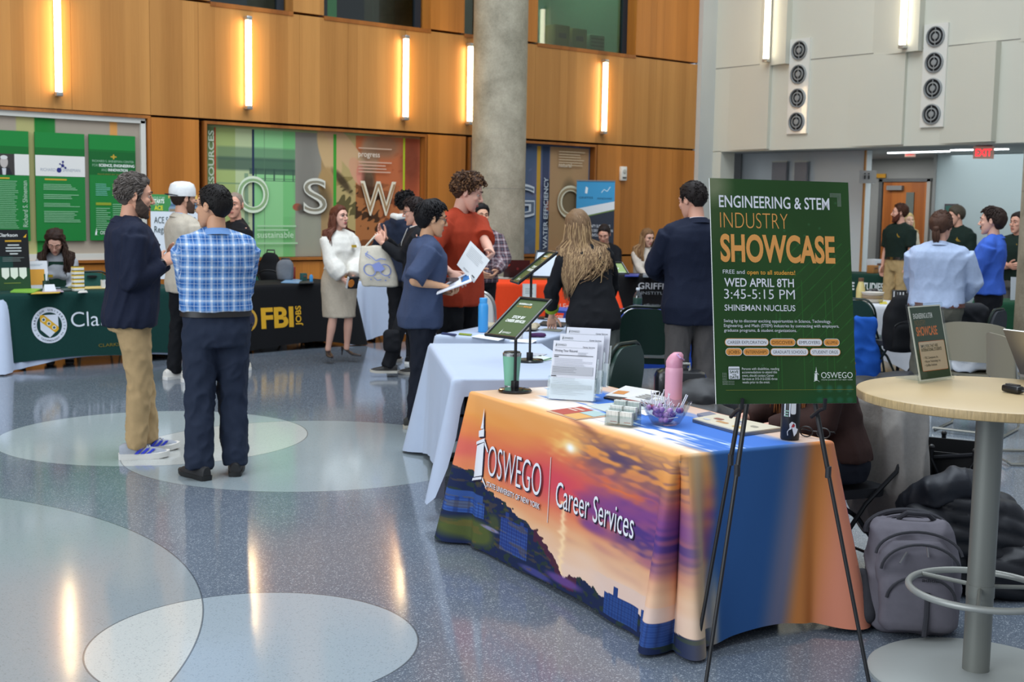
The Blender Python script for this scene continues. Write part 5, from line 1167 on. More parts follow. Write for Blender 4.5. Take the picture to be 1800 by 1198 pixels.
# group at the right
g17=gd(1582,18.4); polo=cloth('#16261F'); p17=person('bearded man in a dark green polo and tan trousers, by the studies table',g17,-142,1.79,head=(-48,0,0),R=dict(to=(.25,.03,.82)),L=dict(to=(-.27,.10,.85),pole=(-.6,-1,0)),fR=(.13,.06,-10),fL=(-.1,0,10),build=1.08,skn='#DFA890',vox=.014,top=dict(m=polo,name='polo_shirt',hem=.96,e=.024,sleeve=.9,sr=.03,cuff=.036,collar='polo'),bottom=dict(m=cloth('#B59A6C'),belt='#2A1E16',r=(.104,.094,.078,.074,.066),waist=1.0),shoes=dict(m=blackp),hair=dict(col='#4A2C1E',front=.086,side=.005,top=.014,tuft=dict(n=240,len=.03,flow='back',lift=.008,r=.004,jit=.5)),beard=dict(col='#5A2A18',t=.014),seed=59)
g18=gd(1654,10.6); p18=person('broad person with brown ponytail in a light blue shirt, seen from behind',g18,4,1.665,head=(-14,6,0),R=dict(to=(.20,.24,.98),pole=(1,-.7,0)),L=dict(to=(-.16,.25,.93),pole=(-1,-.6,0)),build=1.30,belly=.03,skn='#DDA78E',vox=.011,hs=1.08,top=dict(m=cloth('#A7B6D0',scale=40),hem=.92,e=.024,sr=.028,cuff=.02,collar='shirt',amp=.008,freq=18),bottom=dict(m=cloth('#55544A'),belt='#5A2E20',r=(.1,.092,.08,.08,.078),waist=.97,beltz=.94),shoes=dict(m=blackp),hair=dict(col='#4A3226',front=.084,side=.010,top=.016,backv=.010,tuft=dict(n=300,len=.06,flow='back',lift=.006,r=.0042,jit=.25),tail=1,bun=(-.025,-.118,.03)),seed=61)
g19=gd(1684,17.0); p19=person('young man with olive brown hair in a dark green polo, behind the light blue shirt',g19,-150,1.77,head=(-40,10,0),R=dict(to=(.25,.05,.84)),L=dict(to=(-.26,.05,.84)),build=1.0,skn='#DDA88E',vox=.015,top=dict(m=polo,name='polo_shirt',hem=.92,e=.022,sleeve=.9,sr=.03,cuff=.036,collar='polo'),bottom=dict(m=blackp),shoes=dict(m=blackp),hair=dict(col='#4A4236',front=.066,side=.016,top=.018,streak=.001,curl=.001),seed=67)
g20=gd(1744,11.9); p20=person('man with moustache and dark mullet in a bright blue shirt, facing left',g20,-82,1.715,head=(0,2,0),L=dict(to=(-.08,.30,1.06),pole=(-.5,-1,-.3),curl=.7,palm=(.5,0,.7)),R=dict(to=(.08,.32,1.08),curl=.7),build=1.04,skn='#E0AC94',vox=.011,hs=1.06,top=dict(m=cloth('#3C62BE',scale=40),hem=.93,e=.03,sr=.03,cuff=.02,collar='shirt',amp=.009,freq=17,flare=.02),bottom=dict(m=blackp,belt='#15120F',r=(.104,.094,.08,.08,.078),waist=.99),shoes=dict(m=blackp),hair=dict(col='#2E211B',front=.08,side=.010,top=.018,backv=.02,nape=-.09,burn=-.01,tuft=dict(n=360,len=.06,flow='down',lift=.012,r=.0045,jit=.5)),beard=dict(col='#2A1C16',must=1),seed=71)
g21=gd(1790,15.4); p21=person('person in a dark green polo at the edge of the right concrete column',g21,-150,1.68,head=(-10,0,0),R=dict(to=(-.05,.24,1.1),pole=(1,-.4,-.3)),L=dict(to=(.05,.22,1.06),pole=(-1,-.4,-.3)),build=1.15,skn='#D6A088',vox=.015,top=dict(m=polo,name='polo_shirt',hem=.9,e=.024,sleeve=1.0,sr=.034,cuff=.04,collar='polo',cm=plain('#8A7A2A',.8)),bottom=dict(m=cloth('#5A5854')),shoes=dict(m=blackp),hair=dict(col='#231A17',top=.024),seed=73)
g22=gd(1597,20.9); p22=person('blond person almost hidden behind the bearded man',g22,150,1.66,fem=True,skn='#E2B8A0',vox=.018,top=dict(m=cloth('#D8D0B8'),e=.02),bottom=dict(m=blackp),shoes=dict(m=blackp),hair=dict(col='#C9B07A',front=.084,side=.014,top=.018,strands=dict(n=60,len=.3,wave=.006,puff=.02,r=.013)),seed=79)
for pp,(x,y,z)in((p17,(-.08,.155,1.30)),(p19,(-.08,.145,1.30)),(p21,(-.08,.15,1.33))):
 mb=MB(); fn=flat(pp['sp'](x,y,z),(1,0,0),(0,0,1)); P=Print(mb,fn,.012); P.poly([(-.04,0),(.04,0),(.012,.018),(0,.05),(-.012,.018)],'#A8862E'); P.rect(-.05,-.012,.05,-.004,'#A8862E'); mb.build('chest_emblem',pp['root'])
# ------------------------------------------------------------------ folding tables, cloths, chairs
DKMET=mat('#1A1B1D',.45,metal=.4); TTOP=plain('#8A8378',.6)
class Cloth:
 """cloth laid over a rectangular table top: local x along length, y along width, front is -y; perimeter parameter q in metres from the front-left corner"""
 def __init__(s,L,W,h,drops,rip=.02,flare=.05,seed=1,cflare=.09,rad=.018,nrip=None,hem=.012):
  s.L,s.W,s.h=L,W,h; s.dr=drops; s.rip,s.fl,s.seed,s.cf=rip,flare,seed,cflare; s.P=2*(L+W); s.rad=rad; s.hem=hem
  g=np.random.RandomState(seed); s.ph=g.uniform(0,6.28,12); s.k=g.uniform(3.5,9,12)
 def edge(s,q):
  q=np.mod(q,s.P); L,W=s.L,s.W; x=np.where(q<L,q-L/2,np.where(q<L+W,L/2,np.where(q<2*L+W,L/2-(q-L-W),-L/2))); y=np.where(q<L,-W/2,np.where(q<L+W,-W/2+q-L,np.where(q<2*L+W,W/2,W/2-(q-2*L-W))))
  nx=np.where(q<L,0,np.where(q<L+W,1,np.where(q<2*L+W,0,-1))); ny=np.where(q<L,-1,np.where(q<L+W,0,np.where(q<2*L+W,1,0))); return x,y,nx.astype(float),ny.astype(float)
 def corner(s,q):
  """signed closeness to the corners 0..1"""
  q=np.mod(q,s.P); L,W=s.L,s.W; cs=[0,L,L+W,2*L+W,s.P]; return np.min([np.abs(q-c)for c in cs],axis=0)
 def drop(s,q):
  q=np.mod(q,s.P); L,W=s.L,s.W; f,r,b,l=s.dr; base=np.where(q<L,f,np.where(q<L+W,r,np.where(q<2*L+W,b,l)))
  cs=((0,f,l),(L,f,r),(L+W,r,b),(2*L+W,b,l),(s.P,f,l)); out=base.astype(float)
  for c,a,bb in cs:
   d=np.abs(q-c); ext=min(a,bb); tgt=min(max(a,bb)+.4*ext,s.h-.004)if ext>.12 else max(min(a,bb),.0)
   w=np.clip(1-d/max(.32,ext*.9),0,1)**1.3 if ext>.12 else np.clip(1-d/.05,0,1)
   out=out*(1-w)+tgt*w if ext>.12 else np.where(w>0,out*(1-w)+max(a,bb)*w*1.0,out)
  return np.minimum(out+.010*np.sin(q*5+s.ph[0]),s.h-.004)*(base>=-1)
 def pos(s,q,t,off=0.0):
  q=np.asarray(q,float); t=np.asarray(t,float); x,y,nx,ny=s.edge(q)
  d=s.corner(q); k=np.clip(t/.7,0,1.2); cw=np.exp(-(d/.13)**2); cs=[0,s.L,s.L+s.W,2*s.L+s.W,s.P]
  # blend the outward direction around the corners
  qm=np.mod(q,s.P); mx,my=nx.copy(),ny.copy()
  for c,(ax,ay)in zip(cs,((-1,0),(1,0),(0,1),(-1,0),(0,-1))):
   dd=np.abs(qm-c); w=.5*np.exp(-(dd/.10)**2); other={0:(-1,0),1:None}
  L,W=s.L,s.W
  for c,n1,n2 in((0,(-1,0),(0,-1)),(L,(0,-1),(1,0)),(L+W,(1,0),(0,1)),(2*L+W,(0,1),(-1,0)),(s.P,(-1,0),(0,-1))):
   sd=(qm-c); w=np.clip(.5+.5*np.tanh(sd/.05),0,1); near=np.abs(sd)<.24
   fx=n1[0]*(1-w)+n2[0]*w; fy=n1[1]*(1-w)+n2[1]*w; nn=np.sqrt(fx*fx+fy*fy); mx=np.where(near,fx/nn,mx); my=np.where(near,fy/nn,my)
  rp=sum(np.sin(q*s.k[i]*(1.3 if i<3 else 2.4)+s.ph[i])*(1.0 if i<3 else .4)for i in range(6))/3
  gv=0 if getattr(s,'groove',None)is None else-.16*np.exp(-((q-s.groove)/.022)**2)*np.clip(t/.25,0,1)+.05*np.exp(-((np.abs(q-s.groove)-.07)/.03)**2)*k
  o=gv+s.fl*k+s.rip*rp*k**1.3+s.cf*cw*k*(1+1.1*np.sin(d*34+1.2)*np.exp(-(d/.2)**2))+off
  rr=s.rad; drp=np.where(t<rr,rr-np.sqrt(np.maximum(0,rr*rr-t*t)),t); inn=np.where(t<rr,t,rr)
  return np.stack([x+mx*(o+inn*.6-rr*.35),y+my*(o+inn*.6-rr*.35),s.h+off*(t<.01)-np.maximum(0,np.where(t<rr,t*t/(2*rr),t-rr/2))],-1)
 def mesh(s,name,parent=None,m=None,nq=220,nt=22,paint=None,nl=None,nw=None,thick=.004,top_m=None):
  q=np.linspace(0,s.P,nq,endpoint=False); V=[]; D=s.drop(q); Q=[]; T=[]
  for i in range(nt):
   t=D*(i/(nt-1)); V.append(s.pos(q,t)); Q.append(q); T.append(t)
  nb=nq*nt; V=np.concatenate(V); F=[]
  for i in range(nt-1):
   for j in range(nq):
    a=i*nq+j; b=i*nq+(j+1)%nq; F.append((a,a+nq,b+nq,b))
  # the top: rings shrinking to the middle line
  nr=10 if paint is None else 60; base=V[:nq]; rings_=[base]
  for i in range(1,nr+1):
   f=1-i/(nr+.0); p=base.copy(); p[:,0]*=f if s.L<=s.W else 1; p[:,1]*=f; 
   p[:,0]=base[:,0]*(f+(1-f)*max(0,1-s.W/s.L)); p[:,2]=s.h; rings_.append(p)
  off=nb; VV=[V]
  for i in range(1,nr+1):
   VV.append(rings_[i]); prev=0 if i==1 else off+(i-2)*nq; cur=off+(i-1)*nq
   for j in range(nq):F.append((prev+j,prev+(j+1)%nq,cur+(j+1)%nq,cur+j))
  V=np.concatenate(VV); me=bpy.data.meshes.new(name); me.from_pydata(V.tolist(),[],F); me.materials.append(m)
  if paint:
   Qf=np.concatenate(Q+[np.tile(q,nr)]); Tf=np.concatenate(T+[np.full(nq*nr,-1.0)])
   a=me.color_attributes.new('print','FLOAT_COLOR','POINT'); c=paint(Qf,Tf,V); a.data.foreach_set('color',np.c_[c,np.ones(len(c))].ravel().astype(np.float32))
  me.polygons.foreach_set('use_smooth',[True]*len(F)); o=bpy.data.objects.new(name,me); COL.objects.link(o)
  if parent:o.parent=parent
  s.ob=o; return o
 def surf(s,q0,top,flip=False):
  """map for lettering: u metres along the front from q0, v metres up from depth `top` below the edge"""
  def fn(u,v,o):
   p=s.pos(np.array([q0+u]),np.array([max(.0,top-v)]),0.0)[0]; e=1e-3
   a=s.pos(np.array([q0+u+e]),np.array([max(.0,top-v)]),0.0)[0]-p; b=s.pos(np.array([q0+u]),np.array([max(0,top-v+e)]),0.0)[0]-p
   n=nrm(np.cross(b,a)); 
   if n@np.array([*[k[0]for k in s.edge(np.array([q0+u]))[2:]],0])<0:n=-n
   return p+n*(o+.0015)
  return fn
def table(label,c,rz,L=1.80,W=.74,h=.735,group='folding tables'):
 t=thing('folding_table',label,'table',(c[0],c[1],0),rz,group)
 b=MB(); b.box((0,0,h-.014),(L-.01,W-.01,.026),TTOP,bev=.008); b.build('table_top',t)
 for sx in(-1,1):
  for sy in(-1,1):
   b=MB(); x=sx*(L/2-.26); b.tube([(x,sy*(W/2-.09),h-.03),(x,sy*(W/2-.09),.012)],.013,DKMET,n=8); b.tube([(x+sx*.0,sy*(W/2-.09),.012),(x,sy*(W/2-.30),.012)],.013,DKMET,n=8); b.build('leg',t)
  b=MB(); b.tube([(x,-(W/2-.09),.30),(x,W/2-.09,.30)],.010,DKMET,n=8); b.tube([(x,0,.30),(x-sx*.30,0,h-.03)],.008,DKMET,n=8); b.build('brace',t)
 return t
def laid(label,c,rz,cl,m,name='tablecloth',nq=220,nt=20,paint=None,cat='tablecloth',group=None,parts=None):
 o=cl.mesh(name,None,m,nq,nt,paint); o.location=(c[0],c[1],0); o.rotation_euler=(0,0,rz); tag(o,label,cat,group); return o
def frame2(A,B,W):
 """table with its front edge from A to B (left to right seen from the front), width W behind"""
 A,B=np.asarray(A)[:2],np.asarray(B)[:2]; u=nrm(B-A); n=np.array([-u[1],u[0]]); c=(A+B)/2+n*W/2; return c,math.atan2(u[1],u[0]),np.linalg.norm(B-A)
def loc2(c,rz,x,y,z):return np.array([c[0]+x*math.cos(rz)-y*math.sin(rz),c[1]+x*math.sin(rz)+y*math.cos(rz),z])

# --- sunset table in the foreground
cA,rA,LA=frame2(at(828,686,z=.755),at(1195,798,z=.755),.74); HA_=.752
table('folding table under the sunset printed cloth in the foreground',cA,rA,LA,.74,HA_-.006)
sun=Cloth(LA,.74,HA_,(.745,.70,.55,.70),rip=.008,flare=.03,seed=4,cflare=.065); sun.groove=LA
def paint_sun(q,t,V):
 L,W=LA,.74; n=len(q); c=Canvas(q[:,None]*0,t[:,None]*0,'#E0985C')
 front=(t>=0)&((q<L)); u=np.where(q<L,q,0)/L; 
 # artwork coordinate: u along the front, v from 0 at the hem to 1 at the front edge, running on over the top
 top=t<0; uu=np.where(top,(V[:,0]+L/2)/L,u); vv=np.where(top,1+(V[:,1]+W/2)/.745,1-t/.745)
 rs=(t>=0)&(q>=L)&(q<L+W); uu=np.where(rs,1.0+(q-L)/L,uu); left=(t>=0)&(q>2*L+W); uu=np.where(left,(q-s_P)/L,uu)
 back=(t>=0)&(q>=L+W)&(q<=2*L+W); uu=np.where(back,1-(q-L-W)/L,uu)
 U,Vv=uu[:,None],vv[:,None]; c.U,c.V=U,Vv
 nz=c.noise(3,9,(1.8,3.0)); n2=c.noise(8,22,(1.5,3.5)); n3=c.noise(15,55,(1.5,1.5))
 sky=[(.18,'#EBC9B2'),(.34,'#E8B487'),(.46,'#E58E5A'),(.60,'#D9685A'),(.70,'#E07C4E'),(.85,'#E89A50'),(1.0,'#E9A766'),(1.25,'#E6C2A0')]
 xs=np.array([a for a,_ in sky]); cols=np.array([c._rgb(h)for _,h in sky]); vw=Vv[:,0]+.03*nz[:,0]+.02*(U[:,0]-.3)
 c.c=np.stack([np.interp(vw,xs,cols[:,i])for i in range(3)],-1)[:,None,:]
 warm=np.exp(-((U-.50)/.22)**2-((Vv-.62)/.16)**2); c.mix(warm,'#D0405A',.75)
 pur=smooth01((U-.58+.10*nz)/.18)*np.exp(-((Vv-.58+.08*nz)/.16)**2)*(U<1.3); c.mix(pur,'#70408C',.85)
 pur2=smooth01((U-.74)/.1)*np.exp(-((Vv-.50+.06*n2)/.07)**2)*(U<1.05); c.mix(pur2,'#42337A',.8)
 vio=smooth01((U-.52)/.15)*np.exp(-((Vv-.86+.05*n2)/.10)**2)*smooth01((n2+.35)/.6)*(U<1.02); c.mix(vio,'#5E4468',.65)
 c.mix(np.exp(-((U-.77)/.10)**2-((Vv-.87)/.05)**2)*smooth01((n2+.8)/.6),'#4E4266',.8)
 c.mix(np.exp(-((U-.60)/.09)**2-((Vv-1.0+.6*(U-.6))/.03)**2),'#7A4A42',.8)
 c.mix(np.exp(-((U-.80)/.12)**2-((Vv-.70+.03*n2)/.02)**2),'#E8703A',.7)
 c.mix(np.exp(-((U-.54)/.075)**2-((Vv-.86+.04*n2-.3*(U-.54))/.045)**2),'#F6C070',.95); c.mix(np.exp(-((U-.56)/.035)**2-((Vv-.84)/.028)**2),'#FFE9B0',.9); c.mix(np.exp(-((U-.558)/.016)**2-((Vv-.842)/.022)**2),'#FFFFFF',1)
 # lake glow, sun streak and treeline with campus buildings
 c.mix(np.exp(-((U-.545-.01*n2)/.012)**2)*(Vv<.52)*(Vv>.10),'#FFD9A8',.85)
 c.mix((Vv<.22)*smooth01((U-.65)/.1)*(U<1.0),'#D9C2BC',.5)
 tl=np.interp(U[:,0],[-.4,-.05,0,.06,.14,.22,.30,.36,.42,.50,.56,.60,.66,.72,.80,1.0,1.4],[.50,.50,.50,.46,.40,.37,.33,.30,.27,.19,.09,.11,.13,.10,.11,.09,.1])[:,None]+.014*n2+.012*n3+.008*np.abs(n3)
 on=(Vv<tl)*(U<1.35); c.mix(on,'#1C2748',1.0); c.mix(on*(n3>.45),'#2C3A30',.8); c.mix(on*(U>.40)*(U<.62)*(Vv>tl-.06),'#5A2436',.7)
 def bld(u0,u1,v0,v1,h,rows,colm):
  mk=(U>u0)*(U<u1)*(Vv>v0)*(Vv<v1); c.mix(mk,h,1); fr=np.mod((Vv-v0)/(v1-v0)*rows,1); c.mix(mk*(fr<.38),colm,.55); fu=np.mod((U-u0)/(u1-u0)*rows*1.3,1); c.mix(mk*(fu<.25),'#1E2A52',.45)
 bld(.005,.13,.20,.30,'#2C4A8C',5,'#4A6EB0'); c.mix((U>.0)*(U<.12)*(Vv>.30)*(Vv<.345),'#33508C',1); bld(.225,.37,.07,.27,'#2A3F80',9,'#45619F'); bld(.25,.27,.27,.31,'#2A3F80',2,'#2A3F80'); bld(.33,.35,.24,.29,'#2A3F80',2,'#2A3F80'); bld(.75,.90,.02,.14,'#24407C',9,'#3A5A98'); bld(.79,.81,.14,.19,'#24407C',2,'#24407C'); bld(.91,1.0,.03,.15,'#2A4684',9,'#3E5E9C')
 c.ell(.09,.10,.10,.08,'#56602E',.9,soft=.5); c.ell(.19,.21,.03,.05,'#4A5230',.8,soft=.7); c.ell(.17,.16,.05,.012,'#8A86A8',.9,soft=.4); c.ell(.42,.03,.08,.02,'#4A4A8C',.8,soft=.5); c.ell(.56,.07,.08,.025,'#6A4A92',.8,soft=.6); c.mix(on*(n2>.5)*(U<.5),'#7A5C30',.35)
 # top face: blue sky with bright cloud drifting in from the near edge
 if top.any():
  T2=(vv[:,None]-1)*.745/W; cloud=smooth01((.46-T2-.30*(U-.55)+.16*nz+.10*n2)/.18); tt=top[:,None].astype(float)
  c.mix(tt*smooth01((T2-.12)/.1),'#4474C4',1.0); c.mix(tt*cloud*smooth01((T2-.03)/.12),'#F2E2D2',.95); c.mix(tt*np.exp(-((T2-.30-.2*(U-.5))/.05)**2)*smooth01(n2+.3),'#FFFFFF',.7)
  c.mix(tt*smooth01((.22-U+.1*nz)/.1)*smooth01((.5-T2)/.2),'#EBC3A0',.9); c.mix(tt*smooth01((T2-.72-.05*nz)/.12),'#E8BE9A',.85)
 # right side: blue running to orange and pink
 R_=rs[:,None].astype(float); w_=(q[:,None]-L)/W; tv=np.maximum(t,0)[:,None]
 c.mix(R_*smooth01((w_-.13-.03*np.sin(tv*9))/.10),'#35619C',1.0); c.mix(R_*np.exp(-((w_-.10)/.05)**2),'#CDB694',.8); c.mix(R_*np.exp(-((w_-.20)/.03)**2)*smooth01((tv-.4)/.2),'#C8B79E',.8)
 c.mix(R_*smooth01((w_-.56+.22*(tv-.3))/.16),'#7E7C92',.9); c.mix(R_*smooth01((w_-.72+.20*(tv-.3))/.12),'#D08448',1.0); c.mix(R_*smooth01((w_-.90+.14*(tv-.2))/.10),'#DC8C74',.9); c.mix(R_*smooth01((w_-.98)/.05)*(tv>.5),'#1C2748',.9)
 c.U,c.V=q[:,None],t[:,None]; return c.linear().reshape(-1,3)
s_P=sun.P
so=laid('printed cloth with orange sunset, campus buildings and Career Services lettering, on the foreground table',cA,rA,sun,vcol_mat('sunset_print',rough=.82),nq=1500,nt=190,paint=paint_sun)
pm=MB(); P=Print(pm,sun.surf(0,.745),.0026,.0004); P.sub=4
def shadowed(t,u,v,h,w,bold,col='#E9E9EE',sh_='#2A2438',d=.006):P.text(t,u+d,v-d,h,sh_,w=w,bold=bold); P.text(t,u,v,h,col,w=w,bold=bold)
K_=LA/1.72
for d_,cc in((.006,'#2A2438'),(0,'#E9E9EE')):tower_logo(P,.105+d_,.325-d_,.355,cc)
shadowed('OSWEGO',.25,.37,.155,.50*K_,-.012); shadowed('STATE UNIVERSITY OF NEW YORK',.25,.315,.026,.50*K_,.008,d=.003)
o=pm.build('wordmark',so); pm=MB(); P=Print(pm,sun.surf(0,.745),.0026,.0004); P.sub=4; P.rect(.815,.27,.821,.56,'#D8C6C0'); shadowed('Career Services',.88,.36,.115,.60*K_,-.002)
o=pm.build('department_name',so)

# --- white tables behind it
cB,rB,LB=frame2(at(755,603,z=.745),at(797,665,z=.745),.76)
WCL=cloth('#B4BFD2',.85,14,.12,.03)
table('folding table under the white cloth behind the sunset table',cB,rB,LB,.74,.738)
laid('white cloth on the table right behind the sunset table',cB,rB,Cloth(LB,.76,.745,(.66,.10,.3,.62),rip=.016,flare=.03,seed=9,cflare=.07),WCL,nq=360,nt=26)
u_=nrm(np.array([.886,.464])); v_=np.array([u_[1],-u_[0]]); cC=np.array([5.168,7.18])+u_*.90+v_*.38; rC=math.atan2(u_[1],u_[0])
table('folding table under the second white cloth, with the blue bottle on it',cC,rC,1.80,.74,.738)
laid('white cloth on the second table, under the blue bottle and papers',cC,rC,Cloth(1.80,.76,.745,(.16,.2,.3,.25),rip=.012,flare=.03,seed=12,cflare=.05),WCL)
# --- blue table
bA=at(982,553,z=.745); bu=nrm(np.array([.75,-.66])); bv=np.array([-bu[1],bu[0]]); cD=bA[:2]+bu*1.0+bv*.50; rD=math.atan2(bu[1],bu[0])
table('folding table under the royal blue cloth',cD,rD,1.85,.74,.738); laid('royal blue cloth on the table behind the green folding chairs',cD,rD,Cloth(1.85,.76,.745,(.46,.5,.46,.4),rip=.02,flare=.05,seed=15),cloth('#2145A0',scale=40))
# --- green Clarkson table and black FBI table by the wood wall
fA=at(28,523,z=.745); fB=at(296,507,z=.745); cE,rE,LE=frame2((fA[0],12.28),(fA[0]+2.02,12.42),.76)
table('folding table under the green university cloth',cE,rE,LE,.74,.735)
laid('white under-cloth showing at the left end of the green table',cE,rE,Cloth(LE,.76,.739,(.66,.6,.6,.70),rip=.014,flare=.045,seed=21,cflare=.12),WCL)
gcl=Cloth(LE+.012,.772,.748,(.655,.60,.6,.06),rip=.006,flare=.062,seed=22,cflare=.05); go=laid('dark green cloth with round seal and Clarkson lettering, by the wood wall',cE,rE,gcl,cloth('#0C3631',scale=50))
pm=MB(); P=Print(pm,gcl.surf(0,.655),.0015,.0004)
P.disc(.46,.33,.175,'#D6DCE6',48); P.disc(.46,.33,.125,'#0C3631',40); P.poly([(.37,.43),(.55,.43),(.55,.29),(.46,.21),(.37,.29)],'#D6DCE6'); P.poly([(.37,.43),(.41,.43),(.55,.31),(.55,.285),(.515,.255),(.37,.37)],'#D9A82A')
for x,y in((.405,.385),(.455,.345),(.505,.305)):P.disc(x,y,.021,'#E8E4D0',16); P.disc(x,y,.013,'#3A5A70',14)
def arc_text(t,cx,cy,r,a0,a1,h,col,flip=False):
 for i,ch in enumerate(t):
  a=math.radians(a0+(a1-a0)*i/(len(t)-1))
  if ch!=' ':P.text(ch,cx+r*math.cos(a),cy+r*math.sin(a),h,col,al='c',ang=a-PI/2 if not flip else a+PI/2,up=False,bold=.01)
P.k+=1; arc_text('CLARKSON UNIVERSITY',.46,.33,.139,196,-16,.021,'#1A2E44'); arc_text('18 TECHNOLOGY 96',.46,.33,.158,212,328,.018,'#1A2E44',True)
pm.build('seal',go); pm=MB(); P=Print(pm,gcl.surf(0,.655),.0015,.0004); P.text('Clarkson',.68,.30,.155,'#DCE2EA',w=.80,bold=-.006); pm.build('wordmark',go); pm=MB(); P=Print(pm,gcl.surf(0,.655),.0015,.0004); P.text('CLARKSON.EDU',.95,.085,.034,'#7A6A22',w=.46); pm.build('web_address',go)
cF,rF,LF=frame2((6.28,12.46),(7.86,12.60),.76)
table('folding table under the black recruiting cloth',cF,rF,LF,.74,.735)
bcl=Cloth(LF,.772,.748,(.68,.66,.6,.6),rip=.010,flare=.055,seed=25,cflare=.06); bo=laid('black cloth with yellow FBI JOBS lettering, by the wood wall',cF,rF,bcl,cloth('#0F1013',scale=50))
pm=MB(); P=Print(pm,bcl.surf(0,.68),.0015,.0004); P.text('FBI',.30,.20,.225,'#D9A62A',w=.43,bold=.035); P.text('JOBS',.83,.20,.075,'#D9A62A',w=.225,bold=.02,ang=PI/2); pm.build('lettering',bo); pm=MB(); P=Print(pm,bcl.surf(0,.68),.0015,.0004); P.disc(.12,.30,.13,'#C69A3A',32); P.disc(.12,.30,.10,'#2A3046',32); pm.build('seal',bo)
# --- white table right of the woman, orange, black (Griffiss)
wl=at(655,494,z=.745); cG,rG,LG=frame2((8.02,12.74),(9.26,12.48),.76)
table('folding table under the white cloth behind the woman in the white sweater',cG,rG,LG,.74,.735); laid('white cloth hanging long at its corner, behind the woman in the white sweater',cG,rG,Cloth(LG,.772,.746,(.66,.6,.5,.42),rip=.02,flare=.05,seed=27,cflare=.13),WCL)
oc=at(968,489,d=15.4); az=math.atan2(oc[1],oc[0])-PI/2+.06; rH=az; cH=oc[:2]+np.array([-math.sin(az),math.cos(az)])*.1
table('folding table under the orange cloth',cH,rH,1.55,.74,.735); ocl=Cloth(1.55,.772,.746,(.50,.5,.4,.44),rip=.022,flare=.05,seed=29,cflare=.09); oo=laid('bright orange cloth behind the leaning blonde woman',cH,rH,ocl,cloth('#F0481E',scale=40,amt=.05))
pm=MB(); P=Print(pm,ocl.surf(0,.50),.002,.0004); P.text('Electrical Engineering',.60,.19,.068,'#F2C8B8',w=.68); P.text('Computer Science',.78,.07,.068,'#F2C8B8',w=.52); pm.build('lettering',oo)
kc=at(1142,484,d=17.3); az=math.atan2(kc[1],kc[0])-PI/2-.02; rI=az; cI=kc[:2]+np.array([-math.sin(az),math.cos(az)])*.3
table('folding table under the black institute cloth',cI,rI,1.78,.74,.735); kcl=Cloth(1.78,.772,.748,(.72,.7,.6,.7),rip=.010,flare=.05,seed=31,cflare=.06); ko=laid('black cloth with white GRIFFISS INSTITUTE lettering',cI,rI,kcl,cloth('#141416',scale=50))
pm=MB(); P=Print(pm,kcl.surf(0,.72),.002,.0004); P.text('GRIFFISS',.74,.535,.088,'#D8DADC',w=.47,bold=.012); P.text('INSTITUTE',.78,.46,.042,'#9EA4A8',w=.42); P.text('griffissinstitute.org',.82,.30,.036,'#8E9498',w=.34)
pm.build('lettering',ko); pm=MB(); P=Print(pm,kcl.surf(0,.72),.002,.0004); P.poly([(1.25,.52),(1.30,.60),(1.36,.56),(1.34,.48),(1.29,.44)],'#BFD8DA'); P.poly([(1.23,.56),(1.26,.62),(1.28,.60),(1.25,.45),(1.29,.41),(1.22,.43)],'#8FB6BC'); P.poly([(1.30,.47),(1.40,.50),(1.38,.44)],'#E8EEF0'); pm.build('bird_emblem',ko)
# --- right hand tables
sc_=at(1562,476,d=18.95); az=math.atan2(sc_[1],sc_[0])-PI/2-.05; rJ=az; cJ=sc_[:2]+np.array([-math.sin(az),math.cos(az)])*.2
table('folding table under the dark green studies cloth',cJ,rJ,1.36,.74,.735); scl=Cloth(1.36,.772,.748,(.72,.7,.6,.7),rip=.010,flare=.05,seed=33,cflare=.06); jo=laid('dark green cloth with white STUDIES lettering, in front of the passage',cJ,rJ,scl,cloth('#16382C',scale=50))
pm=MB(); P=Print(pm,scl.surf(0,.72),.002,.0004); u0=.68+(1516-1562)*18.95/F_PX; P.text('STUDIES',u0,.47,.115,'#DDE2DE',w=.345,bold=.03); P.text('E',u0-.13,.47,.115,'#DDE2DE',w=.05,bold=.03); pm.build('lettering',jo)
fc=at(1548,527,d=12.7); az=math.atan2(fc[1],fc[0])-PI/2; rK=az; cK=fc[:2]+np.array([-math.sin(az),math.cos(az)])*.2
table('folding table under the white cloth with food and boxes, right of the green poster',cK,rK,.92,.74,.735); laid('white cloth on the table with food and boxes, right of the green poster',cK,rK,Cloth(.92,.772,.746,(.56,.5,.4,.5),rip=.02,flare=.05,seed=35,cflare=.09),cloth('#C9CACC',.85,14))
gc=at(1778,527,d=13.4); rL_=rK-.1; cL=gc[:2]+np.array([.12,.16]); table('folding table under the green cloth at the right column',cL,rL_,.6,.7,.735); laid('green cloth on the table at the right column',cL,rL_,Cloth(.6,.72,.746,(.60,.5,.5,.6),rip=.014,flare=.05,seed=37),cloth('#1C4A32',scale=40))

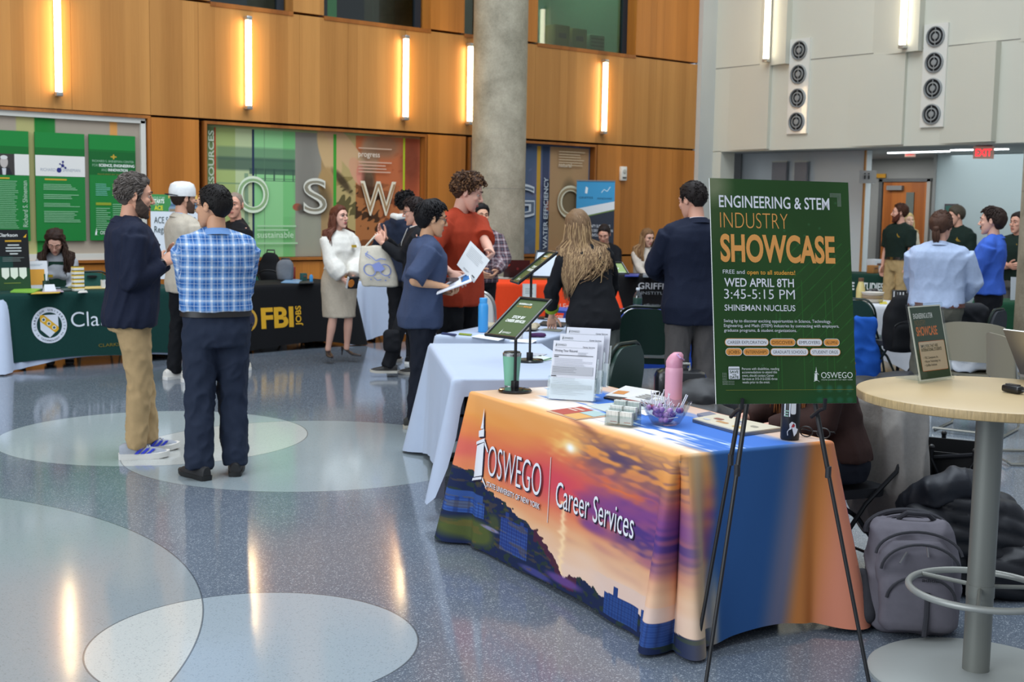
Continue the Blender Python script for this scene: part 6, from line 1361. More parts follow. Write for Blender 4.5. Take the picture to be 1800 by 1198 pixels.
# ------------------------------------------------------------------ folding chairs
GREENV=mat('#1C3A30',.35,spec=.5,kind='cloth',scale=40,amt=.08,bump=.05)
def chair(label,loc,rz,m=GREENV,fr=None,group='green folding chairs',slot=True,hb=.84):
 fr=fr or mat('#17261F',.3,metal=.3); t=thing('folding_chair',label,'chair',(loc[0],loc[1],0),rz,group)# faces local +y
 b=MB(); b.add(prismvf(rrect(.40,.40,.09),.045),m,None,(0,.02,.425)); b.build('seat',t)
 b=MB(); pts=[]; w=.205
 out=[(-w,.52),(-w,.66)]+[(-w+.13*(1-math.cos(a))*1.0,.66+.17*math.sin(a))for a in np.linspace(.15,PI/2,8)]+[(w-.13*(1-math.cos(a)),.66+.17*math.sin(a))for a in np.linspace(PI/2,.15,8)]+[(w,.66),(w,.52),(.12,.50),(-.12,.50)]
 Vf=[(x,-.205-.12*(z-.42),z)for x,z in out]; Vb=[(x*.97,y-.035,z)for x,y,z in Vf]; n=len(out)
 b.add((Vf+Vb,[tuple(range(n))[::-1],tuple(range(n,2*n))]+[(i,(i+1)%n,(i+1)%n+n,i+n)for i in range(n)]),m)
 b.build('backrest',t,angle=50)
 if slot:
  b=MB(); b.add(prismvf([(.055*math.cos(a),.018*math.sin(a)*(1 if math.sin(a)<0 else .35))for a in np.linspace(0,2*PI,20,endpoint=False)],.05),plain('#D8DCDC',.8)if slot=='light' else plain('#0B0F0D',.8),RX(PI/2-.1),(0,-.215,.79)); b.build('handle_slot',t)
 b=MB(); loop=[(-.215,.28,.012),(-.215,-.02,.40),(-.215,-.20,.55),(-.215,-.235,.68)]+[(-.215+.135*(1-math.cos(a)),-.24-.02*math.sin(a),.68+.165*math.sin(a))for a in np.linspace(.2,PI/2,7)]; loop=loop+[(-x,y,z)for x,y,z in reversed(loop[:-1])]
 b.tube(loop,.0115,fr,n=8); b.build('back_frame',t)
 for sx in(-1,1):
  b=MB(); b.tube([(sx*.185,-.26,.012),(sx*.185,.0,.33),(sx*.185,.16,.43)],.0115,fr,n=8); b.build('leg',t)
 b=MB(); b.tube([(-.185,-.19,.10),(.185,-.19,.10)],.008,fr,n=8); b.tube([(-.21,.21,.10),(.21,.21,.10)],.008,fr,n=8); b.build('stretcher',t)
 return t
def facing(p,q):return math.atan2(q[1]-p[1],q[0]-p[0])-PI/2
pC=gd(1141,9.8); _c=chair('green folding chair in front of the blue table, its whole back visible',pC,facing(pC,cD)+.15,slot='light'); _c.scale=(1.06,1.06,1.08)
pC=gd(1034,7.2); _c=chair('green folding chair partly hidden behind the paper holder, its glossy back edge showing',pC,facing(pC,cB)-.1); _c.scale=(1.04,1.04,1.06)
pC=gd(166,14.0); chair('green folding chair empty behind the green table, right of the seated woman',pC,PI-.2,m=cloth('#2C5A50',scale=40))
pC=gd(445,14.9); chair('green folding chair behind the black table, left of the black backpack',pC,PI,m=cloth('#1F5040',scale=40))
pC=gd(1519,12.1); chair('dark green folding chair at the food table beside the green poster',pC,facing(pC,cK))
CRM=plain('#C2B49A',.5); 
for px,d,lb,m in((505,15.9,'cream plastic chair behind the black backpack',CRM),(655,16.3,'cream plastic chair behind the white table with teal cups',CRM),(868,16.45,'pale yellow chair behind the orange table',plain('#C9BE86',.5)),(1526,20.4,'pale yellow chair behind the studies table',plain('#CFC98A',.5)),(1092,18.9,'cream chair behind the black institute table',CRM)):
 pC=gd(px,d); chair(lb,pC,PI*.95,m=m,fr=mat('#8E8C86',.3,metal=.8),group='cream chairs',slot=False)
pC=gd(846,12.2); chair('white plastic chair at the near side of the orange table, beside the red shirt',pC,facing(pC,cH),m=plain('#DCDAD4',.4),fr=mat('#B8B8B6',.3,metal=.8),group='white chairs',slot=False)
pC=gd(1600,11.6); chair('grey chair holding the black backpack, in front of the light blue shirt',pC,facing(pC,cK)+.5,m=cloth('#3A3C40'),group='grey chairs',slot=False)
pC=gd(1712,11.0); chair('grey upholstered chair with a black jacket on it, left of the black trousers',pC,0.2,m=cloth('#3C3E42'),group='grey chairs',slot=False)
# taupe sled-base chair at the right edge
def sled(label,loc,rz):
 t=thing('sled_chair',label,'chair',(loc[0],loc[1],0),rz); m=plain('#8D8672',.45); fr=mat('#A8A69C',.3,metal=.8)
 b=MB(); b.add(prismvf(rrect(.46,.44,.12),.02),m,None,(0,.03,.44)); b.build('seat',t)
 b=MB(); rows=[[(-.23+.46*i/10,-.215-.06*math.cos((i/5-1)*1.3)-.06*(z-.5),z-.03*abs(i/5-1)**3*(z>.8))for i in range(11)]for z in(.56,.68,.78,.86)]; V=[p for r in rows for p in r]; V+=[(x,y-.012,z)for x,y,z in V]; n=44
 F=[(r*11+i,r*11+i+1,r*11+i+12,r*11+i+11)for r in range(3)for i in range(10)]; F+=[tuple(k+n for k in reversed(f))for f in F]; F+=[(i+1,i,i+n,i+n+1)for i in range(10)]+[(33+i,34+i,34+i+n,33+i+n)for i in range(10)]; F+=[(r*11,r*11+11,r*11+11+n,r*11+n)for r in range(3)]+[(r*11+21,r*11+10,r*11+10+n,r*11+21+n)for r in range(3)]
 b.add((V,F),m); b.build('backrest',t)
 b=MB()
 for sx in(-1,1):b.tube([(sx*.22,-.25,.80),(sx*.23,-.21,.45),(sx*.24,.20,.43),(sx*.25,.25,.03),(sx*.25,.22,.012),(sx*.25,-.24,.012),(sx*.25,-.27,.03)],.0095,fr,n=8)
 b.tube([(-.25,-.27,.03),(.25,-.27,.03)],.0095,fr,n=8); b.build('frame',t)
 return t
pS=gd(1838,8.4); sled('taupe chair with metal sled base behind the laptop at the right edge',pS,facing(pS,(9.0,3.0))+.3)
pS2=gd(1738,9.5); sled('taupe metal framed chair under the crumpled white jacket, behind the grey pole',pS2,facing(pS2,(12.0,6.0)))
# ------------------------------------------------------------------ easel with the event poster
LAT=nrm(np.array([_rt[0],_rt[1],0])); DEP=nrm(np.array([FW[0],FW[1],0])); UP=np.array([0,0,1.0])
BLk=plain('#141416',.45)
BL,BR_,TL=at(1259,710,d=4.22),at(1506,708,d=4.33),at(1256,313,d=4.29)
pw,ph=np.linalg.norm(BR_-BL),np.linalg.norm(TL-BL); pu=nrm(BR_-BL); pv=TL-BL; pv=nrm(pv-pu*(pv@pu)); pn=np.cross(pu,pv)
po_=thing('event_poster','large green ENGINEERING & STEM INDUSTRY SHOWCASE poster on the black easel','poster',tuple(BL),0)
fn=flat((0,0,0),pu,pv); mb=MB(); panel(mb,lambda u,v,o:fn(u,v,o-.0005),pw,ph,.006,plain('#E6E8E4',.6)); mb.build('foam_board',po_)
def paint_poster(U,V):
 c=Canvas(U/pw,V/ph,'#274521'); u,v=c.U,c.V; n=c.noise(3,5)
 c.mix(np.clip(n*.5+.3,0,1),'#31552A',.6); c.mix(smooth01((.25-u)/.3)*smooth01((v-.55)/.3),'#4A5434',.55); c.ell(.02,.97,.10,.07,'#7E8466',.8,soft=1.2); c.mix(smooth01((.10-v)/.1)*smooth01((u-.4)/.4),'#1B4A28',.8)
 for i in range(22):
  o=.55+i*.062; c.mix((np.abs(u*.62+(1-v)-o-.35*0)<.0022)*(u>.45+.012*i)*(v<.72)*(v>.18),'#2F6A2C',.55)
 for i,x in enumerate((.44,.47,.60,.63,.70,.74,.80,.85,.93)):c.mix((np.abs(u-x)<.0018)*(v>.06)*(v<.40+.05*(i%4)),'#2F6A2C',.6)
 for i in range(26):g_=random.Random(i); c.ell(g_.uniform(.03,.97),g_.uniform(.03,.95),.008,.005,'#3A6A44',.5,soft=1.0)
 for i in range(4):c.ell(.735+.072*i,.065,.022,.014,'#2E6650',.7,soft=.8); c.ell(.735+.072*i,.015,.022,.012,'#2E6650',.5,soft=.8)
 c.U,c.V=U,V; return c
painted('printed_face',fn,pw,ph,180,280,paint_poster,po_)
pm=MB(); P=Print(pm,fn,.0005,.00012); su,sv=pw/247.0,ph/397.0
def T_(t,u0,u1,top,base,col,bold=0.0):P.text(t,u0*su,ph-base*sv,(base-top)*sv,col,w=(u1-u0)*su,bold=bold)
WHT,ORG='#DADBE0','#DC9850'
T_('ENGINEERING & STEM',15,211,29,51,WHT,.011); T_('INDUSTRY',16,135,58,88,ORG,-.018); T_('SHOWCASE',15,218,98,146,ORG,.032)
T_('FREE and',18,56,161.5,169,WHT,-.002); T_('open to all students!',60,145,161.5,169.5,'#E0A040',.012)
T_('WED APRIL 8TH',20,142,176,191.5,WHT,.012); T_('3:45-5:15 PM',19,143,195,213,WHT,-.004); T_('SHINEMAN NUCLEUS',19,143,223,234,WHT,.006)
for t,u1,b_ in(('Swing by to discover exciting opportunities in Science, Technology,',206,254.5),('Engineering, and Math (STEM) industries by connecting with employers,',220,262.8),('graduate programs, & student organizations.',144,271)):T_(t,17,u1,b_-5.6,b_,WHT,0)
for(u0,u1,cy,t,or_)in((17.6,93.8,289.4,'CAREER EXPLORATION',0),(95.8,141,289.4,'DISCOVER',1),(143,188.7,289.4,'EMPLOYERS',0),(191,219.5,289.4,'ALUMNI',1),(18,46.7,306.4,'JOBS',1),(48.5,94,306.4,'INTERNSHIPS',1),(96,163,306.4,'GRADUATE SCHOOLS',0),(165.5,220,306.4,'STUDENT ORGS',0)):
 w_,h_=(u1-u0)*su,13.4*sv; cx,cy_=(u0+u1)/2*su,ph-cy*sv; P.rr(cx,cy_,w_,h_,h_*.48,'#E2E0DE' if or_ else '#DA8F42'); P.rr(cx,cy_,w_-.003,h_-.003,h_*.44,'#DA9246' if or_ else '#DCDCE0')
 P.text(t,cx,cy_-2.9*sv,5.8*sv,'#4A2E10' if or_ else '#2E2E32',w=w_-9*su,al='c',bold=-.002)
P.rr(31.5*su,ph-343*sv,19*su,22*sv,.003,WHT); P.rect(22.5*su,ph-337*sv,40.5*su,ph-335.6*sv,'#24401F')
for t,b_,w_ in(('SAVE',343.5,15),('THE',347.5,7),('DATE',353,15)):P.text(t,31.5*su,ph-b_*sv,(4.8 if t!='THE' else 2.6)*sv,'#24401F',w=w_*su,al='c',bold=.02)
for i,(t,u1)in enumerate((('Persons with disabilities, needing',110),('accommodations to attend this',106),('event, should contact Career',101),('Services at 315-312-2255 three',106),('weeks prior to the event.',93))):T_(t,45,u1,333.6+5.85*i,338+5.85*i,'#C9CCC8',.006)
P._off(True); P.st,st_=0,P.st
for i in range(8):
 for j in range(3):P.rect((213+i*2.6)*su,ph-(21+j*2.7+1)*sv,(213+i*2.6+1)*su,ph-(21+j*2.7)*sv,'#B9BEB6')
for i in range(3):
 for j in range(6):P.rect((226+i*2.6)*su,ph-(29.5+j*2.7+1)*sv,(226+i*2.6+1)*su,ph-(29.5+j*2.7)*sv,'#B9BEB6')
for i in range(3):
 for j in range(8):P.rect((12.5+i*2.6)*su,ph-(343+j*2.7+1)*sv,(12.5+i*2.6+1)*su,ph-(343+j*2.7)*sv,'#B9BEB6')
for i in range(8):
 for j in range(3):P.rect((12.5+i*2.6)*su,ph-(357+j*2.7+1)*sv,(12.5+i*2.6+1)*su,ph-(357+j*2.7)*sv,'#B9BEB6')
P.st=st_; tower_logo(P,168*su,ph-358*sv,25*sv,'#E2E6E0'); T_('OSWEGO',181,237,342,353,'#E2E6E0',-.006); T_('STATE UNIVERSITY OF NEW YORK',181,237,355,357,'#B9C2B6',.01); P.rect(14*su,ph-373.6*sv,238*su,ph-373*sv,'#7E7A2C')
pm.build('lettering',po_)
apex=TL*.52+at(1503,322,d=4.37)*.48-pn*.045-UP*.06
ez=thing('easel','black folding tripod easel carrying the large green poster','easel',(apex[0],apex[1],0)); e0=np.array([apex[0],apex[1],0])
for ft in(at(1238,1222),at(1532,1228),at(1222,1160)):
 b=MB(); m_=apex*.45+ft*.55; b.tube([apex-e0,m_-e0],.0085,BLk,n=8); b.tube([m_-e0,ft-e0+UP*.01],.0070,BLk,n=8); b.tube([m_-e0-UP*.02,m_-e0+UP*.02],.0105,plain('#26262A',.5),n=8); b.build('leg',ez)
for px in(1297,1441):
 q=at(px,716,d=4.27); b=MB(); b.tube([q+pn*-.06-UP*.03-e0,q-UP*.008-e0,q+pn*.035-UP*.004-e0,q+pn*.038+UP*.03-e0],.007,BLk,n=8); b.build('ledge_arm',ez)
b=MB(); b.box(apex-e0+UP*.005,(.05,.05,.04),BLk,bev=.008); b.build('head_joint',ez)

# ------------------------------------------------------------------ high round table with foot ring
gB=at(1714,1190); zt=1.034; bt=thing('bar_table','tall round table with maple top, grey pole, foot ring and disc base','table',tuple(gB)); GM=mat('#7E8079',.45,metal=.35); MAPLE=wood_mat('maple_top','#E2CBA0','#CDB184',.35)
mpl=mat('#BEA67C',.38,kind='cloth',scale=5,amt=.05,bump=.02)
b=MB(); b.add(lathevf([(.452,zt-.034),(.457,zt-.030),(.458,zt-.004),(.452,zt)],72),mpl); b.build('table_top',bt); b=MB(); b.add(lathevf([(.4585,zt-.031),(.4592,zt-.028),(.4592,zt-.005),(.4585,zt-.003)],72),mat('#B79C6E',.5,kind='hair')); b.build('edge_band',bt)
b=MB(); b.add(lathevf([(.047,.01),(.047,zt-.05)],28),GM); b.add(lathevf([(.049,.30),(.049,.345)],28),GM); b.add(lathevf([(.055,.012),(.050,.03)],28),plain('#6A4A34',.7)); b.build('pole',bt); b=MB(); b.add(lathevf([(.375,0),(.375,.012),(.36,.022),(.06,.032)],64),mat('#9EA29E',.5,metal=.2)); b.build('base',bt)
b=MB(); b.tube([(.245*math.cos(a),.245*math.sin(a),.325)for a in np.linspace(0,2*PI,61)],.0125,mat('#A3A59F',.4,metal=.3),n=10,caps=False); b.build('foot_ring',bt)
for k in range(3):
 a=math.atan2(DEP[1],DEP[0])+math.radians(38+120*k); b=MB(); b.tube([(.045*math.cos(a),.045*math.sin(a),.335),(.245*math.cos(a),.245*math.sin(a),.325)],.008,GM,n=8); b.build('spoke',bt)
b=MB(); b.add(lathevf([(.16,zt-.05),(.16,zt-.036)],32),GM); b.build('top_plate',bt)
# sign holder on it
CLEAR=glassm('F2F6F6',.03,.86)
def sheet_sign(O,u,v,w,h,name,label,border,face,draw,clear=True,cat='sign'):
 t=thing(name,label,cat,tuple(O)); f=flat((0,0,0),u,v); b=MB(); panel(b,f,w,h,.003,plain(face,.35)); P=Print(b,f,.0005,.0002); draw(P,w,h); b.build('printed_sheet',t)
 if clear:
  b=MB(); g=lambda a,c,o:f(a-.008,c-.006,o+.006); panel(b,g,w+.016,h+.014,.012,CLEAR); n=np.cross(nrm(u),nrm(v)); bk=nrm(np.array([-n[0],-n[1],0]))
  uu=nrm(u); V=[f(0,0,-.006),f(w,0,-.006),f(w,0,-.006)+bk*.10,f(0,0,-.006)+bk*.10]; V=[np.array([p[0],p[1],.001])for p in V]; b.add((V+[p+UP*.003 for p in V],[(3,2,1,0),(4,5,6,7),(0,1,5,4),(1,2,6,5),(2,3,7,6),(3,0,4,7)]),CLEAR); b.build('acrylic_holder',t)
 return t
th_=math.radians(40); u_=nrm(LAT*math.cos(th_)+DEP*math.sin(th_)); bk=nrm(-LAT*math.sin(th_)+DEP*math.cos(th_)); v_=nrm(UP*math.cos(.24)+bk*math.sin(.24)); O=at(1618,670,z=zt+.008)
def draw_small(P,w,h):
 P.rect(0,0,w,h,'#E6E2D2'); P.rect(.005,.005,w-.005,h-.005,'#2C4428'); P.text('ENGINEERING & STEM',w*.09,h*.83,.020,'#DEDED8',w=w*.60,bold=.02); P.text('INDUSTRY',w*.10,h*.735,.022,'#8A6A2C',w=w*.34,bold=-.01); P.text('SHOWCASE',w*.11,h*.60,.034,'#E07A30',w=w*.66,bold=.03)
 P.rr(w*.52,h*.32,w*.82,h*.40,.006,'#C06A30'); P.rr(w*.52,h*.32,w*.82-.004,h*.40-.004,.005,'#D9BFA0'); P.text('EMPLOYERS THAT HIRE',w*.17,h*.435,.012,'#2E3A20',w=w*.54,bold=.01); P.text('INTERNATIONAL STUDENTS',w*.17,h*.385,.012,'#2E3A20',w=w*.64,bold=.01)
 for i,(t,k)in enumerate((('• TRC Companies, Inc.',.46),('• Micron Technology, Inc.',.52),('• Griffiss Institute',.38))):P.text(t,w*.20,h*(.285-.05*i),.009,'#3A3A2C',w=w*k)
sheet_sign(O,u_,v_,.212,.279,'sign_holder','clear holder with small green showcase sign on the tall round table',.0,'#E6E2D2',draw_small)
# laptop at the right edge of the tall table
hA=at(1793,657,z=zt+.012); du=nrm(LAT*.45-DEP*.89); lap=thing('laptop','silver laptop seen from behind its lid on the tall round table','laptop',tuple(hA)); SIL=mat('#B9B6AE',.35,metal=.85); lv=nrm(UP*.85-LAT*.46-DEP*.233); ext=nrm(LAT*.89+DEP*.45)
b=MB(); f=flat((0,0,0),du,lv); panel(b,lambda u,v,o:f(u,v,o),.30,.205,.006,SIL); P=Print(b,f,.0006,.0002); P.disc(.15,.10,.017,'#E0DED8',20,ry=.018); P.disc(.166,.103,.006,'#A9A69E',12); P.poly([(.150,.122),(.156,.130),(.158,.124)],'#E0DED8'); b.build('lid',lap)
b=MB(); V=[np.zeros(3),du*.30,du*.30+ext*.21,ext*.21]; V=[p-UP*.010 for p in V]; b.add((V+[p+UP*.012 for p in V],[(3,2,1,0),(4,5,6,7),(0,1,5,4),(1,2,6,5),(2,3,7,6),(3,0,4,7)]),SIL); b.build('keyboard_base',lap)
q=at(1780,690,z=zt+.001); b=MB(); az=math.atan2(du[1],du[0]); b.box((0,0,.014),(.075,.036,.026),plain('#131315',.3),bev=.008); b.box((.0,.0,.029),(.05,.02,.004),plain('#3A3A3E',.25)); b.tube([(.036,0,.012),(.09,.01,.004),(.16,-.03,.004)],.003,BLk,n=6); o=b.build('card_reader',loc=tuple(q),rotz=az); tag(o,'small black card reader with cable on the tall round table','reader')

# ------------------------------------------------------------------ sunset table things
ZT=HA_+.0015
def spot(px,py,z=None):return at(px,py,z=ZT if z is None else z)
def put(o,p,rz=0):o.location=tuple(p); o.rotation_euler=(0,0,rz); return o
LZ=math.atan2(LAT[1],LAT[0])
def sign_stand(label,base,hp,u,v,w,h,draw,group='black tabletop sign stands',face='#4A5E38',off=(0,0)):
 t=thing('sign_stand',label,'sign',tuple(base),0,group); b=MB(); b.add(lathevf([(.082,0),(.084,.006),(.078,.014),(.03,.020)],36),mat('#0F0F10',.15,coat=.6)); b.build('base',t)
 b=MB(); b.tube([(0,0,.015),(0,0,hp)],.0075,BLk,n=10); b.box((0,0,.035),(.03,.03,.04),BLk,bev=.004); b.build('post',t)
 u=nrm(u); v=nrm(v); n=np.cross(u,v); O=np.array([0,0,hp])-u*w*(.5+off[0])-v*h*(.40+off[1])+n*.012; f=flat(O,u,v); b=MB(); panel(b,f,w,h,.004,plain(face,.25)); P=Print(b,f,.0006,.0002); draw(P,w,h); b.build('sign_sheet',t)
 b=MB()
 for a,c in(((0,0),(w,0)),((w,0),(w,h)),((w,h),(0,h)),((0,h),(0,0))):b.tube([f(*a,.002),f(*c,.002)],.0085,mat('#111112',.2,coat=.4),n=8)
 for c in((0,0),(w,0),(w,h),(0,h)):b.ball(f(*c,.002),.0088,mat('#111112',.2,coat=.4),n=10)
 b.build('frame',t); return t
def dr_green(P,w,h):
 P.text('ENGINEERING & STEM',w*.12,h*.84,.012,'#E6E8E0',w=w*.42,bold=.03); P.text('INDUSTRY',w*.12,h*.77,.012,'#B08A30',w=w*.20); P.text('SHOWCASE',w*.34,h*.77,.013,'#D9922E',w=w*.26,bold=.03); P.text('STOP BY',w*.5,h*.48,.020,'#E6E8E0',w=w*.40,al='c',bold=.03); P.text('CAREER SERVICES',w*.5,h*.38,.020,'#E6E8E0',w=w*.62,al='c',bold=.03); tower_logo(P,w*.34,h*.07,.034,'#E6E8E0'); P.text('OSWEGO',w*.42,h*.085,.013,'#E6E8E0',w=w*.28)
u1=LAT*.68-DEP*.73; b1=LAT*.73+DEP*.68; sign_stand('black stand with tilted green sign on the sunset cloth, in front of the mint tumbler',spot(905,688),.335,u1,UP*.60+b1*.80,.216,.285,dr_green)
u2=LAT*.20-DEP*.98; b2=LAT*.98+DEP*.20; sign_stand('black stand with green sign seen almost edge on, on the nearer white cloth',at(931,635,z=.7465),.53,u2,UP*.62+b2*.78,.216,.285,dr_green)
u3=LAT*.97-DEP*.2; b3=LAT*.25+DEP*.97; sign_stand('black stand with blank white sheet on the farther white cloth, left of the blonde woman',at(962,560,z=.7475),.42,u3,UP*.8+b3*.6,.19,.255,lambda P,w,h:P.rect(.012,.012,w-.012,h-.012,'#C9D2DC'),face='#C2CCD8',off=(.12,0))
u4=LAT*.95+DEP*.3; b4=-LAT*.55+DEP*.83; sign_stand('black stand with green sign on the blue cloth, right of the blonde woman',loc2(cD,rD,-.50,.1,.7475),.36,u4,UP*.68+b4*.73,.20,.14,lambda P,w,h:(P.rect(w*.12,h*.72,w*.45,h*.85,'#C8C89A'),P.text('STOP BY',w*.5,h*.42,.018,'#E6E8E0',w=w*.4,al='c',bold=.03),P.text('OSWEGO',w*.6,h*.1,.012,'#E6E8E0',w=w*.26)),face='#7C9448')
# paper holder with three handouts
bh=spot(1003,704); uh=nrm(LAT*.95-DEP*.30); kh=nrm(LAT*.30+DEP*.95); vh=nrm(UP*.97+kh*.25); nh=np.cross(uh,vh)
t=thing('brochure_holder','clear three tier holder for handouts on the sunset cloth','holder',tuple(bh)); 
for i in range(3):
 O=uh*(-.108+.018*i)+kh*(.052*i)+UP*(.004+.028*i); f=flat(O,uh,vh)
 b=MB(); panel(b,lambda u,v,o:f(u-.006,v,o+.020),.232,.10 if i==0 else .11,.003,CLEAR); panel(b,lambda u,v,o:f(u-.006,v,o-.006),.232,.20,.003,CLEAR)
 for x in(-.006,.223):panel(b,lambda u,v,o,x=x:f(x+u,v,o+.018),.003,.11,.024,CLEAR)
 b.build('pocket',t)
 lab=('printed resume handouts in the front tier of the clear holder','printed cover letter handouts in the middle tier of the clear holder','printed interview handouts in the top rear tier of the clear holder')[i]
 b=MB(); panel(b,f,.216,.279,.004,plain('#DDDEE6',.7)); P=Print(b,lambda u,v,o:f(u,v,o),.0006,.0002); tower_logo(P,.012,.252,.018,'#3A4038'); P.text('OSWEGO',.020,.254,.010,'#5A605C',w=.045); P.rect(.012,.246,.195,.2468,'#5E6460'); P.text('Career Services',.204,.249,.007,'#3A3A40',w=.058,al='r',bold=.01)
 if i==0:
  P.text('Writing Your Résumé',.010,.226,.012,'#4A4A52',w=.112,bold=.005); P.greek(.125,.224,.05,.018,4,'#A9ABB2',.4); P.rect(.010,.208,.200,.211,'#4A4C50'); P.rect(.010,.200,.032,.204,'#2A2A2E'); P.greek(.012,.192,.19,.036,6,'#B4B6BE',.35,2,.3); P.rect(.006,.118,.204,.158,'#B2B4BA'); P.greek(.010,.150,.12,.03,4,'#8E9096',.35,4,.4); P.rect(.004,.108,.028,.112,'#2A2A2E'); P.greek(.012,.10,.16,.03,4,'#B4B6BE',.35,6,.4); P.rect(.006,.052,.204,.072,'#B2B4BA'); P.greek(.012,.045,.17,.03,4,'#B8BAC2',.35,8,.4)
 else:P.text(('','Cover Letter FAQ','Interviewing Guide')[i],.06,.222,.013,'#4A4A52',w=.10,bold=.005); P.rect(.06,.214,.16,.2146,'#6A7060'); P.greek(.012,.20,.19,.18,22,'#C2C4CC',.35,i,.3)
 g_=b.build('handout_stack'); g_.location=tuple(bh); tag(g_,lab,'handouts','handouts in the clear holder')
def slab(pts_px,z,th,m,name,label,cat,group=None,draw=None):
 """thin flat item lying on a surface, outlined by its corners"""
 P3=[at(x,y,z=z)for x,y in pts_px]; c=sum(P3)/len(P3); V=[p-c for p in P3]; n=len(V); mb=MB()
 if np.cross(V[1]-V[0],V[2]-V[0])[2]<0:V=V[::-1]
 mb.add((V+[v+UP*th for v in V],[tuple(range(n))[::-1],tuple(range(n,2*n))]+[(i,(i+1)%n,(i+1)%n+n,i+n)for i in range(n)]),m)
 if draw:
  o=at(*pts_px[0],z=z)-c+UP*th; u=at(*pts_px[1],z=z)-at(*pts_px[0],z=z); v=at(*pts_px[3],z=z)-at(*pts_px[0],z=z); w,h=np.linalg.norm(u),np.linalg.norm(v); P=Print(mb,lambda a,b_,q:o+u*(a/w)+v*(b_/h)+UP*q,.0006,.0002); draw(P,w,h)
 o=mb.build(name); o.location=tuple(c); return tag(o,label,cat,group)
slab([(1061,700),(1140,716),(1200,702),(1110,688)],ZT,.008,plain('#23262C',.4),'tablet','dark flat tablet under loose papers, behind the clear holder','tablet')
slab([(1063,695),(1115,700),(1160,688),(1100,678)],ZT+.009,.002,plain('#DAD8D4',.7),'flyer','white flyer with orange patch on the dark tablet','flyer',None,lambda P,w,h:P.rect(w*.1,h*.2,w*.5,h*.5,'#D08A4A'))
slab([(1092,702),(1146,713),(1190,702),(1136,691)],ZT+.012,.002,plain('#CFCFCB',.7),'flyer','printed flyer with black and yellow marks on the dark tablet','flyer',None,lambda P,w,h:(P.rect(0,0,w,h*.12,'#8A4038'),P.greek(w*.1,h*.8,w*.5,h*.5,4,'#6A6660',.5),P.disc(w*.75,h*.55,w*.08,'#D8C23A')))
slab([(960,722),(1012,738),(1072,731),(1022,714)],ZT,.001,plain('#C9A184',.6),'flyer','colourful red and orange flyer lying in front of the clear holder','flyer',None,lambda P,w,h:(P.rect(w*.02,h*.1,w*.48,h*.95,'#B24A38'),P.rect(w*.50,h*.05,w*.97,h*.5,'#D9A45A'),P.rect(w*.5,h*.52,w*.97,h*.95,'#A8C0BC'),P.greek(w*.06,h*.7,w*.35,h*.3,2,'#D9C0B0',.5)))
slab([(1030,712),(1072,726),(1150,718),(1105,705)],ZT,.001,plain('#BFC8C4',.6),'flyer','pale green flyer under the business card holder','flyer')
slab([(1112,722),(1135,730),(1165,726),(1140,718)],ZT,.001,plain('#E4E6EA',.6),'flyer','small white flyer beside the glass candy bowl','flyer')
# business card holder
ch=spot(1093,747); t=thing('card_holder','clear stepped holder for business cards on the sunset cloth','holder',tuple(ch),LZ-.55); b=MB()
for i in range(3):
 y=-.03+.035*i; b.box((0,y-.006,.022+.018*i),(.125,.003,.044+.014*i),CLEAR); b.box((0,y+.01,.004+.018*i),(.125,.03,.003),CLEAR)
b.box((0,.05,.05),(.125,.003,.10),CLEAR); b.box((-.064,.01,.03),(.003,.08,.06),CLEAR); b.box((.064,.01,.03),(.003,.08,.06),CLEAR); b.build('tray',t)
for i in range(3):
 for j in range(2):
  q=np.array([-.032+.064*j,-.021+.035*i,.006+.018*i]); a=LZ-.55; b=MB(); b.box((0,0,.029),(.055,.018,.052),mat('#D9DAD2',.7,kind='hair'),R=RX(.0)); b.box((0,-.0092,.018),(.052,.001,.020),plain('#E6E0DC',.6)); b.box((.008,-.0098,.012),(.03,.001,.003),plain('#C08A80',.6)); o=b.build('business_cards'); w=RZ(a)@q; o.location=tuple(np.array(ch)+w); o.rotation_euler=(0,0,a)
  tag(o,'stack of white business cards, %s row of the clear stepped holder, %s'%(('front','middle','rear')[i],('left','right')[j]),'cards','business card stacks')
# glass bowl of lollipops
bp_=spot(1170,745); t=thing('candy_bowl','ribbed clear glass bowl of purple lollipops on the sunset cloth','bowl',tuple(bp_)); b=MB(); n=48; V=[]; F=[]
prof=[(.050,0),(.060,.006),(.082,.045),(.100,.082),(.106,.095)]; prof=prof+[(r-.004,max(z,.006))for r,z in reversed(prof)]
for r,z in prof:
 for j in range(n):a=2*PI*j/n; k=r*(1+(.03*math.cos(8*a)if z>.02 else 0)); V.append((k*math.cos(a),k*math.sin(a),z+(.006*math.cos(8*a)if z>.07 else 0)))
for i in range(len(prof)-1):
 for j in range(n):F.append((i*n+j,i*n+(j+1)%n,(i+1)*n+(j+1)%n,(i+1)*n+j))
F.append(tuple(range(n))[::-1]); F.append(tuple((len(prof)-1)*n+j for j in range(n))); b.add((V,F),glassm('EDF0F4',.02,.84)); b.build('glass',t)
g_=random.Random(5); LC=[('#9A5FA8','purple'),('#7E4690','dark purple'),('#B77CC0','lilac'),('#B8405C','red'),('#C88ACB','pink')]
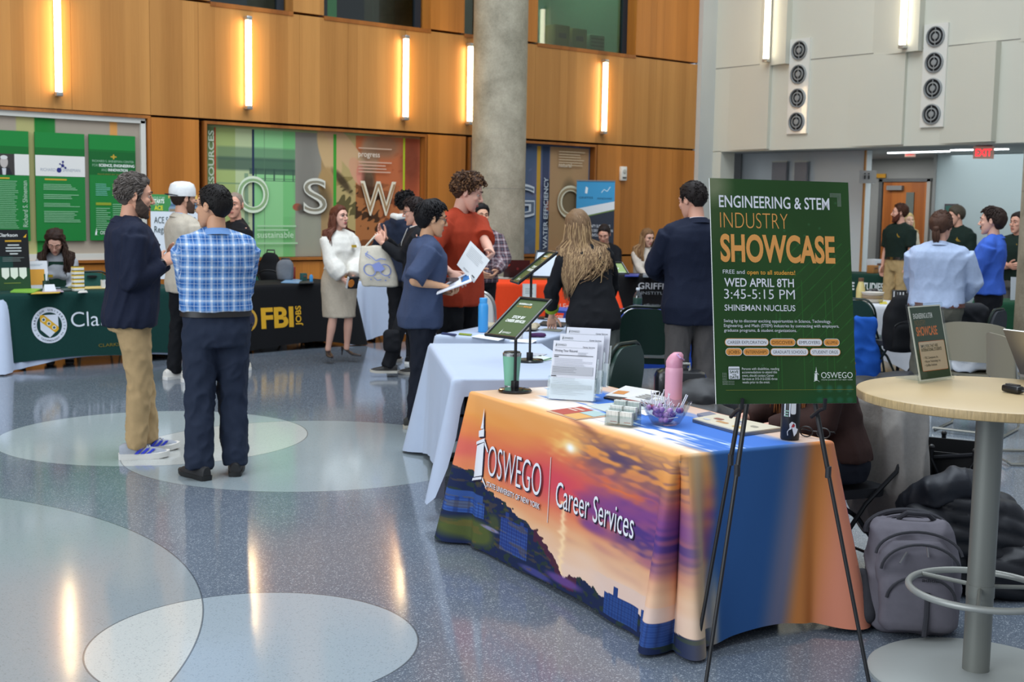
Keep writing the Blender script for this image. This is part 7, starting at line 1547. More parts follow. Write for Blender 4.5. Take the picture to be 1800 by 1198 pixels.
for i in range(34):
 a=g_.uniform(0,6.28); lay=i//12; z=.022+.022*lay; r=math.sqrt(g_.random())*(.036+.022*lay); c=LC[g_.choice((0,0,1,2,2,3,4))]; t=thing('lollipop','wrapped %s lollipop in the glass bowl'%c[1],'candy',tuple(np.array(bp_)+(r*math.cos(a),r*math.sin(a),z)),0,c[1]+' lollipops in the glass bowl')
 b=MB(); b.ball((0,0,0),(.0135,.0135,.0125),mat(c[0],.2,coat=.6),n=12); b.build('candy',t); d_=nrm((g_.uniform(-.5,.5),g_.uniform(-.5,.5),1.0 if lay==2 else g_.uniform(.1,.8))); b=MB(); b.tube([d_*.012,d_*.075],.0021,plain('#E9E8EC',.5),n=6); b.build('stick',t)
# bottles and tumbler
def lathe_thing(name,label,cat,p,parts,group=None):
 t=thing(name,label,cat,tuple(p),0,group)
 for nm,prof,m in parts:b=MB(); b.add(lathevf(prof,36),m); b.build(nm,t)
 return t
PK=plain('#DFA3B4',.45); t=lathe_thing('water_bottle','pale pink water bottle with angled lid on the sunset cloth','bottle',spot(1183,712),[('body',[(.036,0),(.040,.006),(.0405,.155),(.040,.172),(.037,.178)],PK)])
b=MB(); rows=[]
for z,k,cut in((.176,.037,0),(.188,.0385,0),(.205,.0385,0),(.222,.036,.3),(.236,.030,.6),(.247,.018,.8)):
 rows.append([(k*math.cos(a)+(.018*cut),k*math.sin(a)*(1-.25*cut),z)for a in np.linspace(0,2*PI,28,endpoint=False)])
R_=RZ(LZ); b.add(loftvf(rows),mat('#D695A8',.4),R_); b.build('lid',t); b=MB(); b.add(tubevf([(.030,0,.243),(.008,-.026,.240),(.022,-.034,.226),(.041,-.016,.215),(.043,.0,.212)],.004,8),mat('#C8A0C8',.4),R_); b.build('carry_loop',t)
t=lathe_thing('tumbler','mint green tumbler with steel rim behind the black sign stand','tumbler',spot(899,684),[('body',[(.031,.0),(.034,.004),(.0365,.04),(.0445,.15),(.046,.168)],plain('#7FC0A4',.35)),('rim',[(.0462,.168),(.0468,.182),(.043,.184)],mat('#C4C6C4',.2,metal=.9)),('lid',[(.042,.184),(.040,.190),(.012,.191)],plain('#3A3C3C',.3)),('foot',[(.0325,.0),(.0345,.010),(.0355,.022)],mat('#B4B6B4',.25,metal=.9))])
t=lathe_thing('water_bottle','black water bottle with white stickers at the right end of the sunset cloth','bottle',spot(1388,771),[('body',[(.035,0),(.0375,.005),(.0375,.17),(.030,.19)],plain('#111113',.4)),('lid',[(.028,.188),(.030,.193),(.030,.225),(.026,.23)],plain('#1E1E20',.5))])
b=MB(); cyl=lambda u,v,o:np.array([(.0377+o)*math.sin(u/.0377),-(.0377+o)*math.cos(u/.0377),v]); P=Print(b,lambda u,v,o:RZ(LZ)@cyl(u,v,o),.0004,.0002)
P.poly([(-.018,.02),(.010,.018),(.020,.030),(.026,.045),(.016,.050),(.013,.068),(-.002,.076),(-.012,.066),(-.010,.05),(-.020,.035)],'#E4E4E6'); P.poly([(-.004,.052),(.008,.054),(.010,.064),(0,.066)],'#B0343A'); P.rect(-.035,.095,-.010,.15,'#DCE0E2'); P.rr(.002,.13,.020,.05,.006,'#E2E2E0'); P.greek(-.033,.115,.02,.03,3,'#8FB09A',.5); b.build('stickers',t)
slab([(1225,730),(1242,737),(1265,733),(1247,726)],ZT,.009,plain('#8C8E9C',.25),'phone','grey phone lying behind the cream laptop','phone')
lp=[(1217,741),(1307,766),(1374,757),(1262,733)]; slab(lp,ZT,.010,mat('#7E8288',.35,metal=.7),'laptop_base','closed laptop','laptop').name='laptop'
lt=[o for o in COL.objects if o.name.startswith('laptop')and o.get('label')=='closed laptop'][0]; lt['label']='closed laptop with cream stickered lid on the sunset cloth'
c0=sum(at(x,y,z=ZT)for x,y in lp)/4; mb=MB(); V=[(at(x,y,z=ZT)-c0)*.995+UP*.0105 for x,y in lp]; 
if np.cross(V[1]-V[0],V[2]-V[0])[2]<0:V=V[::-1]
mb.add((V+[v+UP*.005 for v in V],[(3,2,1,0),(4,5,6,7),(0,1,5,4),(1,2,6,5),(2,3,7,6),(3,0,4,7)]),plain('#CFC6AE',.5)); o_=(at(*lp[0],z=ZT)-c0)+UP*.0155; uu=at(*lp[1],z=ZT)-at(*lp[0],z=ZT); vv=at(*lp[3],z=ZT)-at(*lp[0],z=ZT); P=Print(mb,lambda a,b_,q:o_+uu*a+vv*b_+UP*q,.0004,.0001)
for a,b_,w,h,c in((.25,.55,.16,.2,'#8A5A4A'),(.42,.35,.22,.16,'#B88A5A'),(.62,.65,.14,.2,'#A8A4A8'),(.75,.3,.2,.18,'#C8A45A'),(.52,.8,.1,.12,'#6E7E9A'),(.16,.25,.12,.14,'#B9BEC8'),(.86,.7,.12,.16,'#9A9484')):P.rr(a,b_,w,h,.05,c)
mb.build('lid',lt)
gl_=spot(1432,769); b=MB(); 
for s in(-1,1):b.tube([(s*.035+.026*math.cos(a),.0,.022+.020*math.sin(a))for a in np.linspace(0,2*PI,22)],.0028,BLk,n=6,caps=False); b.tube([(s*.06,0,.03),(s*.062,.06,.020),(s*.05,.12,.004)],.0024,BLk,n=6)
b.tube([(-.01,0,.026),(.01,0,.026)],.0026,BLk,n=6); o=b.build('eyeglasses',loc=tuple(gl_),rotz=LZ-.5); tag(o,'black framed glasses lying at the right end of the sunset cloth','glasses')

# ------------------------------------------------------------------ white and blue tables
Z2=.7475
slab([(935,628),(958,634),(977,631),(950,624)],Z2,.001,plain('#D2DAD2',.7),'flyer','white flyer with green edge beside the black stand base on the nearer white cloth','flyer',None,lambda P,w,h:P.rect(w*.8,0,w,h,'#5A8A6A'))
slab([(928,624),(950,626),(962,622),(940,620)],Z2,.001,plain('#AEB2BA',.7),'flyer','grey printed flyer behind the green edged one on the nearer white cloth','flyer')
lathe_thing('water_bottle','bright blue water bottle on the farther white cloth','bottle',at(849,583,z=Z2),[('body',[(.034,0),(.0365,.005),(.0365,.185),(.032,.205),(.027,.212)],plain('#3E9AD8',.4)),('lid',[(.028,.212),(.029,.216),(.029,.245),(.026,.248)],plain('#4AA4E0',.4))])
lathe_thing('canister','small red and white canister on the farther white cloth','can',at(912,594,z=Z2),[('body',[(.027,0),(.028,.003),(.028,.045)],plain('#D8D6D2',.4)),('lid',[(.0285,.045),(.0285,.062),(.026,.064)],plain('#C2502E',.4))])
def soft(name,label,cat,loc,shells,voxel,m,amp=.006,freq=24,seed=1,it=5,rz=0,group=None,root=None):
 S=Shells();[S.add(x)for x in shells]; A,F,N=organic((S.v,S.f),voxel,it); A=A+N*(amp*((1-np.abs(wob(A,seed,freq,5)))**2*1.5-.6))[:,None]; mb=MB(); mb.add((A,F),m); o=mb.build(name,root,angle=180)
 if root is None:o.location=tuple(loc); o.rotation_euler=(0,0,rz); tag(o,label,cat,group)
 return o
def blob(c,r):V,F=ballvf(r,16); return[tuple(np.array(v)+c)for v in V],F
def rbox(c,d,bev=.04,R=None):
 V,F=boxvf(d,bev); V=np.array(V); V=V@R.T if R is not None else V; return[tuple(v+c)for v in V],F
q=at(895,579,z=Z2); soft('cloth_bag','crumpled tan cloth bag lying on the farther white cloth','bag',q,[rbox((0,0,.022),(.42,.24,.03),.012),blob((.10,.04,.03),(.14,.08,.022)),blob((-.12,-.02,.028),(.10,.08,.02))],.008,cloth('#B9AC92',scale=30),.008,20,3,rz=LZ)
q=at(945,592,z=Z2); soft('pouch','small purple pouch behind the black stand on the farther white cloth','pouch',q,[rbox((0,0,.015),(.12,.05,.026),.01)],.006,cloth('#4A2C52'),.003,rz=LZ)
slab([(775,587),(800,590),(803,588),(778,585)],Z2,.006,plain('#26365E',.4),'pen','dark blue pen at the left end of the farther white cloth','pen'); slab([(806,588),(828,590),(830,588),(808,586)],Z2,.006,plain('#8E9E3A',.4),'marker','olive green marker beside the blue pen on the farther white cloth','pen')
slab([(828,592),(876,599),(890,594),(842,588)],Z2,.003,plain('#E2E6EC',.7),'paper_stack','white paper stack at the near edge of the farther white cloth','paper'); slab([(895,600),(935,603),(945,598),(905,595)],Z2,.002,plain('#DDE2EA',.7),'paper_stack','white papers behind the front black stand on the farther white cloth','paper')
slab([(946,572),(990,575),(1000,569),(955,566)],Z2,.012,plain('#17181A',.5),'folder','black folder beside the leaning woman on the farther white cloth','folder'); slab([(950,580),(984,583),(990,579),(958,577)],Z2,.002,plain('#8E9488',.6),'flyer','grey green flyer in front of the black folder','flyer')
t=lathe_thing('plastic_bottle','clear plastic water bottle with green label on the blue cloth','bottle',at(1120,558,z=Z2),[('body',[(.030,0),(.036,.008),(.037,.10),(.036,.105),(.037,.11),(.037,.175),(.026,.205),(.014,.222),(.014,.235)],glassm('DCE6F0',.04,.72)),('label',[(.0375,.115),(.0378,.117),(.0378,.165),(.0375,.167)],plain('#234A3E',.5)),('cap',[(.0155,.233),(.0155,.250),(.014,.252)],plain('#D6DCE4',.5))])
slab([(1082,549),(1112,552),(1135,545),(1100,541)],Z2,.002,plain('#D8E0EA',.7),'paper_stack','white papers left of the clear bottle on the blue cloth','paper'); slab([(1135,549),(1150,551),(1165,546),(1150,544)],Z2,.002,plain('#D4DCE6',.7),'paper_stack','white papers right of the clear bottle on the blue cloth','paper')
slab([(975,549),(1000,551),(1005,545),(985,543)],Z2,.02,plain('#2A4AA8',.5),'folder','royal blue folder at the left end of the blue cloth','folder'); slab([(1168,547),(1196,550),(1200,545),(1176,543)],Z2,.02,plain('#2A48A6',.5),'folder','royal blue folders right of the clear bottle on the blue cloth','folder')
# ------------------------------------------------------------------ things people hold
def sheet(name,label,cat,P4,m,th=.002,draw=None,group=None,part=None,bend=0.0):
 P4=[np.asarray(p,float)for p in P4]; c=sum(P4)/4; V=[p-c for p in P4]; n=nrm(np.cross(V[1]-V[0],V[3]-V[0])); mb=MB(); N_=8; G=[]
 for j in range(N_+1):
  for i in range(N_+1):
   a,b_=i/N_,j/N_; p=V[0]*(1-a)*(1-b_)+V[1]*a*(1-b_)+V[2]*a*b_+V[3]*(1-a)*b_; G.append(p+n*bend*(4*a*(1-a)))
 F=[(j*(N_+1)+i,j*(N_+1)+i+1,(j+1)*(N_+1)+i+1,(j+1)*(N_+1)+i)for j in range(N_)for i in range(N_)]; k=len(G)
 rim=[i for i in range(N_+1)]+[(j+1)*(N_+1)-1 for j in range(1,N_+1)]+[k-1-i for i in range(1,N_+1)]+[(N_-j)*(N_+1)for j in range(1,N_)]
 mb.add((G+[g-n*th for g in G],F+[tuple(q+k for q in reversed(f))for f in F]+[(rim[i],rim[i]+k,rim[(i+1)%len(rim)]+k,rim[(i+1)%len(rim)])for i in range(len(rim))]),m)
 if draw:
  w,h=np.linalg.norm(V[1]-V[0]),np.linalg.norm(V[3]-V[0])
  def fn(u,v,o):a,b_=u/w,v/h; return V[0]*(1-a)*(1-b_)+V[1]*a*(1-b_)+V[2]*a*b_+V[3]*(1-a)*b_+n*(bend*4*a*(1-a)+o+.001)
  draw(Print(mb,fn,.0006,.0003),w,h)
 o=mb.build(name); o.location=tuple(c); return tag(o,label,cat,group)
PAPER=plain('#DCDDDC',.7)
W9=p9['W']; hr9=p9['hR']
sheet('paper_stack','white papers with small blue photo, held by the young man in blue','papers',[at(x,y,d=d)for x,y,d in((767,516,9.12),(829,493,9.15),(824,477,9.42),(772,504,9.38))],plain('#E2E4EA',.7),.008,lambda P,w,h:(P.greek(w*.1,h*.85,w*.5,h*.7,12,'#B9BCC6',.35,2,.3),P.rect(w*.72,h*.2,w*.96,h*.8,'#2F6CA8'),P.rect(w*.72,h*.3,w*.80,h*.7,'#6A5A4A')))
hl=p10['W'](p10['hL']); 
Q=[at(x,y,d=d)for x,y,d in((803,465,9.32),(833,497,9.30),(861,457,9.34),(827,423,9.36))]
Q=[q+(hl-(Q[2]*.75+Q[3]*.25))*.0 for q in Q]
sheet('paper_sheet','white printed sheet held up by the tall man in the red tee shirt','paper',Q,PAPER,.0015,lambda P,w,h:(P.greek(w*.12,h*.86,w*.75,h*.40,7,'#BFC1C2',.3,2,.2),P.rect(w*.75,h*.12,w*.9,h*.16,'#4A4A4A'),P.greek(w*.3,h*.12,w*.3,h*.06,2,'#8A8A8A',.4)))
b=MB(); b.box((0,0,0),(.09,.05,.03),plain('#5A4A48',.3),bev=.006); o=b.build('glasses_case',loc=tuple(at(795,491,d=9.3))); tag(o,'small dark case under the hand of the young man in blue','case')
def phone_at(pp,hand,label,off=(0,.04,.03),ti=.6,name='phone',sz=(.072,.008,.146),col='#1A1B20'):
 b=MB(); b.box((0,0,0),sz,plain(col,.25),R=RX(-ti),bev=.004); o=b.build(name); p=pp['W'](pp[hand]+np.array(off)); o.location=tuple(p); o.rotation_euler=(0,0,pp['az']-PI/2); return tag(o,label,'phone')
phone_at(p5,'hL','pale blue phone in the hands of the seated curly haired woman',(.05,.03,.03),.5,col='#9AA4B4'); phone_at(p13,'hL','black phone in the hand of the seated man in black'); phone_at(p14,'hL','black phone in the hands of the seated woman in the cream top')
b=MB(); b.box((0,0,0),(.115,.035,.13),plain('#17181B',.4),R=RX(-.35),bev=.005); b.add(prismvf([(.034*math.cos(a),.042*math.sin(a))for a in np.linspace(0,2*PI,24,endpoint=False)],.006),plain('#D9812E',.5),RX(-.35)@RX(PI/2),RX(-.35)@np.array([.03,.026,0])); b.box(RX(-.35)@np.array([.062,.0,0]),(.008,.03,.12),plain('#D2D4D6',.4),R=RX(-.35)); p=p6['W']((p6['hR']+p6['hL'])/2+np.array([-.01,.05,.02])); o=b.build('notebook',loc=tuple(p),rotz=p6['az']-PI/2); tag(o,'small black notebook with orange disc held by the woman in white','notebook')
sheet('paper_stack','white papers in the hand of the man behind the plaid shirt','papers',[p4['W'](p4['hL']+np.array(v))for v in((-.02,-.10,-.12),(.0,.12,-.05),(.01,.10,.08),(-.01,-.12,.02))],PAPER,.01)
sheet('tablet_sleeve','grey clipboard held by the man in the bright blue shirt','clipboard',[at(x,y,d=d)for x,y,d in((1693,486,11.75),(1712,478,11.7),(1718,452,11.85),(1702,458,11.9))],plain('#5A5C60',.5),.012,lambda P,w,h:P.rect(w*.1,h*.1,w*.9,h*.9,'#B9BCC0'))
# tote bag
hb=p8['W'](p8['hL']); tz=thing('tote_bag','cream canvas tote bag with blue line drawing, held by the person in black','bag',tuple(hb),math.atan2(LAT[1],LAT[0])+.25)
S=Shells(); rg=[]
for z,w,d in((-.50,.15,.03),(-.49,.18,.05),(-.40,.185,.06),(-.25,.165,.045),(-.14,.135,.025),(-.10,.125,.016)):rg.append(ring((-.04-(z+.1)*.18,0,z),w,d,n=26,e=3.2))
S.add(loftvf(rg)); A,F,N=organic((S.v,S.f),.010,4); A=A+N*(.006*wob(A,4,16,5,(1.3,1,.6)))[:,None]; b=MB(); b.add((A,F),cloth('#D5CDBB',scale=40)); b.build('bag_body',tz,angle=180)
b=MB(); b.tube([(-.12,.0,-.11),(-.03,0,-.01),(.0,0,.012),(.03,0,-.01),(.07,0,-.11)],.009,cloth('#D5CDBB',scale=40),n=8); b.build('strap',tz)
b=MB(); fb_=lambda u,v,o:np.array([u-.05-(v+.1)*.18,-np.interp(v,[-.5,-.45,-.40,-.25,-.14],[.05,.062,.066,.053,.03])*(1-abs(u/.2)**3.2)-.008-o,v]); P=Print(b,fb_,.002,.0005)
BL_='#7C8CC4'
for cx,cy in((-.075,-.33),(.075,-.33)):P.line([(cx+.055*math.cos(a),cy+.055*math.sin(a))for a in np.linspace(0,2*PI,19)],.010,BL_)
P.poly([(-.05,-.28),(.03,-.25),(.075,-.32),(.03,-.345),(-.03,-.34)],'#8A96CC'); P.line([(-.09,-.17),(-.04,-.20),(.0,-.24),(.05,-.22),(.10,-.23)],.010,BL_); P.line([(-.06,-.15),(-.09,-.19),(-.05,-.22)],.008,BL_); P.line([(-.05,-.40),(-.02,-.43),(.02,-.42)],.008,BL_); P.disc(.06,-.43,.008,BL_,8); P.disc(-.08,-.42,.007,BL_,8); P.disc(.10,-.40,.008,BL_,8); b.build('drawing',tz)
q=gd(690,11.9); soft('shoulder_bag','small dark bag hanging at the hip of the person with the tote','bag',(q[0],q[1],.36),[rbox((0,0,0),(.16,.09,.22),.04)],.010,blackp,.005,rz=LZ)

# ------------------------------------------------------------------ on and around the green table
ZG=.7505
def onE(px,py):return at(px,py,z=ZG)
q=onE(17,510); bz=rE; uE=np.array([math.cos(rE),math.sin(rE),0]); f0=q-uE*.12; 
def dr_clark(P,w,h):
 P.rect(0,0,w,h,'#17181A'); P.rect(0,0,w,h*.36,'#24452C'); P.rect(0,h*.36,w*.5,h*.56,'#123A34'); P.text('Clarkson',w*.10,h*.885,.034,'#E4E4E0',w=w*.58,bold=.01); P.poly([(w*.84,h*.87),(w*.95,h*.93),(w*.93,h*.87)],'#D9A62A'); P.rect(w*.30,h*.80,w*.78,h*.825,'#C99A2A')
 for i,k in enumerate((.34,.46,.46,.24)):P.rect(w*(.54-k/2),h*(.735-.048*i),w*(.54+k/2),h*(.755-.048*i),'#C4C8C6')
 P.greek(w*.2,h*.53,w*.66,h*.08,3,'#6A7270',.4)
 for x in(.26,.52,.78):P.poly([(w*(x-.11),h*.37),(w*(x+.11),h*.37),(w*(x+.11),h*.23),(w*x,h*.18),(w*(x-.11),h*.23)],'#DDE0D4')
 P.rect(w*.2,h*.11,w*.7,h*.125,'#6A7A3A')
sheet_sign(f0,uE,np.array([-.0,.10,1]),.335,.60,'table_sign','tall black and green Clarkson sign standing at left on the green table',None,'#C9A24A',dr_clark,clear=False)
sheet_sign(onE(48,508),uE,np.array([0,.18,1]),.225,.285,'table_sign','white sign with an orange square in front of the seated woman',None,'#DADCE0',lambda P,w,h:(P.greek(w*.2,h*.86,w*.6,h*.08,2,'#A9B4BC',.5),P.rect(w*.18,h*.14,w*.84,h*.70,'#D69A3C')),clear=False)
for i in range(6):
 q=onE(137,511); b=MB(); b.box((0,0,.0135),(.105,.075,.026),plain('#DAD8CC',.5),bev=.003); b.box((0,0,.029),(.104,.074,.013),plain('#D9B41E',.5),bev=.003); b.box((0,0,.0375),(.09,.06,.006),plain('#22281E',.6)); o=b.build('small_box',loc=(q[0],q[1],ZG+i*.0412),rotz=rE+.04*math.sin(i*2)); tag(o,'yellow and white box, %s of the stack on the green table'%('lowest','second from bottom','third from bottom','third from top','second from top','topmost')[i],'box','stacked yellow boxes')
slab([(18,514),(60,515),(72,509),(28,508)],ZG,.012,plain('#7CB83A',.4),'folder','bright green folder at left on the green table','folder'); slab([(54,517),(104,515),(108,512),(62,513)],ZG,.004,plain('#C9A83A',.5),'folder','yellow folder edge in front of the card stand on the green table','folder'); slab([(74,514),(112,513),(108,509),(76,510)],ZG,.006,plain('#B9A8B4',.5),'flyer','pink grey flyers on the green table','flyer'); slab([(148,508),(186,507),(184,503),(150,504)],ZG,.005,plain('#D9C27A',.5),'flyer','yellow and white flyers right of the stacked boxes','flyer'); slab([(137,515),(154,514),(152,511),(139,512)],ZG,.006,plain('#D8D8D4',.5),'flyer','white card in front of the stacked yellow boxes','flyer')
q=onE(87,512); b=MB(); b.add(([(-.06,-.03,0),(.06,-.03,0),(.06,.03,0),(-.06,.03,0),(-.05,0,.07),(.05,0,.07)],[(0,1,5,4),(2,3,4,5),(0,4,3),(1,2,5),(0,3,2,1)]),plain('#D6DADE',.5)); tag(b.build('card_tent',loc=tuple(q),rotz=rE),'small white tent card below the orange square sign','card')
def pen_cup(px,py,label,cl,n):
 q=onE(px,py); t=thing('pen_cup',label,'cup',tuple(q)); b=MB(); b.add(lathevf([(.032,0),(.034,.085),(.030,.085),(.029,.01)],20),plain(cl,.4)); b.build('cup',t); b=MB()
 for i in range(n):b.tube([(.012*math.cos(i*2),.012*math.sin(i*2),.01),(.024*math.cos(i*2),.024*math.sin(i*2),.155)],.004,plain('#1E5A3A',.3),n=6)
 o=b.build('pen_bundle',t)
pen_cup(183,506,'white cup of green pens on the green table, beside the navy jacket','#DADCDC',4); pen_cup(81,508,'dark cup of green pens behind the tent card','#203A30',3)
q=onE(119,511); b=MB(); b.box((0,0,.012),(.12,.06,.024),mat('#5A6A66',.2),bev=.008); b.ball((.03,0,.034),(.03,.02,.014),plain('#8A8A5A',.3)); tag(b.build('gadget',loc=tuple(q),rotz=rE),'small grey gadget beside the stacked yellow boxes','gadget')
# registration sign on easel behind
def easel_sign(px0,px1,py0,d,h,label,draw):
 O=at(px0,py0,d=d); w=(px1-px0)*d/F_PX; az=math.atan2(O[1],O[0])-PI/2+.1; u=np.array([math.cos(az),math.sin(az),0]); v=nrm(np.array([-math.sin(az)*.10,math.cos(az)*.10,1])); B0=O-v*h; t=thing('registration_sign',label,'sign',(B0[0],B0[1],0)); f=flat((0,0,B0[2]),u,v); b=MB(); panel(b,f,w,h,.01,plain('#D6DCE2',.6)); draw(Print(b,f,.001,.0004),w,h); b.build('foam_board',t)
 for x,y in((.15,.02),(.85,.02),(.5,.5)):
  b=MB(); n_=np.cross(u,v); top=f(w*.5,h*.8,-.03); ft=f(w*x,0,-.03); ft=np.array([ft[0],ft[1],0])-(n_*np.array([1,1,0]))*y; b.tube([top,ft+np.array([0,0,.01])],.010,BLk,n=8); b.build('leg',t)
def dr_ace(P,w,h):
 P.rect(0,h*.80,w*.45,h,'#3E8A4A'); P.rect(w*.38,h*.80,w,h,'#7C93A4'); P.rect(w*.38,h*.945,w,h,'#DDB25A'); P.rect(w*.40,h*.86,w,h*.89,'#4E6A86'); P.rect(w*.40,h*.80,w,h*.83,'#8A7A62'); P.poly([(w*.34,h*.93),(w*.42,h*.97),(w*.43,h*.88),(w*.36,h*.82)],'#3E8A4A')
 P.text('YOUR STORY',w*.05,h*.94,.030,'#BFE0C4',w=w*.26); P.text('STARTS',w*.05,h*.895,.045,'#E8F0E4',w=w*.24,bold=.03); P.text('WITH',w*.05,h*.868,.022,'#BFE0C4',w=w*.12); P.text('ACE',w*.08,h*.815,.05,'#D8D83A',w=w*.18,bold=.03); P.text('ACE Student',w*.07,h*.66,.075,'#3A4A4A',w=w*.60); P.text('Registration',w*.07,h*.55,.075,'#3A4A4A',w=w*.62)
easel_sign(264,345,341,14.0,.95,'white ACE Student Registration sign with green map strip, behind the navy jacket',dr_ace)

# ------------------------------------------------------------------ on and behind the black table and the white table beside it
def backpack(name,label,p,rz,w,h,d,m,m2,vox=.014,lean=.0,pockets=True):
 t=thing(name,label,'bag',tuple(p),rz); R=RX(lean)
 T=lambda VF:([tuple(R@np.array(v))for v in VF[0]],VF[1])
 S=Shells(); S.add(T(loftvf([ring((0,0,z*h),w/2*k,d/2*k2,n=26,e=3)for z,k,k2 in((.0,.82,.8),(.03,.95,1.0),(.3,1,1.05),(.6,.97,.95),(.82,.85,.8),(.95,.6,.6),(1.0,.3,.35))]))); A,F,N=organic((S.v,S.f),vox,4); A=A+N*(.010*wob(A,5,14,5))[:,None]; b=MB(); b.add((A,F),m); b.build('bag_body',t,angle=180)
 if pockets:
  S=Shells(); S.add(T(loftvf([ring((0,-d*.42,z*h),w*.40*k,d*.26*k,n=22,e=3)for z,k in((.04,.85),(.08,1),(.3,1.03),(.48,.9),(.54,.6))]))); A,F,N=organic((S.v,S.f),vox,4); A=A+N*(.006*wob(A,9,18,5))[:,None]; b=MB(); b.add((A,F),m); b.build('front_pocket',t,angle=180)
  b=MB(); P_=[R@np.array((w*.38*math.cos(a),-d*(.50+.10*math.sin(a)),h*(.46+.10*math.sin(a))))for a in np.linspace(.1,PI-.1,13)]; b.tube(P_,.006,m2,n=6); b.build('zipper',t)
 b=MB(); b.tube([R@np.array(v)for v in((-.05,d*.2,h*.95),(-.045,d*.25,h*1.06),(.045,d*.25,h*1.06),(.05,d*.2,h*.95))],.010,m2,n=8); b.build('handle',t)
 return t
BK=cloth('#121316',scale=40)
q=at(475,497,d=15.7); backpack('backpack','black backpack standing on the seat behind the black FBI table',(q[0],q[1],.56),LZ,.31,.48,.18,BK,BLk,.016)
b=MB(); b.box((0,0,.275),(.36,.34,.55),plain('#3A3C40',.7),bev=.01); tag(b.build('storage_box',loc=(q[0],q[1],0),rotz=LZ),'dark box under the black backpack behind the black table','box')
ZF=.7505; q=at(516,494,z=ZF); backpack('backpack','small grey bag on the black table, right of the black backpack',(q[0],q[1]+.2,ZF),LZ,.20,.24,.13,cloth('#6A6E74'),BLk,.012,pockets=False)
q=at(529,493,z=ZF); carton(q[0],q[1]+.28,ZF,.12,.10,.15,'#8A2E26','small_carton','small red and white carton on the black table','box'); carton(at(541,494,z=ZF)[0],at(541,494,z=ZF)[1]+.1,ZF,.07,.06,.09,'#24504A','small_carton','small teal carton on the black table','box')
slab([(494,497),(525,498),(533,492),(505,491)],ZF,.008,plain('#7FA8CC',.3),'brochure','light blue brochure on the black table','brochure'); slab([(525,499),(552,498),(550,494),(528,495)],ZF,.010,plain('#2A2C30',.4),'brochure','dark brochures at the right end of the black table','brochure')
q=at(547,496,z=ZF); lathe_thing('water_bottle','tiny blue bottle at the right end of the black table','bottle',q,[('body',[(.02,0),(.022,.07),(.01,.09)],plain('#3A8AC0',.3))])
ZW=.7485; q=at(634,492,z=ZW); carton(q[0],q[1],ZW,.24,.2,.05,'#B9A88A','cardboard_tray','flat cardboard tray at the left end of the white table behind the woman','tray')
for px,lb,h_ in((645,'teal cup on the white table, left one',.12),(656,'teal cup on the white table, right and nearer the tote bag',.16)):q=at(px,491,z=ZW); lathe_thing('cup',lb,'cup',q,[('body',[(.034,0),(.042,h_),(.036,h_),(.03,.01)],plain('#1F5A62',.4))],'teal cups')
slab([(618,491),(634,492),(640,489),(624,488)],ZW,.012,plain('#8A8A88',.3),'laptop','flat grey device at the left end of the white table','device')
# orange table
ZO=.7485; q=at(908,488,z=ZO); t=thing('laptop','dark laptop with red sticker on the orange cloth, lid toward the camera','laptop',(q[0],q[1],ZO),rH); b=MB(); f=flat((-.17,-.02,.01),(1,0,0),(0,-.16,1)); panel(b,f,.34,.225,.006,plain('#2A1A1C',.35)); P=Print(b,f,.001,.0004); P.poly([(.03,.15),(.05,.19),(.07,.17),(.085,.165),(.065,.14)],'#C8402A'); P.disc(.18,.11,.018,'#6A2A2A',14); b.build('lid',t); b=MB(); b.box((0,.10,.007),(.34,.23,.014),plain('#1B1B1D',.4)); b.build('keyboard_base',t)
sheet_sign(at(918,535,d=15.0),np.array([math.cos(rH),math.sin(rH),0]),np.array([-math.sin(rH)*.05,math.cos(rH)*.05,1]),.165,.25,'sign_holder','pale framed sign in front of the orange cloth, left of the tilted green sign',None,'#C9D4D2',lambda P,w,h:(P.rect(.012,.012,w-.012,h-.012,'#DCE2DE'),P.greek(w*.2,h*.75,w*.6,h*.3,4,'#9AA8A0',.4)),clear=False)
slab([(868,489),(893,490),(896,487),(872,486)],ZO,.006,plain('#B9AEA6',.5),'flyer','grey flyer on the orange cloth left of the dark laptop','flyer')
# institute table
ZI=.7505; slab([(1098,486),(1122,486),(1124,482),(1100,482)],ZI,.012,plain('#2E46A0',.4),'booklet','blue booklets on the black institute table','booklet'); slab([(1130,487),(1146,487),(1147,483),(1131,483)],ZI,.03,plain('#8A9096',.4),'device','grey tray on the black institute table','device'); slab([(1150,487),(1180,487),(1178,483),(1152,483)],ZI,.02,plain('#C8C8C4',.6),'booklet','white booklets on the black institute table','booklet')
O=at(1171,484,z=ZI); sheet_sign(O,np.array([math.cos(rI),math.sin(rI),0]),np.array([-math.sin(rI)*.2,math.cos(rI)*.2,1]),.22,.40,'brochure_rack','white brochure stand at the right end of the black institute table',None,'#CDD2D4',lambda P,w,h:(P.rect(w*.15,h*.6,w*.85,h*.9,'#5A6A72'),P.greek(w*.15,h*.5,w*.7,h*.3,4,'#A4ACB0',.4)),clear=False)
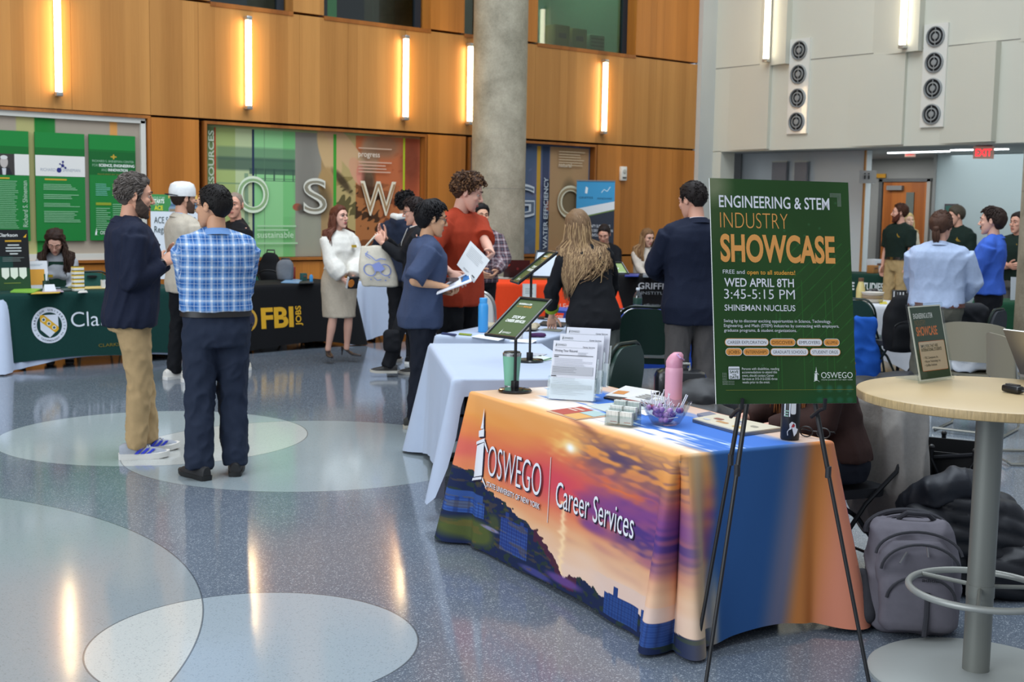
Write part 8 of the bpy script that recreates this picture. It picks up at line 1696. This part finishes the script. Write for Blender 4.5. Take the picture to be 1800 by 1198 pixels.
# roll up banner
d_=19.1; O=at(1014,318,d=d_); w=67*d_/F_PX; az=math.atan2(O[1],O[0])-PI/2; u=np.array([math.cos(az),math.sin(az),0]); t=thing('roll_up_banner','roll up banner with blue top and dark community career text, behind the black institute table','banner',(O[0],O[1],0)); h=O[2]-.06; f=flat((0,0,.06),u,(0,0,1)); b=MB(); panel(b,f,w,h,.004,plain('#1E2736',.6)); P=Print(b,f,.001,.0004)
P.poly([(0,h),(0,h-.42),(w,h-.30),(w,h)],'#3F98C8'); P.poly([(0,h-.42),(0,h-.56),(w,h-.42),(w,h-.30)],'#DDE2E4'); P.line([(0,h-.57),(w,h-.43)],.012,'#7A9A4A'); P.poly([(w*.22,h-.18),(w*.24,h-.08),(w*.30,h-.10),(w*.28,h-.19)],'#E2ECEE'); P.line([(w*.65,h-.17),(w*.72,h-.12),(w*.80,h-.15),(w*.88,h-.08)],.012,'#BFDCEA'); P.text('GRIFFISS',w*.07,h-.265,.032,'#22405A',w=w*.36); P.text('INNOVARE',w*.55,h-.275,.032,'#22405A',w=w*.38)
for i,(s_,k)in enumerate((('A COMMUNITY SUPPORTING',.80),('YOUR CAREER DEVELOPMENT IN',.94),('THE TECHNOLOGIES OF:',.68))):P.text(s_,w*.5,h-.70-.068*i,.044,'#D4D8DC',w=w*k,al='c',bold=.01)
P.poly([(w*.3,h-1.12),(w*.38,h-1.12),(w*.38,h-.98),(w*.35,h-1.0),(w*.30,h-1.04)],'#9CC03A'); P.line([(w*.66,h-1.05),(w*.68,h-.99),(w*.80,h-.99),(w*.82,h-1.05)],.022,'#9CC03A'); P.text('QUANTUM',w*.60,h-1.60,.03,'#3F98C8',w=w*.2); b.build('printed_sheet',t)
b=MB(); b.box(f(w/2,-.03,0),(w+.05,.16,.06),mat('#8A8C8E',.3,metal=.8),R=RZ(az)); b.build('base',t); b=MB(); b.box(f(w/2,h+.008,0),(w+.01,.02,.018),mat('#8A8C8E',.3,metal=.8),R=RZ(az)); b.build('top_rail',t)

# ------------------------------------------------------------------ floor things in the right foreground
gp=at(1603,1108); az0=LZ-.12
bp=thing('backpack','grey backpack with open top and adidas mark, on the floor beside the tall table','bag',tuple(gp),az0); R=RX(-.16); bp.scale=(1,1,.93); GB=cloth('#66636B',scale=30,bump=.2); GD=cloth('#3B3B40',scale=60)
T=lambda VF:([tuple(R@np.array(v))for v in VF[0]],VF[1]); TP=lambda v:R@np.array(v)
S=Shells(); S.add(T(loftvf([ring((0,.03,z),w,d,d2,n=28,e=2.8)for z,w,d,d2 in((.0,.15,.10,.10),(.02,.18,.12,.12),(.12,.19,.125,.13),(.25,.185,.12,.13),(.36,.178,.115,.11),(.43,.165,.11,.085),(.47,.14,.10,.05))]))); A,F,N=organic((S.v,S.f),.011,4); w1=wob(A,8,13,5,(1,1,1.3)); A=A+N*(.012*((1-np.abs(w1))**2-.4))[:,None]; b=MB(); b.add((A,F),GB); b.build('bag_body',bp,angle=180)
S=Shells(); S.add(T(loftvf([ring((.0,-.10,z),w,d,n=24,e=2.8)for z,w,d in((.02,.12,.05),(.05,.145,.065),(.14,.15,.07),(.22,.14,.06),(.27,.11,.035))]))); S.add(T(loftvf([ring((-.01,-.085,z),w,d,n=24,e=2.8)for z,w,d in((.22,.14,.04),(.28,.15,.06),(.34,.14,.055),(.39,.10,.03))]))); A,F,N=organic((S.v,S.f),.010,4); A=A+N*(.008*wob(A,12,17,5))[:,None]; b=MB(); b.add((A,F),GB); b.build('front_pocket',bp,angle=180)
S=Shells(); S.add(T(tubevf([(-.185,-.02,.06),(-.20,.0,.14),(-.19,.02,.22)],[.05,.055,.04],14,dome=True))); A,F,N=organic((S.v,S.f),.010,4); b=MB(); b.add((A+N*(.006*wob(A,3,20))[:,None],F),GD); b.build('side_pocket',bp,angle=180)
b=MB(); b.tube([TP((-.165+.0*a,.14,.40))if False else TP((.17*math.cos(a),.10+.03*math.sin(a),.405+.095*math.sin(a)))for a in np.linspace(PI*1.02,-.02*PI,19)],.013,GD,n=8); b.build('opening_rim',bp)
S=Shells(); S.add(T(loftvf([[(.158*math.cos(a),y,.40+(.088*math.sin(a)if math.sin(a)>0 else .05*math.sin(a)))for a in np.linspace(0,2*PI,28,endpoint=False)]for y in(.085,.125)]))); b=MB(); b.add((S.v,S.f),GB); b.build('back_panel',bp); b=MB(); b.add(T(loftvf([[(.142*math.cos(a),y,.405+(.074*math.sin(a)if math.sin(a)>0 else .05*math.sin(a)))for a in np.linspace(0,2*PI,28,endpoint=False)]for y in(.076,.086)])),plain('#1B1C26',.9)); b.build('lining',bp)
for nm,pts,r in(('zipper',[(.15*math.cos(a)-.0,-.145-.02*math.sin(a),.27+.115*math.sin(a))for a in np.linspace(PI*.98,.02*PI,17)],.006),('zipper',[(.165*math.cos(a),-.115+.02*math.sin(a),.33+.10*math.sin(a))for a in np.linspace(PI*.98,.02*PI,17)],.006),('zipper',[(.13*math.cos(a),-.158-.018*math.sin(a),.155+.10*math.sin(a))for a in np.linspace(PI*.98,.02*PI,17)],.006)):
 b=MB(); b.tube([TP(p)for p in pts],r,GD,n=6); b.build(nm,bp)
b=MB(); b.tube([TP((.012,-.172,.01)),TP((.018,-.180,.10)),TP((.022,-.172,.19))],.010,GD,n=6); b.build('seam',bp)
for p,q_ in(((.02,-.155,.385),(.025,-.165,.335)),((-.055,-.155,.35),(-.085,-.175,.305))):b=MB(); b.tube([TP(p),TP(q_)],.0045,mat('#A8A8AC',.3,metal=.8),n=6); b.build('zip_pull',bp)
b=MB(); b.tube([TP((-.05,.06,.47)),TP((-.02,.02,.50)),TP((.06,.02,.495)),TP((.10,.06,.46))],.011,GD,n=8); b.build('handle',bp)
b=MB(); fL_=flat(TP((.0,-.166,.235)),RZ(.0)@(1,0,0),R@np.array([0,-.12,1.0])); P=Print(b,fL_,.006,.0003); 
for i in range(3):P.poly([(.012+.018*i,.022),(.024+.018*i,.022),(.018+.010*i+(.018*i)*.35,.034+.009*i),(.008+.010*i+(.018*i)*.35,.028+.009*i)],'#2A2A2E')
P.text('adidas',.0,.0,.016,'#2A2A2E',w=.075,bold=.03); b.build('brand_mark',bp)
g_=random.Random(4)
def puffer(label,p,rz,parts,seed):
 t=thing('puffer_jacket',label,'jacket',tuple(p),rz); S=Shells();[S.add(x)for x in parts]; A,F,N=organic((S.v,S.f),.013,4); A=A+N*(.016*np.abs(np.sin(A[:,2]*44+7*A[:,0]+1.5*wob(A,seed,7,4)))-.008+.008*wob(A,seed+1,16,5))[:,None]; b=MB(); b.add((A,F),mat('#16181E',.5,spec=.4,kind='cloth',scale=60)); b.build('quilted_body',t,angle=180); return t
q=at(1668,1030); pj=puffer('black quilted puffer jacket heaped over a bag behind the grey backpack',q,LZ,[rbox((0,0,.17),(.46,.34,.34),.08),blob((.02,.0,.36),(.20,.16,.12)),blob((-.14,-.06,.30),(.12,.12,.10)),blob((.20,.04,.22),(.16,.18,.20)),blob((.30,.02,.10),(.14,.2,.12))],3)
S=Shells(); S.add(tubevf([(-.20,.02,.36),(-.12,-.06,.44),(-.02,-.05,.47),(.10,.0,.44),(.17,.06,.36)],[.05,.08,.085,.08,.06],16,dome=True)); S.add(blob((-.02,.06,.40),(.15,.10,.09))); A,F,N=organic((S.v,S.f),.011,5); b=MB(); b.add((A+N*(.020*((1-np.abs(wob(A,8,20,5)))**2-.5))[:,None],F),mat('#1B1E26',.55,spec=.4,kind='cloth',scale=60)); b.build('hood',pj,angle=180)
q=at(1752,1040); puffer('lower black jacket lying on the floor at right of the grey pole',q,LZ,[rbox((0,0,.10),(.36,.30,.20),.06),blob((-.06,.05,.22),(.16,.14,.12)),blob((.10,0,.12),(.14,.16,.12))],9)
# folding wagon
q=(gd(1627,5.76)+gd(1712,5.98))/2; wg=thing('folding_wagon','black folding wagon with crossed frame behind the jackets','wagon',tuple(q),LZ-.46); WB=plain('#0E0F11',.8); w,d,h=.38,.38,.56
b=MB(); 
for(x,y,sx,sy)in((0,-d/2,w,.012),(0,d/2,w,.012),(-w/2,0,.012,d),(w/2,0,.012,d)):b.box((x,y,.14+(h-.14)/2),(sx,sy,h-.14),WB)
b.box((0,0,.15),(w,d,.012),WB); b.build('fabric_box',wg); FR=mat('#26272A',.35,metal=.6)
for x in(-w/2,0,w/2):
 for y in(-d/2-.018,d/2+.018):b=MB(); b.tube([(x,y,.09),(x,y,h+.02)],.011,FR,n=8); b.ball((x,y,h+.022),.014,BLk,n=10); b.build('post',wg)
for y in(-d/2-.022,d/2+.022):
 for a,c in((-w/2,0),(0,w/2)):b=MB(); b.tube([(a,y,.16),(c,y,h-.03)],.008,FR,n=8); b.tube([(c,y,.16),(a,y,h-.03)],.008,FR,n=8); b.ball(((a+c)/2,y-.008,.35),.009,mat('#A8A8A8',.3,metal=.9),n=8); b.build('cross_brace',wg)
for x in(-w/2+.06,w/2-.06):
 for y in(-d/2,d/2):b=MB(); b.add(lathevf([(.06,-.02),(.07,-.012),(.07,.012),(.06,.02)],20),plain('#17181A',.6),RX(PI/2),(x,y,.072)); b.build('wheel',wg)
b=MB(); b.tube([(-w/2,-d/2,h),(0,-d/2-.01,h-.03),(w/2,-d/2,h)],.012,cloth('#15161A'),n=8); b.build('top_edge',wg)
# chair and coat behind the seated woman
a16=math.radians(162); f16=np.array([math.cos(a16),math.sin(a16),0]); pc=gd(1478,5.55)-f16*.05; chair('dark folding chair of the seated woman behind the sunset table, under the grey coat',pc,a16-PI/2,m=cloth('#2A2C30'),fr=mat('#222326',.3,metal=.5),group='grey chairs',slot=False).scale=(.84,.9,.93)
q=pc-f16*.27; ct=thing('coat','light grey wool coat draped over the back of the seated woman\'s chair','coat',tuple(q),a16-PI/2); S=Shells(); S.add(loftvf([ring((x0,y0,z),w,d,n=26,e=4)for z,x0,y0,w,d in((.14,.02,-.05,.13,.08),(.22,.03,-.05,.20,.11),(.40,.03,-.01,.235,.13),(.56,.03,.0,.235,.13),(.70,.02,.02,.23,.115),(.79,.0,.03,.21,.09),(.83,.0,.04,.16,.06))])); S.add(tubevf([(.20,.05,.72),(.25,.02,.56),(.24,-.02,.40)],[.05,.06,.05],14,dome=True)); A,F,N=organic((S.v,S.f),.012,4); w1=wob(A,21,11,5,(1.6,1.6,.45)); A=A+N*(.022*((1-np.abs(w1))**2-.4))[:,None]; b=MB(); b.add((A,F),cloth('#A09C96',scale=60)); b.build('coat_body',ct,angle=180)
b=MB(); b.tube([(-.20,-.10,.46),(-.22,-.13,.43)],.014,plain('#B9BCC6',.3),n=8); b.build('pocket_tissue',ct)
# bags and jackets between the tables
q=gd(1205,8.3); t=thing('suitcase','black hard case with a metal handle, right of the pink bottle','case',tuple(q),LZ); b=MB(); b.box((0,0,.30),(.34,.22,.58),mat('#121316',.3,coat=.4),bev=.05); b.build('shell',t); b=MB(); b.tube([(-.06,0,.59),(-.06,0,.625),(.06,0,.625),(.06,0,.59)],.012,mat('#B9B8B0',.25,metal=.9),n=8); b.build('handle',t)
q=gd(1248,7.3); soft('jacket_pile','black jacket heap on a chair at left of the green poster','jacket',q,[rbox((0,0,.25),(.36,.30,.5),.1),blob((0,0,.52),(.20,.16,.14)),blob((-.12,-.08,.44),(.12,.10,.10))],.014,mat('#131418',.55,kind='cloth',scale=50),.016,13,5,rz=LZ)
q=gd(1252,6.1); soft('jacket_pile','black nylon jacket behind the phone, lower left of the green poster','jacket',q,[rbox((.04,0,.30),(.40,.26,.6),.1),blob((0,0,.62),(.17,.12,.08)),blob((-.10,-.03,.56),(.10,.09,.07))],.013,mat('#17181C',.5,kind='cloth',scale=50),.014,15,7,rz=LZ)
# right middle ground
q=gd(1596,11.35); backpack('backpack','black backpack hung on the grey chair in front of the food table',(q[0],q[1],.40),LZ+.2,.36,.52,.22,BK,BLk,.015)
q=gd(1572,9.8); soft('bag_heap','dark bags heaped on the floor left of the clear sign holder','bag',q,[rbox((-.1,0,.14),(.5,.35,.28),.08),blob((.1,0,.30),(.2,.18,.12)),blob((-.2,.0,.26),(.16,.14,.12))],.016,mat('#14161B',.6,kind='cloth',scale=40),.016,11,11,rz=LZ)
q=gd(1705,10.9); soft('jacket_pile','black jacket hanging over the grey chair behind the clear sign holder','jacket',(q[0],q[1],.30),[rbox((0,0,.28),(.46,.14,.56),.06),blob((0,0,.52),(.22,.09,.08))],.014,mat('#1B1D22',.7,kind='cloth',scale=40),.014,13,13,rz=LZ+.2)
q=pS2; soft('white_jacket','crumpled white jacket on a chair seat, right of the clear sign holder','jacket',(q[0],q[1],.475),[rbox((0,0,.06),(.52,.34,.12),.05),blob((-.08,0,.13),(.20,.14,.08)),blob((.14,0,.10),(.14,.14,.08))],.012,cloth('#DADCE0',scale=30),.020,15,15,rz=LZ)
# food table and its neighbours
ZK=.7485
def onK(px,py):return at(px,py,z=ZK)
for i in range(3):q=onK(1533,531); b=MB(); b.add(lathevf([(.085,0),(.10,.006),(.115,.035),(.117,.038)],30),plain(('#C8BEB0','#A08A6E','#CFC8BE')[i],.6)); tag(b.build('takeout_bowl',loc=(q[0],q[1],ZK+.034*i)),'round paper bowl on the food table, %s of the stack'%('lowest','middle','topmost')[i],'bowl','stacked paper bowls')
q=onK(1533,528); soft('food_heap','dark wrapped food on the stacked paper bowls','food',(q[0],q[1],ZK+.075),[blob((-.03,0,.02),(.05,.04,.03)),blob((.04,0,.025),(.04,.04,.03))],.008,plain('#1E1C1E',.3),.004)
lathe_thing('drink_bottle','pale yellow bottle with brown cap beside the green poster','bottle',onK(1512,530),[('body',[(.04,0),(.045,.01),(.045,.13),(.03,.19),(.024,.21)],plain('#C9B878',.3)),('cap',[(.026,.21),(.027,.245)],plain('#6A4A34',.4))])
slab([(1546,534),(1560,534),(1558,530),(1548,530)],ZK,.004,plain('#D8C83A',.5),'napkin','yellow napkin on the food table','napkin')
q=onK(1590,527); t=thing('wire_basket','black and white striped basket at the right end of the food table','basket',tuple(q),rK); b=MB(); b.box((0,0,.05),(.26,.18,.10),plain('#16171A',.6),bev=.008); b.build('basket_body',t); b=MB()
for i in range(8):b.box((-.11+.031*i,-.092,.05),(.010,.004,.085),plain('#C8C8C8',.5))
b.build('stripes',t)
q=at(1537,478,z=.7505); carton(q[0],q[1],.7505,.22,.16,.20,'#C6C8CA','display_box','white box with a photo strip on the studies table','box')
q=at(1528,478,z=.7505); carton(at(1524,479,z=.7505)[0],at(1524,479,z=.7505)[1]-.1,.7505,.14,.12,.12,'#A8743E','cardboard_box','small brown box at the left of the studies table','box')
O=at(1776,527,z=.7485)+np.array([0,0,.0]); sheet_sign(O,LAT,np.array([0,0,1.0])+DEP*.1,.12,.25,'table_sign','plain white sign standing on the green cloth by the right column',None,'#C9CDD2',lambda P,w,h:None,clear=False)
q=gd(1530,11.6); soft('blue_cloth_bag','bright blue cloth hanging beside the food table, next to the poster','cloth',(q[0],q[1],.05),[rbox((0,0,.34),(.22,.08,.62),.03),blob((.05,0,.22),(.12,.06,.22))],.014,cloth('#1E56B0',scale=30),.012,14,17,rz=LZ)
